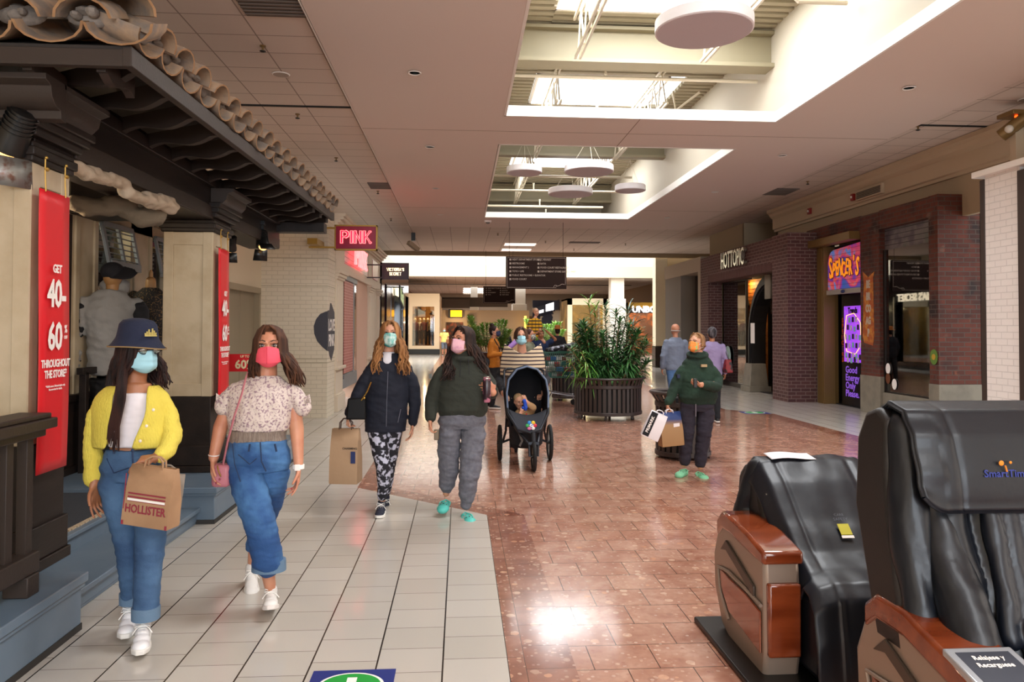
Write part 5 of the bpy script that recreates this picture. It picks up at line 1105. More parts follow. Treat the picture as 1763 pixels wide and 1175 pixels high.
# round acoustic pendants
DISC = mat('white_acoustic_felt', '#e9e4e6', .8); DISCB = mat('lilac_grey_diffuser', '#c4b8bd', .7)
def pendant(u0, u1, vt, y, label):
    a, c = P(u0, vt, y), P(u1, vt, y); r = (c.x - a.x) / 2; cx = (a.x + c.x) / 2; z = a.z - .055; t = thing('pendant_disc', (cx, y, z), label, 'pendant', 'white round ceiling pendants')
    b = MB(); b.lathe([(r - .012, z + .005), (r, z + .012), (r, z + .13), (r - .01, z + .14), (r * .5, z + .145)], (cx, y, 0), 48); build(b, 'drum', DISC, t, smooth=30)
    b = MB(); b.lathe([(.01, z), (r - .02, z), (r - .02, z + .02)], (cx, y, 0), 48); build(b, 'diffuser', DISCB, t, smooth=30)
    b = MB()
    for k in range(3): b.tube([(cx + r * .8 * cos(k * 2.1 + .5), y + r * .8 * sin(k * 2.1 + .5), z + .14), (cx, y, z + .75)], .003, 4)
    b.tube([(cx, y, z + .75), (cx, y, 6.2)], .004, 4); b.lathe([(.05, 6.16), (.05, 6.2)], (cx, y, 0), 12); build(b, 'cables', STEEL, t)
pendant(1130, 1293, 44, 8.2, 'largest white round pendant, hanging in the nearest opening'); pendant(872, 933, 294, 16.5, 'small white round pendant, leftmost in the second opening'); pendant(972, 1056, 292, 15.6, 'widest white round pendant in the second opening'); pendant(944, 1020, 331, 18.6, 'white round pendant, lowest in the second opening'); pendant(1059, 1111, 325, 17.6, 'smallest white round pendant, rightmost in the second opening')
def dot(x, y, kind, label, z=ZC, group=None):
    if kind == 'downlight':
        t = thing('downlight', (x, y, z), label, 'light', 'small round downlights'); b = MB(); b.lathe([(.085, -.012), (.075, -.02), (.06, -.012)], (x, y, z), 20); build(b, 'rim', LIPW, t); b = MB(); b.lathe([(.001, -.01), (.06, -.011), (.06, -.005)], (x, y, z), 20); build(b, 'lens', mat('frosted_downlight', '#efe6dc', .4), t)
    elif kind == 'sprinkler':
        t = thing('sprinkler', (x, y, z - .08), label, 'sprinkler', 'ceiling sprinklers'); b = MB(); b.lathe([(.035, 0), (.035, -.01), (.012, -.014), (.012, -.05)], (x, y, z), 12); build(b, 'stem', BRZ, t); b = MB(); b.lathe([(.012, -.05), (.035, -.06), (.033, -.066), (.01, -.075)], (x, y, z), 12); build(b, 'deflector', BLKM, t)
    elif kind == 'speaker':
        t = thing('ceiling_speaker', (x, y, z), label, 'speaker', 'round ceiling speakers'); b = MB(); b.lathe([(.11, -.004), (.10, -.012)], (x, y, z), 24); build(b, 'rim', LIPW, t); b = MB(); b.lathe([(.001, -.014), (.095, -.012), (.095, -.006)], (x, y, z), 24); build(b, 'grille', mat('grey_perforated_grille', '#a99c92', .6), t)
for x, y, l in ((-.57, 9.04, 'left of nearest opening'), (-.54, 12.73, 'left of the gap between openings'), (-.567, 16.52, 'left of second opening'), (-.57, 20.3, 'near the far left end of plasterboard'), (5.687, 9.12, 'right of nearest opening'), (5.676, 12.86, 'right of the gap between openings'), (5.68, 16.4, 'right of second opening, nearer'), (5.68, 20.3, 'right of second opening, farther')): dot(x, y, 'downlight', 'small round downlight ' + l)
for x, y, l in ((-2.21, 8.43, 'nearest one over the tiled roof'), (-2.4, 11.1, 'just beyond the black ceiling slot on the left'), (-2.3, 13.9, 'left tiles above the roof end'), (-1.9, 17.2, 'beside the grey left vent'), (7.0, 11.0, 'beside the black slot on the right'), (7.3, 15.3, 'right tiles above the graffiti shop'), (-2.0, 21.5, 'left tiles over the crimson sign'), (3.0, 26.5, 'middle of far tiled ceiling'), (6.0, 27.0, 'right of far tiled ceiling'), (1.2, 24.5, 'left of far tiled ceiling'), (4.4, 29.0, 'near the far ceiling edge')): dot(x, y, 'sprinkler', 'small dark sprinkler, ' + l, ZC + .04)
dot(-2.23, 9.36, 'speaker', 'round white ceiling speaker above the tiled roof', ZC + .04); dot(7.65, 9.6, 'speaker', 'round white ceiling speaker near right frieze', ZC + .04)
def vent(x0, x1, y0, y1, label, z=ZC + .04, m=None):
    t = thing('ceiling_vent', ((x0 + x1) / 2, (y0 + y1) / 2, z - .02), label, 'vent'); b = MB(); b.box(x0, x1, y0, y1, z - .012, z); build(b, 'backing', mat('dark_vent_backing', '#4a423d', .8), t, smooth=0)
    b = MB(); n = 9
    for i in range(n): b.box(x0, x1, y0 + (y1 - y0) * i / n, y0 + (y1 - y0) * (i + .45) / n, z - .022, z - .012)
    build(b, 'slat', mat('grey_vent_slat', '#6f655e', .7), t, smooth=0)
vent(-2.15, -1.56, 6.9, 7.6, 'large grey return air vent above the near left ceiling'); vent(-2.02, -1.56, 16.2, 16.9, 'grey ceiling vent above the crimson hanging sign'); vent(6.95, 7.5, 16.1, 16.9, 'grey ceiling vent above the arch shop', ZC + .04); vent(3.9, 5.0, 26.6, 27.0, 'thin grey ceiling vent far beyond the second opening')
for i, y in enumerate((27.3, 29.2)):
    t = thing('lit_ceiling_panel', (1.95, y, ZC), 'white fluorescent ceiling panel, %s of the pair above the directory sign' % ('nearer', 'farther')[i], 'light', 'paired fluorescent panels'); b = MB(); b.box(1.6, 2.75, y, y + .7, ZC + .02, ZC + .035); build(b, 'diffuser', mat('fluorescent_diffuser', '#f4f4f0', .4, emit=('#fff8ee', .9)), t, smooth=0); b = MB(); b.box(1.57, 1.6, y - .03, y + .73, ZC + .015, ZC + .04); b.box(2.75, 2.78, y - .03, y + .73, ZC + .015, ZC + .04); build(b, 'frame', LIPW, t, smooth=0)
t = thing('ceiling_spotlight', (-1.55, 25.6, ZC - .3), 'beige box spotlight under the ceiling beyond the crimson sign', 'light'); b = MB(); b.beam((-1.72, 24.6, 4.42), (-1.42, 24.9, 4.2), .14, .14); build(b, 'housing', CORN, t, bevel=.01); b = MB(); b.box(-1.63, -1.5, 24.6, 24.8, 4.48, ZC + .04); build(b, 'mount', BLKM, t)
t = thing('exit_camera', (.76, 21.4, ZC), 'small white ceiling sensor beside the second opening', 'sensor'); b = MB(); b.box(.66, .86, 21.3, 21.5, ZC - .05, ZC); build(b, 'base', LIPW, t, bevel=.01); b = MB(); b.ell((.76, 21.38, ZC - .06), (.06, .06, .04)); build(b, 'lens', GRYM, t)
# directory signs
DBR = mat('espresso_sign_face', '#291a15', .8, spec=.2); DLN = mat('pale_sign_line', '#a8978a', .6)
def directory(y, u0, v0, u1, v1, label, left, right, tilt=.02):
    a, c = P(u0, v0, y), P(u1, v1, y); w = c.x - a.x; h = a.z - c.z; t = thing('directory_sign', ((a.x + c.x) / 2, y, c.z), label, 'sign', 'hanging directory signs')
    b = MB(); b.box(a.x, c.x, y - .05, y + .05, c.z, a.z); bd = build(b, 'board', DBR, t, bevel=.006)
    b = MB(); e = .03; f = .008
    for q in ((a.x + e, c.x - e, a.z - e - f, a.z - e), (a.x + e, a.x + e + f, c.z + e, a.z - e), (c.x - e - f, c.x - e, c.z + .12, a.z - e), (a.x + e, c.x - .3, c.z + e, c.z + e + f)): b.box(q[0], q[1], y - .054, y - .05, q[2], q[3])
    build(b, 'border_line', DLN, bd, smooth=0); s = h / 10.5
    for x0, L in ((a.x + .1, left), (a.x + w * .52, right)):
        for i, wd in enumerate(L):
            zz = a.z - .09 - i * s * 1.28; text(wd, 'lettering', DLN, bd, (x0 + .08, y - .053, zz), X3, Z3, s * .8, .001, .001, align='LEFT', xs=.9)
            q = MB(); q.box(x0, x0 + s * .6, y - .054, y - .05, zz - s * .3, zz + s * .3); build(q, 'direction_mark', DLN, bd, smooth=0)
    text('Crossgates', 'lettering', DLN, bd, (c.x - .24, y - .053, c.z + .08), Vector((1, 0, .15)), Z3, .09, .001, .001, shear=.35) if False else None
    b = MB(); b.tube([(c.x - .38, y - .056, c.z + .05), (c.x - .34, y - .056, c.z + .11), (c.x - .28, y - .056, c.z + .1), (c.x - .32, y - .056, c.z + .07), (c.x - .2, y - .056, c.z + .1), (c.x - .14, y - .056, c.z + .14), (c.x - .06, y - .056, c.z + .13)], .007, 5); build(b, 'script_mark', DLN, bd)
    b = MB()
    for x in (a.x + .1, c.x - .1): b.tube([(x, y, a.z), (x, y, ZC + (.04 if y < 31 else .0))], .006, 5)
    build(b, 'hanging_rod', BLKM, t); return t
directory(21.6, 871, 442, 975, 498, 'brown hanging directory sign, larger and nearer one', ['NEXT DEPARTMENT STORES', 'RESTROOMS', 'MANAGEMENT 2', 'TOYS + LIFE', 'PUBLIC RESTROOMS + ELEVATOR', 'FOOD COURT'], ['JC PENNEY', 'BATH', 'FOOD COURT RESTAURANT', 'DEPARTMENT STORE GATES 2 WEST'])
directory(30.0, 832, 493, 887, 523, 'brown hanging directory sign, smaller one farther back', ['DEPARTMENT STORES', 'FOOD', 'MANAGEMENT', 'TOYS'], ['RESTROOMS', 'ELEVATOR', 'FOOD COURT', 'WEST WING'])
# floor decals
GRN = mat('green_decal', '#1c9a3c', .4); BLD = mat('navy_decal', '#1f2f78', .4)
def decal(x, y, s, label, ry=1):
    t = thing('floor_decal', (x, y, .002), label, 'floor sticker', 'one-way floor stickers'); b = MB(); b.box(x - .19 * s, x + .19 * s, y - .16 * s * ry, y + .16 * s * ry, .001, .003); build(b, 'backing', BLD, t, smooth=0)
    b = MB(); b.lathe([(.15 * s, .003), (.15 * s, .0045)], (x, y, 0), 36, sy=.85 * ry); build(b, 'white_ring', WHT, t, smooth=0); b = MB(); b.lathe([(.135 * s, .0045), (.135 * s, .006)], (x, y, 0), 36, sy=.85 * ry); build(b, 'green_disc', GRN, t, smooth=0)
    b = MB(); b.prism([(-.022, .075), (.022, .075), (.022, -.0), (.055, -.0), (0, -.075), (-.055, 0), (-.022, 0)], (x, y, .006), X3 * s, Y3 * s, .001); build(b, 'arrow', WHT, t, smooth=0)
decal(-.485, 3.42, 1, 'blue floor sticker with green disc and white arrow at the bottom edge'); decal(5.65, 14.1, 1.3, 'small blue and green floor sticker near the arch shop')
# ------------------------------------------------------------------ people
def skinm(n, a, b_): return mat(n, a, .5, mix=(b_, 9, .42, .62), sub=.08)
SK1 = skinm('skin_tan', '#a9714f', '#9c6546'); SK2 = skinm('skin_rosy', '#c48a6c', '#b97a5e'); SK3 = skinm('skin_light', '#d09a7c', '#c58c70')
def hairm(n, a, b_): return mat(n, a, .68, mix=(b_, 26, .4, .62), bump=(60, .5), stretch=(1, 1, .12), spec=.25)
EYEW = mat('eye_white', '#b8aea4', .2); IRIS = mat('brown_iris', '#2a1a12', .15)
LACE = mat('white_lace', '#efece6', .8); SOLE = mat('white_rubber_sole', '#dedad2', .6); BLKF = mat('black_fabric', '#15141a', .85, bump=(120, .2))
class Fig:
    def __init__(s, Y, label, name='person', cat='person', vox=.007, foot=None):
        s.Y = Y; s.k = Y / FPX; s.vox = vox; b0 = foot or P(793, 900, Y); s.t = thing(name, (b0.x, Y, 0), label, cat)
    def p(s, u, v, dy=0): return P(u, v, s.Y + dy)
    def S(s, v, u0, u1, dy=0, k=.6, yaw=0, tilt=0):
        c = s.p((u0 + u1) / 2, v, dy); return (c, (u1 - u0) / 2 * s.k, (u1 - u0) / 2 * s.k * k, Vector((cos(yaw), sin(yaw), 0)))
    def limb(s, b, pts, n=16):
        """pts (u,v,radius_px,dy)"""
        q = [(s.p(a[0], a[1], a[3] if len(a) > 3 else 0), a[2] * s.k) for a in pts]
        for i in range(len(q) - 1): b.cap(q[i][0], q[i][1], q[i + 1][0], q[i + 1][1], n)
        return [x[0] for x in q]
    def part(s, b, name, m, wr=None, vox=None, sm=3): return blob(b, name, m, s.t, vox or s.vox, sm, wr)
def hand(b, w, d, palm, side, curl=.5, s=1.0, thumb=.5, pick=None, curls=None):
    """five-fingered hand: w wrist, d pointing direction, palm normal, side = thumb direction"""
    d = Vector(d).normalized(); n = Vector(palm); n = (n - d * n.dot(d)).normalized(); t = n.cross(d); t = t if t.dot(Vector(side)) > 0 else -t
    pl = .085 * s; w = Vector(w)
    for o in (-.026, -.009, .009, .026): b.cap(w + t * o * .6 * s, .015 * s, w + d * pl + t * o * 1.05 * s, .0115 * s, 10)
    lens = (.062, .075, .082, .072)
    for i, (o, L) in enumerate(zip((-.031, -.0105, .0105, .031), lens)):
        c = (curls[i] if curls else curl) * (1 + .12 * (1.5 - i) * .5); q = w + d * pl + t * o * s; dd = d.copy(); r = (.0082 if i else .0072) * s
        dd = (dd + t * o * 3).normalized()
        for j, f in enumerate((.42, .33, .25)):
            ax = t; dd = Quaternion(d.cross(n) if False else t, 0) @ dd
            a = c * (.9, 1.15, .8)[j]; dd = (dd * cos(a) + (n * cos(0) - dd * n.dot(dd)).normalized() * sin(a)).normalized()
            e = q + dd * L * f * s * 1.12; b.cap(q, r, e, r * .93, 9); q = e; r *= .93
    q = w + d * .022 * s + t * .022 * s; dd = (d * .62 + t * .72 + n * thumb * .5).normalized(); r = .012 * s
    for j, L in enumerate((.04, .032, .026)):
        e = q + dd * L * s; b.cap(q, r, e, r * .88, 9); q = e; r *= .88; dd = (dd + d * .28 + n * thumb * .35 - t * .1).normalized()
def head(F, b, c, yaw, pitch=0, hs=.225, masked=True, eyes=True):
    """adds the head to the body pieces, returns frame (c, right, back, up, s)"""
    s = hs / .225; R = Matrix.Rotation(yaw, 3, 'Z') @ Matrix.Rotation(pitch, 3, 'X')
    def w(x, y, z): return c + R @ Vector((x, y, z)) * s
    def e(x, y, z, rx, ry, rz): b.ell(w(x, y, z), (rx * s, ry * s, rz * s), 20, 14, rot=R)
    e(0, .012, .032, .074, .092, .083); e(0, -.02, -.028, .060, .066, .078); e(0, -.045, -.078, .034, .035, .032); e(0, -.01, -.03, .066, .06, .05)
    b.cap(w(0, -.088, .015), .009 * s, w(0, -.108, -.022), .0125 * s, 10); e(-.012, -.092, -.028, .009, .011, .008); e(.012, -.092, -.028, .009, .011, .008)
    for q in (-1, 1):
        b.cap(w(q * .014, -.083, .034), .0085 * s, w(q * .045, -.072, .036), .008 * s, 10); e(q * .036, -.066, -.022, .022, .02, .02); e(q * .071, .012, -.008, .009, .018, .03)
        b.cap(w(q * .02, -.078, .004), .0075 * s, w(q * .04, -.072, .004), .0075 * s, 8)
    e(0, -.084, -.054, .024, .012, .008); e(0, -.082, -.064, .02, .012, .008)
    return (c, R, s, w)
def face_bits(F, H, brow='#3a261c', iris=None, closed=False):
    c, R, s, w = H
    for q in (-1, 1):
        b = MB(); b.ell(w(q * .031, -.0755, .0165), (.0145 * s, .0095 * s, .0085 * s), 14, 10, rot=R); ey = build(b, 'eye', EYEW, F.t)
        b = MB(); b.ell(w(q * .031, -.0842, .0165), (.0078 * s, .0024 * s, .0076 * s), 12, 8, rot=R); build(b, 'iris', iris or IRIS, ey)
        b = MB(); b.tube([w(q * (.031 - .0155), -.0815, .018), w(q * .031, -.0865, .0265), w(q * (.031 + .0165), -.0765, .0185)], [.0012 * s, .002 * s, .0012 * s], 6); build(b, 'eyelash_line', mat('dark_lash', '#1a1210', .6), ey)
        b = MB(); b.tube([w(q * .013, -.0925, .0385), w(q * .03, -.0905, .045), w(q * .05, -.076, .037)], [.0038 * s, .0035 * s, .0015 * s], 8, flat=.5); build(b, 'eyebrow', mat('brow_' + brow, brow, .8), F.t)
def mask(F, H, m, pleats=3, top=.006, bot=-.108, loops=True, puff=.0, name='face_mask', wide=1.05):
    c, R, s, w = H; b = MB()
    def f(u, v):
        a = (u - .5) * 2; z = bot + (top - bot) * v; ang = a * wide; z2 = z
        if v > .8: z2 = z + (1 - abs(a) ** 1.5) * .016 * (v - .8) / .2 - abs(a) * .004
        if v < .3: z2 = z + abs(a) ** 2 * .038 * (1 - v / .3)
        prof = .103 + .017 * sin(pi * min(1, max(0, v))) ** .7 + puff; prof += .012 * math.exp(-((a / .18) ** 2)) * (.25 + .75 * v)
        if v < .25: prof -= (.25 - v) * .11
        prof += .0022 * (sin(v * pi * 2 * pleats) if pleats else 0) * (1 - abs(a) ** 3)
        return w(sin(ang) * .073 * (1 if v > .2 else .9 + v * .5) * 1.03, -cos(ang) * prof + .006 + .0, z2)
    b.grid(f, 26, 22); o = build(b, name, m, F.t, solid=.003)
    if loops:
        for q in (-1, 1):
            e = MB(); a0 = f(1 if q > 0 else 0, .85); a1 = f(1 if q > 0 else 0, .25); er = w(q * .084, .03, -.006)
            e.tube([a0, w(q * .08, -.01, .01), w(q * .083, .022, .02), er, w(q * .08, .012, -.04), a1], .0016, 5); build(e, 'ear_loop', LACE if not isinstance(loops, bpy.types.Material) else loops, o)
    return o
def strands(F, H, m, n, L, spread=1.0, seed=1, front=0.0, r=.006, wave=.0, name='hair', part_x=0, back_only=False, targets=None, flare=0.02, cover=True, short=None, base=True, hat=False, zlow=None, amax=.80):
    """hair: cap over the skull plus tapered locks falling to length L below the head centre"""
    c, R, s, w = H; Rn = random.Random(seed); b = MB()
    if base and not hat:
        b.ell(w(0, .024, .042), (.083 * s, .096 * s, .086 * s), 24, 16, rot=R)
        b.ell(w(0, .05, -.01), (.078 * s, .068 * s, .085 * s), 20, 12, rot=R)
    hb = MB()
    for k in range(n):
        t = (k + Rn.random()) / n; ang = (t * 2 - 1) * (pi * amax)      # 0 = back of the head, +-pi*.8 near the face
        if back_only: ang *= .55
        sx, cy = sin(ang), cos(ang)
        top = w((part_x + sx * .02), .0 + cy * .03 - .03, .122 + Rn.uniform(-.003, .003))
        p1 = w(sx * .060, cy * .07 - .004, .098); p2 = w(sx * .083, cy * .094 + .008, .045); p3 = w(sx * .088, cy * .098 + .012, -.02)
        Lk = L * Rn.uniform(.86, 1.06)
        if targets: 
            side = 1 if sx > 0 else -1; tx, ty, tz = targets[0 if side < 0 else 1]; e = c + Vector((tx + Rn.uniform(-1, 1) * .045 * spread, ty + Rn.uniform(-1, 1) * .03, -Lk * tz))
        else: e = c + R @ Vector((sx * (.10 + flare) * spread, cy * .10 + .012, 0)) * s + Vector((Rn.uniform(-.012, .012), Rn.uniform(-.012, .012), -Lk))
        pts = [top, p1, p2, p3]; m_ = 7
        for j in range(1, m_ + 1):
            q = j / m_; x = p3.lerp(e, q); bul = sin(q * pi) * .018
            x = x + (R @ Vector((sx, cy, 0))) * bul + Vector((sin(q * 9 + k) * wave, cos(q * 7 + k * 1.7) * wave, 0)); pts.append(x)
        rr = [r * .7, r, r * 1.15, r * 1.25] + [r * (1.3 - .95 * (j / m_) ** 1.6) for j in range(1, m_ + 1)]
        hb.tube(pts, rr, 6)
    hb.v += []; 
    k = len(hb.v)
    if base and not hat:
        # leave the face free: trim the cap ahead of the hairline
        keep = []
        for f in b.f:
            cc = sum((b.v[i] for i in f), Vector()) / len(f); l = R.transposed() @ (cc - c) / s
            if l.y < -.052 and l.z < .088 - abs(l.x) * .35: continue
            if l.y < -.03 and l.z < .06: continue
            keep.append(f)
        b.f = keep; b.mi = [0] * len(keep); hb.add(b.v, b.f)
    return build(hb, name, m, F.t, smooth=60)
def sneaker(F, ankle, toe_dir, m, L=.25, name='shoe', tilt=0, sole=None, lace=True, h=.075):
    """ankle = point over the heel at ankle height; toe_dir horizontal; tilt raises heel (+) or toe (-)"""
    a = Vector(ankle); d = Vector(toe_dir).normalized(); r = d.cross(Z3).normalized(); ax = (d * cos(tilt) - Z3 * sin(tilt)); up = (Z3 * cos(tilt) + d * sin(tilt))
    o = a - up * .08 - ax * .06
    def w(x, y, z): return o + ax * x * (L / .25) + r * y + up * z
    b = MB(); R3 = Matrix((( ax.x, r.x, up.x), (ax.y, r.y, up.y), (ax.z, r.z, up.z)))
    for x, rx, ry, z, rz in ((.045, .045, .034, .035, .035), (.1, .055, .035, .04, .036), (.15, .05, .04, .03, .03), (.195, .045, .04, .022, .026), (.06, .045, .034, .065, .03)): b.ell(w(x, 0, z), (rx, ry, rz), 16, 10, rot=R3)
    b.cap(w(.05, 0, .06), .036, w(.055, 0, .09), .038, 12)
    sh = blob(b, name, m, F.t, .005, 3)
    q = MB(); pts = [(.0, .028), (.03, .036), (.1, .037), (.17, .046), (.215, .04), (.243, .018), (.243, -.018), (.215, -.04), (.17, -.046), (.1, -.037), (.03, -.036), (.0, -.028)]
    q.prism(pts, w(0, 0, -.004), ax * (L / .25), r, -.024 if (ax.cross(r)).dot(up) < 0 else .024); build(q, 'sole', sole or SOLE, sh, bevel=.005)
    if lace:
        q = MB()
        for i in range(5): x = .095 + i * .017; z = .082 - i * .0085; q.tube([w(x, -.018, z - .006), w(x + .003, 0, z), w(x, .018, z - .006)], .0035, 6)
        for s_ in (-1, 1): q.tube([w(.09, 0, .088), w(.1, s_ * .03, .1), w(.12, s_ * .035, .085), w(.1, s_ * .012, .085)], .0028, 5); q.tube([w(.09, 0, .088), w(.11, s_ * .03, .07), w(.12, s_ * .045, .05)], .0028, 5)
        build(q, 'lace', LACE, sh)
    return sh, w
def croc(F, ankle, toe_dir, m, tilt=0):
    a = Vector(ankle); d = Vector(toe_dir).normalized(); r = d.cross(Z3).normalized(); ax = (d * cos(tilt) - Z3 * sin(tilt)); up = (Z3 * cos(tilt) + d * sin(tilt)); o = a - up * .07 - ax * .06
    def w(x, y, z): return o + ax * x + r * y + up * z
    R3 = Matrix(((ax.x, r.x, up.x), (ax.y, r.y, up.y), (ax.z, r.z, up.z))); b = MB()
    for x, rx, ry, z, rz in ((.02, .03, .038, .018, .03), (.08, .05, .038, .014, .03), (.13, .05, .045, .03, .035), (.175, .055, .054, .026, .036), (.205, .04, .046, .02, .03)): b.ell(w(x, 0, z), (rx, ry, rz), 16, 10, rot=R3)
    b.tube([w(.10, -.046, .035), w(.04, -.043, .05), w(-.012, 0, .058), w(.04, .043, .05), w(.10, .046, .035)], .0085, 8, flat=.8)
    sh = blob(b, 'clog', m, F.t, .005, 2); q = MB()
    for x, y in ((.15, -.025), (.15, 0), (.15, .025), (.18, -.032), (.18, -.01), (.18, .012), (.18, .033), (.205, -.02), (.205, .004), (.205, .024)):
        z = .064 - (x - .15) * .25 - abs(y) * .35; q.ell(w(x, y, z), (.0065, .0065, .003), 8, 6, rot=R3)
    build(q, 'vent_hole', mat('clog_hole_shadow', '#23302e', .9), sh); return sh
def paper_bag(name, c0, w_, h, d, yaw, m, label, cat='bag', handle=None, tilt=0, hm=None, group=None):
    """c0 = top centre; returns thing and a face frame"""
    R = Matrix.Rotation(yaw, 3, 'Z') @ Matrix.Rotation(tilt, 3, 'Y'); c0 = Vector(c0)
    def w(x, y, z): return c0 + R @ Vector((x, y, z))
    t = thing(name, w(0, 0, -h), label, cat, group); b = MB(); n = 6
    ring = []
    for z, k, dd in ((0, .96, .25), (-.25 * h, .98, .6), (-.55 * h, 1, .9), (-h + .01, 1, 1), (-h, .98, .96)):
        ring.append([w(-w_ / 2 * k, -d / 2 * dd, z), w(0, -d / 2 * dd * 1.02, z), w(w_ / 2 * k, -d / 2 * dd, z), w(w_ / 2 * k * (.97 if z > -h * .9 else 1), 0, z), w(w_ / 2 * k, d / 2 * dd, z), w(0, d / 2 * dd, z), w(-w_ / 2 * k, d / 2 * dd, z), w(-w_ / 2 * k * (.97 if z > -h * .9 else 1), 0, z)])
    for r_ in ring: b.v += r_
    for i in range(4):
        for j in range(8): b.f.append((i * 8 + j, i * 8 + (j + 1) % 8, i * 8 + 8 + (j + 1) % 8, i * 8 + 8 + j)); b.mi.append(0)
    b.f.append(tuple(32 + j for j in range(8))); b.mi.append(0)
    body = build(b, 'paper_body', m, t, smooth=25, solid=.002)
    if handle:
        for y in (-d * .12, d * .12):
            q = MB(); hw, hh = handle; q.tube([w(-hw, y, -.02), w(-hw * .9, y, hh * .6), w(-hw * .4, y * .5, hh), w(hw * .4, y * .5, hh), w(hw * .9, y, hh * .6), w(hw, y, -.02)], .005, 6); build(q, 'handle', hm or m, t)
    return t, body, w, R
KRAFT = mat('kraft_paper', '#a98462', .8, bump=(14, .35), mix=('#9a7656', 4, .4, .65)); MARO = mat('maroon_print', '#8a2a3a', .7)
DEN1 = mat('mid_blue_denim', '#2f4a6c', .85, mix=('#4a6a8c', 3.2, .42, .62), bump=(180, .25)); DEN2 = mat('bright_blue_denim', '#23497c', .85, mix=('#4a78a8', 3.4, .44, .62), bump=(180, .25)); CUFF = mat('pale_denim_cuff', '#5f7890', .9, bump=(180, .3))

# ================ woman in yellow cardigan and bucket hat
def person_yellow():
    F = Fig(4.0, 'person in yellow cardigan, navy bucket hat and blue jeans holding a brown paper bag', foot=Vector((-1.7, 4.0, 0)), vox=.006)
    c = F.p(238, 606, 0); HY = RAD(54); b = MB()
    H = head(F, b, c, HY, RAD(4), .235)
    F.limb(b, [(236, 635, 17, .02), (230, 672, 19, .03)]); b.rings([F.S(660, 205, 258, .02, .7), F.S(690, 190, 268, .02, .6), F.S(735, 195, 262, .02, .65), F.S(772, 192, 256, .02, .7), F.S(790, 188, 262, .02, .7)][::-1], 24)
    F.limb(b, [(180, 690, 11, .02), (160, 760, 11, .02), (163, 832, 8.5, -.02)]); F.limb(b, [(278, 690, 11, .02), (298, 752, 11, -.0), (272, 787, 9, -.16)])
    w1 = F.p(163, 834, -.02); hand(b, w1, (.04, -.05, -1), (.9, -.2, 0), (.0, -1, .2), .35, 1.0, curls=(.35, .35, .3, .2))
    w2 = F.p(272, 788, -.16); hand(b, w2, (-1, -.1, -.12), (0, .3, -1), (-.3, -1, .3), .85, .95, curls=(1.1, 1.05, .9, .45))
    F.limb(b, [(205, 800, 22, .03), (219, 930, 15, .05), (225, 1040, 9, .12)]); F.limb(b, [(258, 800, 22, .0), (256, 930, 15, -.0), (246, 1060, 9, -.05)])
    F.part(b, 'body', SK1, None, .0055); face_bits(F, H, '#2a1a12')
    mask(F, H, mat('pale_blue_surgical_mask', '#9ccbd8', .8, bump=(60, .1)), 3, top=.0, bot=-.10)
    # glasses
    b = MB(); _, R, s, w = H
    for q in (-1, 1): b.tube([w(q * .033 + .021 * cos(a * pi / 8), -.1 + .004 * abs(cos(a * pi / 8)), .014 + .017 * sin(a * pi / 8)) for a in range(17)], .0022, 6); b.tube([w(q * .054, -.096, .018), w(q * .078, .0, .014)], .002, 5)
    b.tube([w(-.012, -.104, .018), w(.012, -.104, .018)], .002, 5); gl = build(b, 'eyeglasses', mat('dark_frame', '#1c1a20', .3), F.t)
    b = MB(); [b.ell(w(q * .033, -.1, .014), (.019, .001, .015), 14, 8, rot=R) for q in (-1, 1)]; build(b, 'lens', PANE, gl)
    # bucket hat
    b = MB(); prof = [(.03, .145), (.07, .135), (.087, .115), (.096, .06), (.1, .045), (.118, .022), (.134, .004), (.130, .002), (.112, .018), (.094, .04), (.09, .06)]
    k = 36; base = len(b.v)
    for r, z in prof:
        for j in range(k): a = 2 * pi * j / k; b.v.append(w(r * .95 * cos(a), r * 1.08 * sin(a) + .012, z + .020 + (.006 * sin(2 * a) if r > .11 else 0)))
    for i in range(len(prof) - 1):
        for j in range(k): b.f.append((i * k + j, i * k + (j + 1) % k, (i + 1) * k + (j + 1) % k, (i + 1) * k + j)); b.mi.append(0)
    b.f.append(tuple(range(k))); b.mi.append(0)
    ht_ = build(b, 'bucket_hat', mat('navy_corduroy', '#141c34', .9, bump=(70, .3)), F.t, smooth=50)
    b = MB(); b.tube([w(.134 * .95 * cos(a * pi / 18), .134 * 1.08 * sin(a * pi / 18) + .012, .026 + .006 * sin(a * pi / 9)) for a in range(37)], .0035, 6); build(b, 'brim_binding', mat('tan_binding', '#8a7048', .8), ht_)
    b = MB()
    for i, hh in enumerate((.012, .02, .03, .016, .034, .024, .014)): b.beam(w(-.028 + i * .009, -.098 + .0006 * i, .088), w(-.028 + i * .009, -.096, .088 + hh), .006, .005)
    b.beam(w(-.032, -.1, .087), w(.03, -.099, .087), .005, .006); build(b, 'stitched_emblem', mat('pale_gold_thread', '#b8a860', .7), ht_)
    HM = hairm('dark_brown_hair', '#1c1110', '#341d18')
    strands(F, H, HM, 70, .19, 1.0, 3, hat=True, base=False, targets=((-.10, .03, 1.3), (.10, .05, 1.0)), r=.0085, wave=.008)
    b = MB(); Rn = random.Random(4)
    for k in range(26):
        q = Rn.uniform(-1, 1); b.tube([w(-.075 + q * .01, -.02 + q * .02, .02), F.p(212 + q * 7, 640, -.10 + q * .03), F.p(206 + q * 9, 690, -.135), F.p(196 + q * 10, 735, -.145), F.p(190 + q * 7 + (k % 2) * 9, 768 + q * 12, -.13)], [.008, .009, .008, .0055, .002], 6)
    for k in range(20):
        q = Rn.uniform(-1, 1); b.tube([w(-.08, .03, .0), F.p(200 + q * 10, 640, .0), F.p(195 + q * 14, 665, -.02)], [.014, .018, .010], 8)
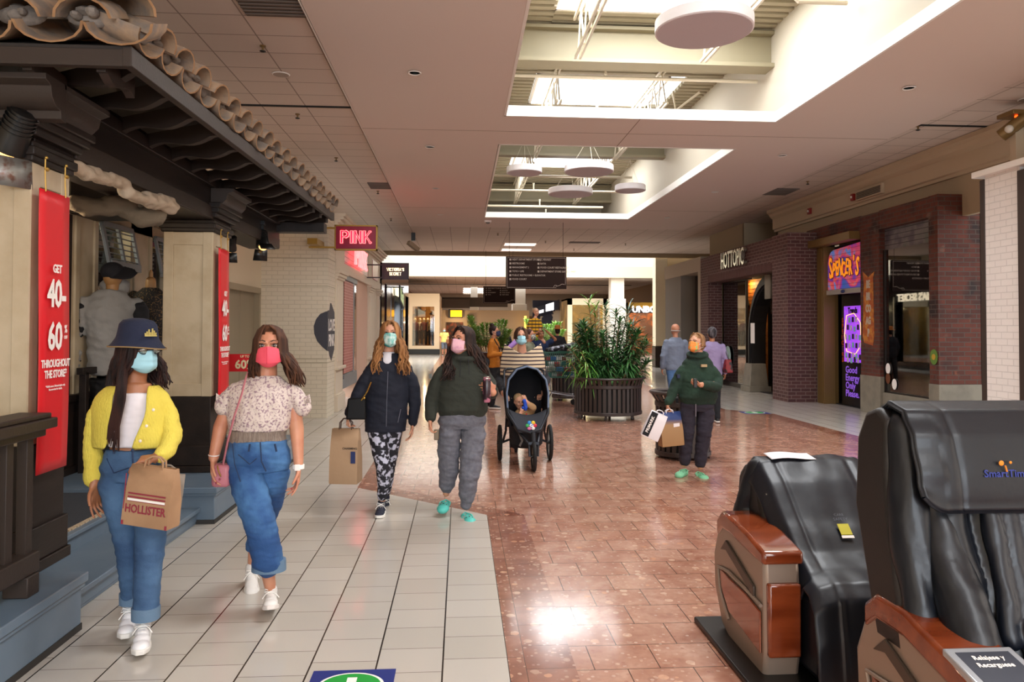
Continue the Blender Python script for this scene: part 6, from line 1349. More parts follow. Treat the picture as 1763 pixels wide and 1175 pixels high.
    build(b, 'hair_lock', HM, F.t)
    # clothes
    b = MB(); b.rings([F.S(v, a, c_, .0, k_) for v, a, c_, k_ in ((768, 190, 255, .76), (745, 190, 260, .74), (715, 190, 264, .72), (692, 192, 266, .7), (676, 194, 262, .66))], 30)
    F.part(b, 'crop_top', mat('white_ribbed_cotton', '#dcd6da', .85), (.004, (10, 10, 24)), .006)
    YC = mat('lemon_knit', '#e0cf58', .95, bump=(130, .7), mix=('#d2bd4a', 5, .4, .65), stretch=(1, 1, .35))
    b = MB(); Rw = [(v, a, c_) for v, a, c_ in ((770, 166, 296), (740, 166, 296), (712, 166, 292), (692, 166, 290), (676, 176, 280), (663, 194, 268))]
    # cardigan: open shell, front left open between edges
    n = 44; base = 0; opn = {770: (196, 238), 740: (204, 250), 712: (206, 262), 692: (208, 262), 676: (206, 260), 663: (210, 258)}
    for v, a, c_ in Rw:
        cc, rx, ry, rv = F.S(v, a, c_, .02, .56); ul, ur = opn[v]
        xl = max(-.95, min(.95, (F.p(ul, v).x - cc.x) / rx)); xr = max(-.95, min(.95, (F.p(ur, v).x - cc.x) / rx)); al = -math.acos(xl) ; ar = -math.acos(xr)
        for j in range(n): t_ = j / (n - 1); a2 = ar + (2 * pi - (ar - al)) * t_; b.v.append(cc + Vector((rx * cos(a2), ry * sin(a2) * (1.1 if sin(a2) < 0 else .9), 0)))
    for i in range(len(Rw) - 1):
        for j in range(n - 1): b.f.append((i * n + j, i * n + j + 1, (i + 1) * n + j + 1, (i + 1) * n + j)); b.mi.append(0)
    card = build(b, 'cardigan', YC, F.t, solid=.014, sub=1)
    b = MB(); F.limb(b, [(183, 688, 15, .02), (166, 718, 16, .02), (160, 765, 15.5, .02), (161, 820, 14, .0)]); cd_ = F.part(b, 'sleeve', YC, (.006, (7, 7, 24)), .006)
    b = MB(); F.limb(b, [(161, 815, 15.5, -.0), (161, 824, 15.5, -.0)]); build(b, 'cuff', YC, F.t)
    b = MB(); F.limb(b, [(276, 686, 15, .02), (290, 716, 16, .01), (297, 752, 16, -.02), (287, 775, 14.5, -.10), (277, 786, 12, -.15)]); F.part(b, 'sleeve', YC, (.006, (9, 9, 22)), .006)
    b = MB()
    for v in (706, 734, 760): q = F.p(opn[712][1] - (v - 706) * .42 + 2, v, -.165 + (v - 706) * .0004); b.ell(q, (.008, .005, .008), 12, 8)
    build(b, 'button', mat('pearl_button', '#e8dcc8', .3), F.t)
    J = MB(); J.rings([F.S(v, a, c_, .01, k_) for v, a, c_, k_ in ((826, 178, 286, .56), (806, 176, 284, .62), (788, 182, 276, .66), (772, 187, 262, .72))], 30)
    F.limb(J, [(206, 815, 28, .02), (204, 832, 31, .02), (210, 880, 25.5, .01), (219, 930, 21, .0), (224, 985, 18, .03), (226, 1030, 16.5, .08)], 20); F.part(J, 'jeans', DEN1, (.007, (9, 9, 20)), .006); J = MB(); F.limb(J, [(257, 812, 26, .01), (259, 832, 30.5, .0), (260, 880, 27.5, -.02), (258, 930, 24.5, -.03), (254, 985, 21.5, -.05), (251, 1052, 19.5, -.09)], 20)
    F.part(J, 'jeans', DEN1, (.007, (9, 9, 20)), .006)
    for (u, v, r, dy) in ((226, 1030, 17.5, .08), (251, 1056, 20.5, -.09)):
        b = MB(); c_ = F.p(u, v, dy); rr = r * F.k; b.lathe([(rr, -.03), (rr + .004, -.028), (rr + .005, .03), (rr, .032)], c_, 24, sy=.95); build(b, 'jeans_cuff', CUFF, F.t)
    b = MB(); b.tube([F.p(228, 775, -.15), F.p(229, 800, -.165), F.p(232, 830, -.16)], .005, 6); b.ell(F.p(228, 776, -.152), .008, 10, 7); b.tube([F.p(196, 768, -.08), F.p(196, 782, -.085)], .006, 6); b.tube([F.p(184, 790, -.06), F.p(196, 815, -.09), F.p(222, 806, -.15)], .003, 5); build(b, 'fly_and_loops', mat('denim_seam', '#1c3050', .8), F.t)
    WS = mat('white_leather', '#e4e2e2', .5)
    sneaker(F, F.p(224, 1048, .10), (.30, -1, 0), WS, .27, h=.08); sneaker(F, F.p(247, 1072, -.06), (.33, -1, 0), WS, .28)
    b = MB(); b.tube([F.p(279, 779, -.15), F.p(282, 790, -.17), F.p(277, 798, -.16)], .004, 6); build(b, 'bracelet', GOLD, F.t)
    # bag
    tp = F.p(268, 803, -.24); t, body, w, R = paper_bag('paper_bag', tp, .245, .285, .10, RAD(-14), KRAFT, 'brown paper bag printed HOLLISTER held by the person in yellow cardigan', handle=(.05, .045), tilt=RAD(5))
    fr = -.052; ax = R @ X3; up = R @ Z3
    text('HOLLISTER', 'lettering', MARO, body, w(0, fr, -.205), ax, up, .056, .0006, .0012, xs=.78); q = MB()
    for z in (-.135, -.152, -.170): q.prism([(-.1, 0), (.1, 0), (.1, .007), (-.1, .007)], w(0, fr + .004, z), ax, up, -.001)
    build(q, 'printed_stripe', MARO, body, smooth=0); q = MB(); q.prism([(-.1, 0), (.1, 0), (.1, .011), (-.1, .011)], w(0, fr + .002, -.166), ax, up, -.001); build(q, 'white_stripe', WHT, body, smooth=0)
    q = MB()
    for sx in (-1, 1): q.prism([(0, 0), (-sx * .012, 0), (-sx * .012, .02), (0, .02)], w(sx * .122, fr, -.284), ax, up, -.001)
    q.prism([(-.116, -.28), (-.111, -.28), (-.111, -.04), (-.116, -.04)], w(-.005, fr + .004, 0), ax, up, -.001); build(q, 'corner_mark', MARO, body, smooth=0)
    t2, b2, w2_, R2 = paper_bag('paper_bag', F.p(284, 815, -.06), .2, .24, .07, RAD(20), mat('grey_beige_paper', '#8f857a', .85), 'smaller grey paper bag hanging behind the HOLLISTER bag', handle=(.05, .04), tilt=RAD(8))
person_yellow()
# ================ woman in floral blouse and coral mask
def person_coral():
    F = Fig(4.35, 'person in coral mask, floral blouse and cropped blue jeans walking with a pink shoulder bag', foot=Vector((-1.1, 4.3, 0)), vox=.006)
    c = F.p(465, 600, 0); b = MB(); H = head(F, b, c, RAD(7), RAD(0), .236)
    F.limb(b, [(461, 630, 15.5, .03), (458, 668, 19, .04)]); b.rings([F.S(v, a, c_, .03, k_) for v, a, c_, k_ in ((790, 398, 490, .65), (755, 405, 486, .68), (700, 398, 494, .62), (675, 406, 496, .5), (660, 436, 480, .55))], 24)
    F.limb(b, [(402, 680, 11, .03), (380, 735, 12, .03), (368, 788, 8.5, -.03)]); F.limb(b, [(504, 680, 11, .03), (511, 740, 12, .03), (514, 800, 8, -.02)])
    hand(b, F.p(368, 790, -.03), (.05, -.1, -1), (1, 0, 0), (0, -1, 0), .4, .98); hand(b, F.p(514, 806, -.02), (-.02, -.2, -1), (-1, -.3, 0), (0, -1, 0), .5, .95, curls=(.5, .5, .4, .25))
    F.limb(b, [(425, 800, 20, 0), (445, 900, 15, -.06), (458, 965, 13, -.02), (465, 1010, 9.5, .02)]); F.limb(b, [(470, 800, 20, .04), (456, 900, 11, .26), (436, 945, 9, .40), (433, 972, 7, .44)])
    F.part(b, 'body', SK2, None, .0055); face_bits(F, H, '#3f2a1e')
    CM_ = mat('coral_cloth_mask', '#ee5468', .8, bump=(50, .12)); mask(F, H, CM_, 0, top=-.004, bot=-.1, puff=.004, loops=CM_)
    b = MB(); _, R, s, w = H; b.tube([w(0, -.128, .01), w(0, -.135, -.03), w(0, -.125, -.08)], .0018, 5); build(b, 'centre_seam', mat('deep_coral_seam', '#c8384c', .8), F.t)
    HM = hairm('chestnut_hair', '#3a241a', '#5f3c28')
    strands(F, H, HM, 110, .235, 1.05, 8, targets=((-.075, .04, 1.0), (.15, .01, .9)), r=.0075, wave=.006, part_x=-.01)
    FB = mat('mauve_floral_cotton', '#cdbfb6', .9, mix=('#8f7580', 80, .5, .62), bump=(40, .1))
    b = MB(); b.rings([F.S(v, a, c_, .02, k_) for v, a, c_, k_ in ((740, 397, 496, .74), (722, 393, 502, .72), (695, 394, 504, .66), (675, 396, 505, .56), (660, 408, 496, .5), (647, 436, 482, .6))], 34)
    F.limb(b, [(405, 672, 13, .02), (391, 690, 16, .02), (386, 700, 17.5, .02)]); F.limb(b, [(503, 672, 13, .02), (516, 694, 14, .01), (521, 702, 15, .01)])
    bl = F.part(b, 'blouse', FB, (.008, (14, 14, 8)), .006)
    b = MB(); b.rings([F.S(v, a, c_, .02, k_) for v, a, c_, k_ in ((761, 397, 492, .72), (752, 399, 490, .72), (739, 400, 492, .72))], 60); sw = F.part(b, 'smocked_waist', mat('tan_smocking', '#a8988a', .9, mix=('#8f7f74', 60, .45, .6), bump=(200, 1), stretch=(3, 3, .3)), (.004, (60, 60, 4)), .005)
    b = MB(); n = 30
    for (u0, v0, u1, v1, dx) in ((372, 690, 400, 712, -1), (513, 705, 533, 692, 1)):
        b.grid(lambda a, t_: F.p(u0 + (u1 - u0) * a + 2.5 * sin(a * 14) * t_, v0 + (v1 - v0) * a + (t_ - .5) * 14 - 6, -.02 + .02 * sin(a * 18) * t_), 26, 5)
    build(b, 'sleeve_frill', FB, F.t, solid=.004)
    J = MB(); J.rings([F.S(v, a, c_, .01, k_) for v, a, c_, k_ in ((810, 396, 496, .56), (795, 392, 499, .62), (775, 394, 496, .66), (758, 399, 492, .7))], 30)
    F.limb(J, [(425, 815, 31, .0), (435, 860, 27.5, -.06), (449, 905, 25, -.10), (457, 945, 25, -.08), (462, 968, 25, -.06)], 20); F.part(J, 'jeans', DEN2, (.008, (9, 9, 22)), .006); J = MB(); F.limb(J, [(470, 800, 25, .03), (471, 818, 27, .04), (466, 860, 22, .16), (456, 900, 16, .26), (443, 925, 14, .36), (435, 940, 13, .40)], 20)
    F.part(J, 'jeans', DEN2, (.008, (9, 9, 22)), .006)
    b = MB(); c_ = F.p(463, 973, -.05); rr = 26.5 * F.k; b.lathe([(rr, -.032), (rr + .005, -.03), (rr + .003, .03), (rr - .003, .032)], c_, 26, sy=.85); build(b, 'jeans_cuff', CUFF, F.t)
    b = MB(); b.tube([F.p(400, 765, -.10), F.p(404, 800, -.13), F.p(414, 830, -.15)], .003, 5); b.tube([F.p(448, 762, -.16), F.p(450, 795, -.17), F.p(458, 812, -.15)], .004, 5); b.tube([F.p(410, 783, -.14), F.p(430, 800, -.165), F.p(442, 790, -.165)], .003, 5); b.tube([F.p(430, 765, -.15), F.p(428, 778, -.155)], .006, 5); b.tube([F.p(473, 765, -.15), F.p(476, 778, -.15)], .006, 5); build(b, 'denim_seam', mat('denim_seam', '#1c3050', .8), F.t)
    WS = mat('white_canvas', '#e0dcd6', .8)
    sneaker(F, F.p(466, 1020, .03), (.25, -1, 0), WS, .26, tilt=-.28, sole=mat('white_red_line_sole', '#d8cfc8', .6)); sneaker(F, F.p(433, 980, .44), (.3, -1, 0), WS, .26, tilt=.3)
    b = MB(); cw = F.p(514, 804, -.02); b.lathe([(.031, -.012), (.033, -.01), (.033, .012), (.031, .013)], cw, 20, sy=.85); wt = build(b, 'watch_strap', WHT, F.t); b = MB(); b.box(cw.x - .016, cw.x + .016, cw.y - .036, cw.y - .028, cw.z - .018, cw.z + .018); build(b, 'watch_case', WHT, wt, bevel=.004)
    b = MB(); b.tube([F.p(368 + 9 * cos(a * pi / 8), 784 + 2 * sin(a * pi / 8), -.03 - .03 * sin(a * pi / 8)) for a in range(17)], .003, 5); build(b, 'bracelet', WHT, F.t)
    b = MB(); [b.ell(F.p(u, v, dy), (.005, .004, .006), 8, 6) for u, v, dy in ((372, 832, -.09), (378, 826, -.1), (505, 848, -.08), (502, 842, -.09))]; build(b, 'nail_varnish', mat('crimson_varnish', '#8a1030', .2), F.t)
    PKL = mat('dusty_pink_leather', '#b8707a', .5); t = thing('shoulder_bag', F.p(384, 835, -.02), 'small dusty pink shoulder bag at the hip of the person in coral mask', 'bag'); b = MB()
    b.tube([F.p(427, 640, .03), F.p(424, 648, -.10), F.p(416, 680, -.16), F.p(404, 715, -.165), F.p(392, 760, -.13), F.p(384, 800, -.07)], .008, 8, flat=.35); build(b, 'strap', PKL, t)
    c1 = F.p(382, 818, -.03); b = MB(); b.box(c1.x - .05, c1.x + .05, c1.y - .04, c1.y + .05, c1.z - .065, c1.z + .06); build(b, 'pouch', PKL, t, bevel=.02); b = MB(); b.tube([c1 + Vector((-.01, -.05, .06)), c1 + Vector((.0, -.06, .03)), c1 + Vector((.01, -.05, .0))], .004, 6); build(b, 'clasp', GOLD, t)
person_coral()
# ================ woman in navy jacket and patterned leggings
def person_navy():
    F = Fig(6.6, 'person in navy zip jacket, teal mask and black and white leggings with long fair hair', foot=Vector((-.7, 6.6, 0)), vox=.007)
    c = F.p(672, 577, 0); b = MB(); H = head(F, b, c, RAD(4), RAD(0), .225)
    F.limb(b, [(671, 592, 9, .02), (668, 612, 11, .03)]); b.rings([F.S(v, a, c_, .02, .6) for v, a, c_ in ((740, 636, 694), (690, 640, 692), (645, 638, 697), (622, 650, 690))], 20)
    F.limb(b, [(641, 637, 7, 0), (614, 675, 7.5, 0), (601, 715, 6, -.06)]); F.limb(b, [(699, 637, 7, 0), (714, 680, 7.5, .02), (711, 728, 5.5, .0)])
    hand(b, F.p(600, 716, -.06), (-.1, -.1, -1), (1, 0, .0), (0, -1, 0), 1.1, .9); hand(b, F.p(710, 732, .0), (-.06, -.15, -1), (-1, -.2, 0), (0, -1, 0), .4, .92)
    F.limb(b, [(650, 745, 10, 0), (660, 810, 8, -.05), (658, 862, 5.5, -.02)]); F.limb(b, [(674, 745, 10, .02), (668, 810, 8, .1), (664, 846, 5.5, .28)])
    F.part(b, 'body', SK3, None, .006); face_bits(F, H, '#7a5a3c')
    mask(F, H, mat('teal_tie_dye_mask', '#3fa8a0', .8, mix=('#d8e8e0', 16, .42, .6)), 0, top=.004, bot=-.105, puff=.003)
    HM = hairm('fair_reddish_hair', '#6a4526', '#a9774a'); strands(F, H, HM, 120, .33, 1.1, 12, targets=((-.10, -.06, 1.0), (.12, -.08, 1.0)), r=.0085, wave=.02)
    NV = mat('navy_fleece_shell', '#0c1020', .85, bump=(30, .2)); b = MB(); b.rings([F.S(v, a, c_, .01, k_) for v, a, c_, k_ in ((743, 629, 698, .66), (720, 628, 700, .66), (680, 630, 702, .62), (650, 630, 706, .56), (632, 632, 704, .48), (619, 641, 699, .5), (608, 652, 690, .6))], 30)
    F.limb(b, [(641, 636, 10.5, .0), (625, 664, 12, .0), (612, 692, 10.5, -.03), (602, 712, 8.5, -.06)]); F.limb(b, [(699, 636, 10.5, .0), (711, 664, 12, .01), (715, 695, 10.5, .01), (711, 727, 8, .0)])
    F.part(b, 'jacket', NV, (.009, (8, 8, 14)), .007)
    b = MB(); b.rings([F.S(v, a, c_, -.005, k_) for v, a, c_, k_ in ((640, 655, 680, .9), (622, 654, 682, .9), (606, 659, 679, .9))], 18); F.part(b, 'tee', mat('white_tee', '#d8d4d8', .9), None, .006); q = MB(); q.tube([F.p(668, 640, -.135), F.p(666, 690, -.15), F.p(665, 735, -.14)], .003, 5); q.tube([F.p(690, 705, -.1), F.p(685, 728, -.11)], .003, 5); build(q, 'zip', mat('grey_zip', '#6a6c78', .4, .5), F.t)
    LG = mat('black_white_print_legging', '#16141c', .85, mix=('#b8b8c8', 24, .5, .56)); J = MB(); F.limb(J, [(650, 742, 17.5, .0), (655, 775, 15.5, -.03), (660, 805, 12.5, -.06), (661, 830, 11, -.05), (658, 855, 8, -.03)], 18); F.part(J, 'leggings', LG, (.004, (12, 12, 20)), .007); J = MB(); F.limb(J, [(676, 742, 16.5, .02), (672, 775, 15, .05), (668, 805, 12.5, .1), (667, 830, 10, .2), (665, 848, 7.5, .27)], 18)
    F.part(J, 'leggings', LG, (.004, (12, 12, 20)), .007)
    BS = mat('navy_mesh_shoe', '#171a2c', .8); sneaker(F, F.p(657, 869, -.02), (-.02, -1, 0), BS, .26, tilt=-.06); sneaker(F, F.p(664, 858, .3), (.1, -1, 0), BS, .25, tilt=.5)
    t = thing('handbag', F.p(615, 722, -.12), 'black quilted handbag with gold chain on the arm of the navy jacket person', 'bag'); b = MB(); c1 = F.p(614, 703, -.12); b.box(c1.x - .085, c1.x + .085, c1.y - .04, c1.y + .04, c1.z - .095, c1.z + .085, top=(.012, .01)); build(b, 'pouch', mat('black_leather', '#0b0b0d', .6, spec=.25), t, bevel=.014)
    b = MB(); b.tube([F.p(622, 690, -.15), F.p(632, 675, -.17), F.p(639, 658, -.17)], .006, 6); b.ell(F.p(627, 686, -.165), .012, 8, 6); build(b, 'chain', mat('bright_gold', '#c8a050', .25, .9), t)
    hh = F.p(598, 738, -.07); t, body, w, R = paper_bag('paper_bag', hh + Vector((-.01, 0, -.0)), .24, .46, .17, RAD(-8), mat('warm_kraft_paper', '#a8896a', .8, bump=(10, .3)), 'tall brown paper bag with a small navy square beside the navy jacket person', handle=(.055, .085), hm=mat('dark_twine', '#4a342a', .8))
    text('CHARMING', 'lettering', BLKF, body, w(.055, -.0805, -.16), R @ X3, Z3, .024, .0006, .0005); q = MB(); q.prism([(-.02, -.05), (.02, -.05), (.02, .05), (-.02, .05)], w(.085, -.083, -.235), R @ X3, Z3, -.001); build(q, 'navy_square', mat('navy_print', '#1c2a5a', .6), body, smooth=0)
person_navy()
# ================ woman in olive hoodie holding a can
def person_olive():
    F = Fig(6.45, 'person in dark olive hoodie, pink mask and grey sweatpants carrying a tall can', foot=Vector((0, 6.4, 0)), vox=.007)
    c = F.p(797, 588, 0); b = MB(); H = head(F, b, c, RAD(-42), RAD(-2), .236)
    F.limb(b, [(802, 602, 10, .02), (800, 625, 13, .03)]); b.rings([F.S(v, a, c_, .02, .62) for v, a, c_ in ((715, 760, 830), (680, 760, 832), (645, 762, 830), (625, 774, 822))], 20)
    F.limb(b, [(763, 642, 7, 0), (743, 685, 8, 0), (741, 722, 6.5, -.05)]); F.limb(b, [(831, 642, 7, 0), (844, 672, 8, -.02), (848, 676, 7, -.2)])
    hand(b, F.p(741, 724, -.05), (.02, -.2, -1), (1, -.2, 0), (0, -1, 0), .8, .92); hand(b, F.p(851, 668, -.2), (-.75, -.65, .12), (-.6, .75, 0), (0, 0, 1), 1.0, .92, curls=(.9, .9, .85, .8))
    F.limb(b, [(775, 730, 12, 0), (773, 800, 9, .05), (768, 850, 6, .1)]); F.limb(b, [(812, 730, 12, 0), (808, 810, 9, -.05), (804, 872, 6, -.02)])
    F.part(b, 'body', SK2, None, .006); face_bits(F, H, '#2c1c14')
    mask(F, H, mat('pale_pink_mask', '#dba9b4', .8, mix=('#c890a4', 20, .5, .62)), 0, top=.004, bot=-.1, puff=.004)
    HM = hairm('deep_brown_hair', '#1e1412', '#3c2820'); strands(F, H, HM, 110, .33, 1.1, 15, targets=((-.13, -.13, .95), (.19, -.03, 1.0)), r=.0085, wave=.016, amax=.68)
    OL = mat('dark_olive_fleece', '#2b2e26', .95, bump=(60, .3)); b = MB(); b.rings([F.S(v, a, c_, .01, k_) for v, a, c_, k_ in ((717, 757, 834, .62), (705, 752, 840, .68), (670, 752, 840, .66), (645, 754, 840, .58), (628, 760, 836, .5), (615, 772, 828, .55), (604, 784, 817, .7))], 30)
    F.limb(b, [(763, 641, 11.5, .0), (750, 665, 13, .0), (743, 692, 12, .0), (741, 718, 10, -.04)]); F.limb(b, [(831, 640, 12, .0), (841, 662, 13, -.02), (846, 676, 11.5, -.1), (849, 673, 9, -.17)]); b.tube([F.p(802 + 22 * cos(a * pi / 9), 613 + 6 * sin(a * pi / 9), .02 - .11 * sin(a * pi / 9)) for a in range(19)], 5 * F.k, 8)
    F.part(b, 'hoodie', OL, (.008, (8, 8, 14)), .007)
    b = MB(); b.tube([F.p(793, 618, -.12), F.p(792, 650, -.16)], .003, 5); b.tube([F.p(806, 618, -.12), F.p(808, 645, -.165)], .003, 5); build(b, 'drawcord', BLKF, F.t); b = MB(); q = F.p(741, 648, -.115); b.box(q.x - .012, q.x + .012, q.y - .01, q.y + .02, q.z - .02, q.z + .02); build(b, 'sleeve_patch', mat('grey_patch', '#5c605c', .8), F.t)
    GS = mat('heather_grey_jersey', '#5f5f68', .95, bump=(70, .3), mix=('#696a72', 30, .4, .6)); J = MB(); J.rings([F.S(v, a, c_, .01, k_) for v, a, c_, k_ in ((738, 756, 834, .58), (726, 753, 837, .64), (712, 758, 834, .68))], 28)
    F.limb(J, [(774, 745, 21, .0), (773, 780, 19, .02), (773, 810, 17, .05), (770, 832, 15, .08), (770, 843, 9, .1)], 18); F.part(J, 'sweatpants', GS, (.012, (8, 8, 18)), .007); J = MB(); F.limb(J, [(815, 745, 22, .0), (811, 785, 19.5, -.03), (808, 820, 17.5, -.05), (804, 850, 15, -.03), (803, 868, 9.5, -.02)], 18)
    F.part(J, 'sweatpants', GS, (.012, (8, 8, 18)), .007)
    TQ = mat('turquoise_foam', '#4fb8ac', .6); croc(F, F.p(766, 862, .1), (-.12, -1, 0), TQ); croc(F, F.p(804, 884, -.03), (.22, -1, 0), TQ)
    t = thing('drink_can', F.p(838, 693, -.27), 'tall dark drink can with pink swirls in the hand of the olive hoodie person', 'can'); cc = F.p(838, 693, -.27); b = MB(); b.lathe([(.026, 0), (.033, .012), (.033, .195), (.027, .21)], cc, 24); cn = build(b, 'can_body', mat('dark_pink_can', '#2c1820', .25, mix=('#b06a80', 10, .5, .56)), t); b = MB(); b.lathe([(.034, .0), (.034, .004)], cc + Vector((0, 0, .196)), 24); b.lathe([(.028, .0), (.026, .004)], cc + Vector((0, 0, .208)), 24); build(b, 'metal_rim', CHR, t)
    b = MB(); q = F.p(751, 748, -.1); b.box(q.x - .018, q.x + .022, q.y - .01, q.y + .01, q.z - .05, q.z + .04); tag(build(b, 'phone', mat('brown_phone_case', '#6a5a44', .5), bevel=.006), 'small brown cased phone in lowered hand of the olive hoodie person', 'phone')
person_olive()
# ================ girl in green hoodie with shopping bags
def person_green():
    F = Fig(8.1, 'person in dark green hoodie, bright mask and mint clogs, holding bags and a phone', foot=Vector((2.5, 8.1, 0)), vox=.008)
    c = F.p(1199, 592, 0); b = MB(); H = head(F, b, c, RAD(-50), RAD(-4), .215)
    F.limb(b, [(1202, 605, 8, .02), (1201, 622, 10, .03)]); b.rings([F.S(v, a, c_, .02, .62) for v, a, c_ in ((700, 1178, 1224), (660, 1178, 1222), (625, 1186, 1216))], 20)
    F.limb(b, [(1176, 638, 5, 0), (1159, 672, 5.5, 0), (1150, 696, 4.5, -.05)]); F.limb(b, [(1225, 640, 5, 0), (1234, 662, 5.5, -.05), (1206, 663, 4.5, -.25)])
    hand(b, F.p(1149, 697, -.05), (-.1, -.2, -1), (1, 0, 0), (0, -1, 0), 1.1, .82); hand(b, F.p(1205, 662, -.26), (-1, -.25, .05), (.2, .3, 1), (-.3, -1, .3), .7, .82)
    F.limb(b, [(1184, 710, 9, 0), (1182, 760, 7, 0), (1178, 800, 5, 0)]); F.limb(b, [(1214, 710, 9, 0), (1211, 760, 7, 0), (1206, 805, 5, -.03)])
    F.part(b, 'body', SK3, None, .0065); face_bits(F, H, '#6a4a34')
    mask(F, H, mat('orange_floral_mask', '#f08a3c', .8, mix=('#7ac07a', 24, .52, .6)), 0, top=.006, bot=-.1, puff=.004)
    HM = hairm('light_brown_hair', '#7a5436', '#a88058'); strands(F, H, HM, 50, .03, .75, 22, r=.007, flare=-.05, amax=.6)
    GR = mat('bottle_green_fleece', '#16281f', .92, bump=(50, .4), mix=('#1c3426', 5, .4, .6)); b = MB(); b.rings([F.S(v, a, c_, .01, k_) for v, a, c_, k_ in ((696, 1172, 1232, .62), (684, 1166, 1236, .7), (655, 1166, 1234, .66), (640, 1168, 1232, .58), (626, 1174, 1228, .5), (615, 1182, 1221, .55), (606, 1189, 1214, .75))], 28)
    F.limb(b, [(1175, 637, 8.5, .0), (1165, 657, 9.5, .0), (1158, 677, 9, -.02), (1151, 692, 7.5, -.05)]); F.limb(b, [(1226, 638, 9, .0), (1236, 654, 10, .0), (1233, 667, 9.5, -.1), (1214, 663, 7.5, -.22)]); b.tube([F.p(1201 + 17 * cos(a * pi / 9), 611 + 4 * sin(a * pi / 9), .02 - .1 * sin(a * pi / 9)) for a in range(19)], 3.4 * F.k, 8)
    F.part(b, 'hoodie', GR, (.009, (8, 8, 14)), .008); b = MB(); q = F.p(1212, 630, -.125); b.box(q.x - .032, q.x + .032, q.y - .012, q.y + .02, q.z - .014, q.z + .014); build(b, 'chest_print', mat('tan_chest_print', '#a8906c', .8), F.t); b = MB(); q = F.p(1168, 648, -.05); b.box(q.x - .02, q.x + .01, q.y - .03, q.y + .02, q.z - .02, q.z + .02); build(b, 'arm_patch', mat('navy_patch', '#222a44', .8), F.t)
    JG = mat('charcoal_plum_jogger', '#25202c', .9, bump=(60, .25)); J = MB(); J.rings([F.S(v, a, c_, .01, k_) for v, a, c_, k_ in ((708, 1169, 1230, .56), (699, 1169, 1230, .62), (690, 1172, 1228, .65))], 24)
    F.limb(J, [(1183, 712, 15, .0), (1182, 745, 13.5, -.02), (1180, 775, 11.5, .0), (1179, 794, 10, .0)], 16); F.part(J, 'joggers', JG, (.01, (8, 8, 18)), .008); J = MB(); F.limb(J, [(1215, 712, 15.5, .0), (1212, 745, 13.5, -.03), (1208, 775, 12, -.02), (1206, 798, 10, -.02)], 16); F.part(J, 'joggers', JG, (.01, (8, 8, 18)), .008)
    b = MB(); b.tube([F.p(1198, 696, -.13), F.p(1198, 718, -.13)], .004, 5); build(b, 'drawcord', mat('pale_cord', '#8a8490', .8), F.t)
    MG = mat('mint_foam', '#7cc49a', .6); croc(F, F.p(1177, 808, .0), (-.75, -1, 0), MG); croc(F, F.p(1205, 813, -.03), (.05, -1, 0), MG)
    b = MB(); q = F.p(1197, 660, -.33); b.box(q.x - .02, q.x + .02, q.y - .012, q.y + .012, q.z - .05, q.z + .05); tag(build(b, 'phone', BLKM, bevel=.006), 'black phone held at the waist of green hoodie person', 'phone')
    WP = mat('white_glossy_paper', '#e2dcdf', .5); t, body, w, R = paper_bag('paper_bag', F.p(1136, 712, -.14), .19, .29, .08, RAD(-5), WP, 'white paper bag with slanted black panel held by the green hoodie person', handle=(.04, .03), tilt=RAD(24), hm=WP)
    q = MB(); q.prism([(-.092, -.28), (-.02, -.28), (-.02, -.01), (-.092, -.01)], w(0, -.043, 0), R @ X3, R @ Z3, -.001); build(q, 'black_panel', BLKF, body, smooth=0); text('PRIMARK', 'lettering', WHT, body, w(-.056, -.046, -.15), R @ Z3, -(R @ X3), .045, .0005, .001)
    NB = newmat('navy_to_kraft_paper', .6)
    m, nt = NB; v, o = nt.obj(); tc = nt.N.new('ShaderNodeTexCoord'); sp_ = nt.N.new('ShaderNodeSeparateXYZ'); nt.L.new(tc.outputs['Generated'], sp_.inputs[0]); nt.L.new(nt.ramp(sp_.outputs[2], [(.62, '#9c7850'), (.78, '#1f3468')]), nt.b.inputs['Base Color'])
    t, body, w, R = paper_bag('paper_bag', F.p(1152, 710, -.1), .25, .36, .12, RAD(8), m, 'navy and brown paper bag with white rope handles held by the green hoodie person', handle=(.04, .03), tilt=RAD(-4), hm=WP)
    q = MB(); q.prism([(-.0, -.16), (.07, -.155), (.07, -.12), (-.0, -.12)], w(0.02, -.05, 0), R @ X3, R @ Z3, -.001); build(q, 'white_print', WP, body, smooth=0)
person_green()
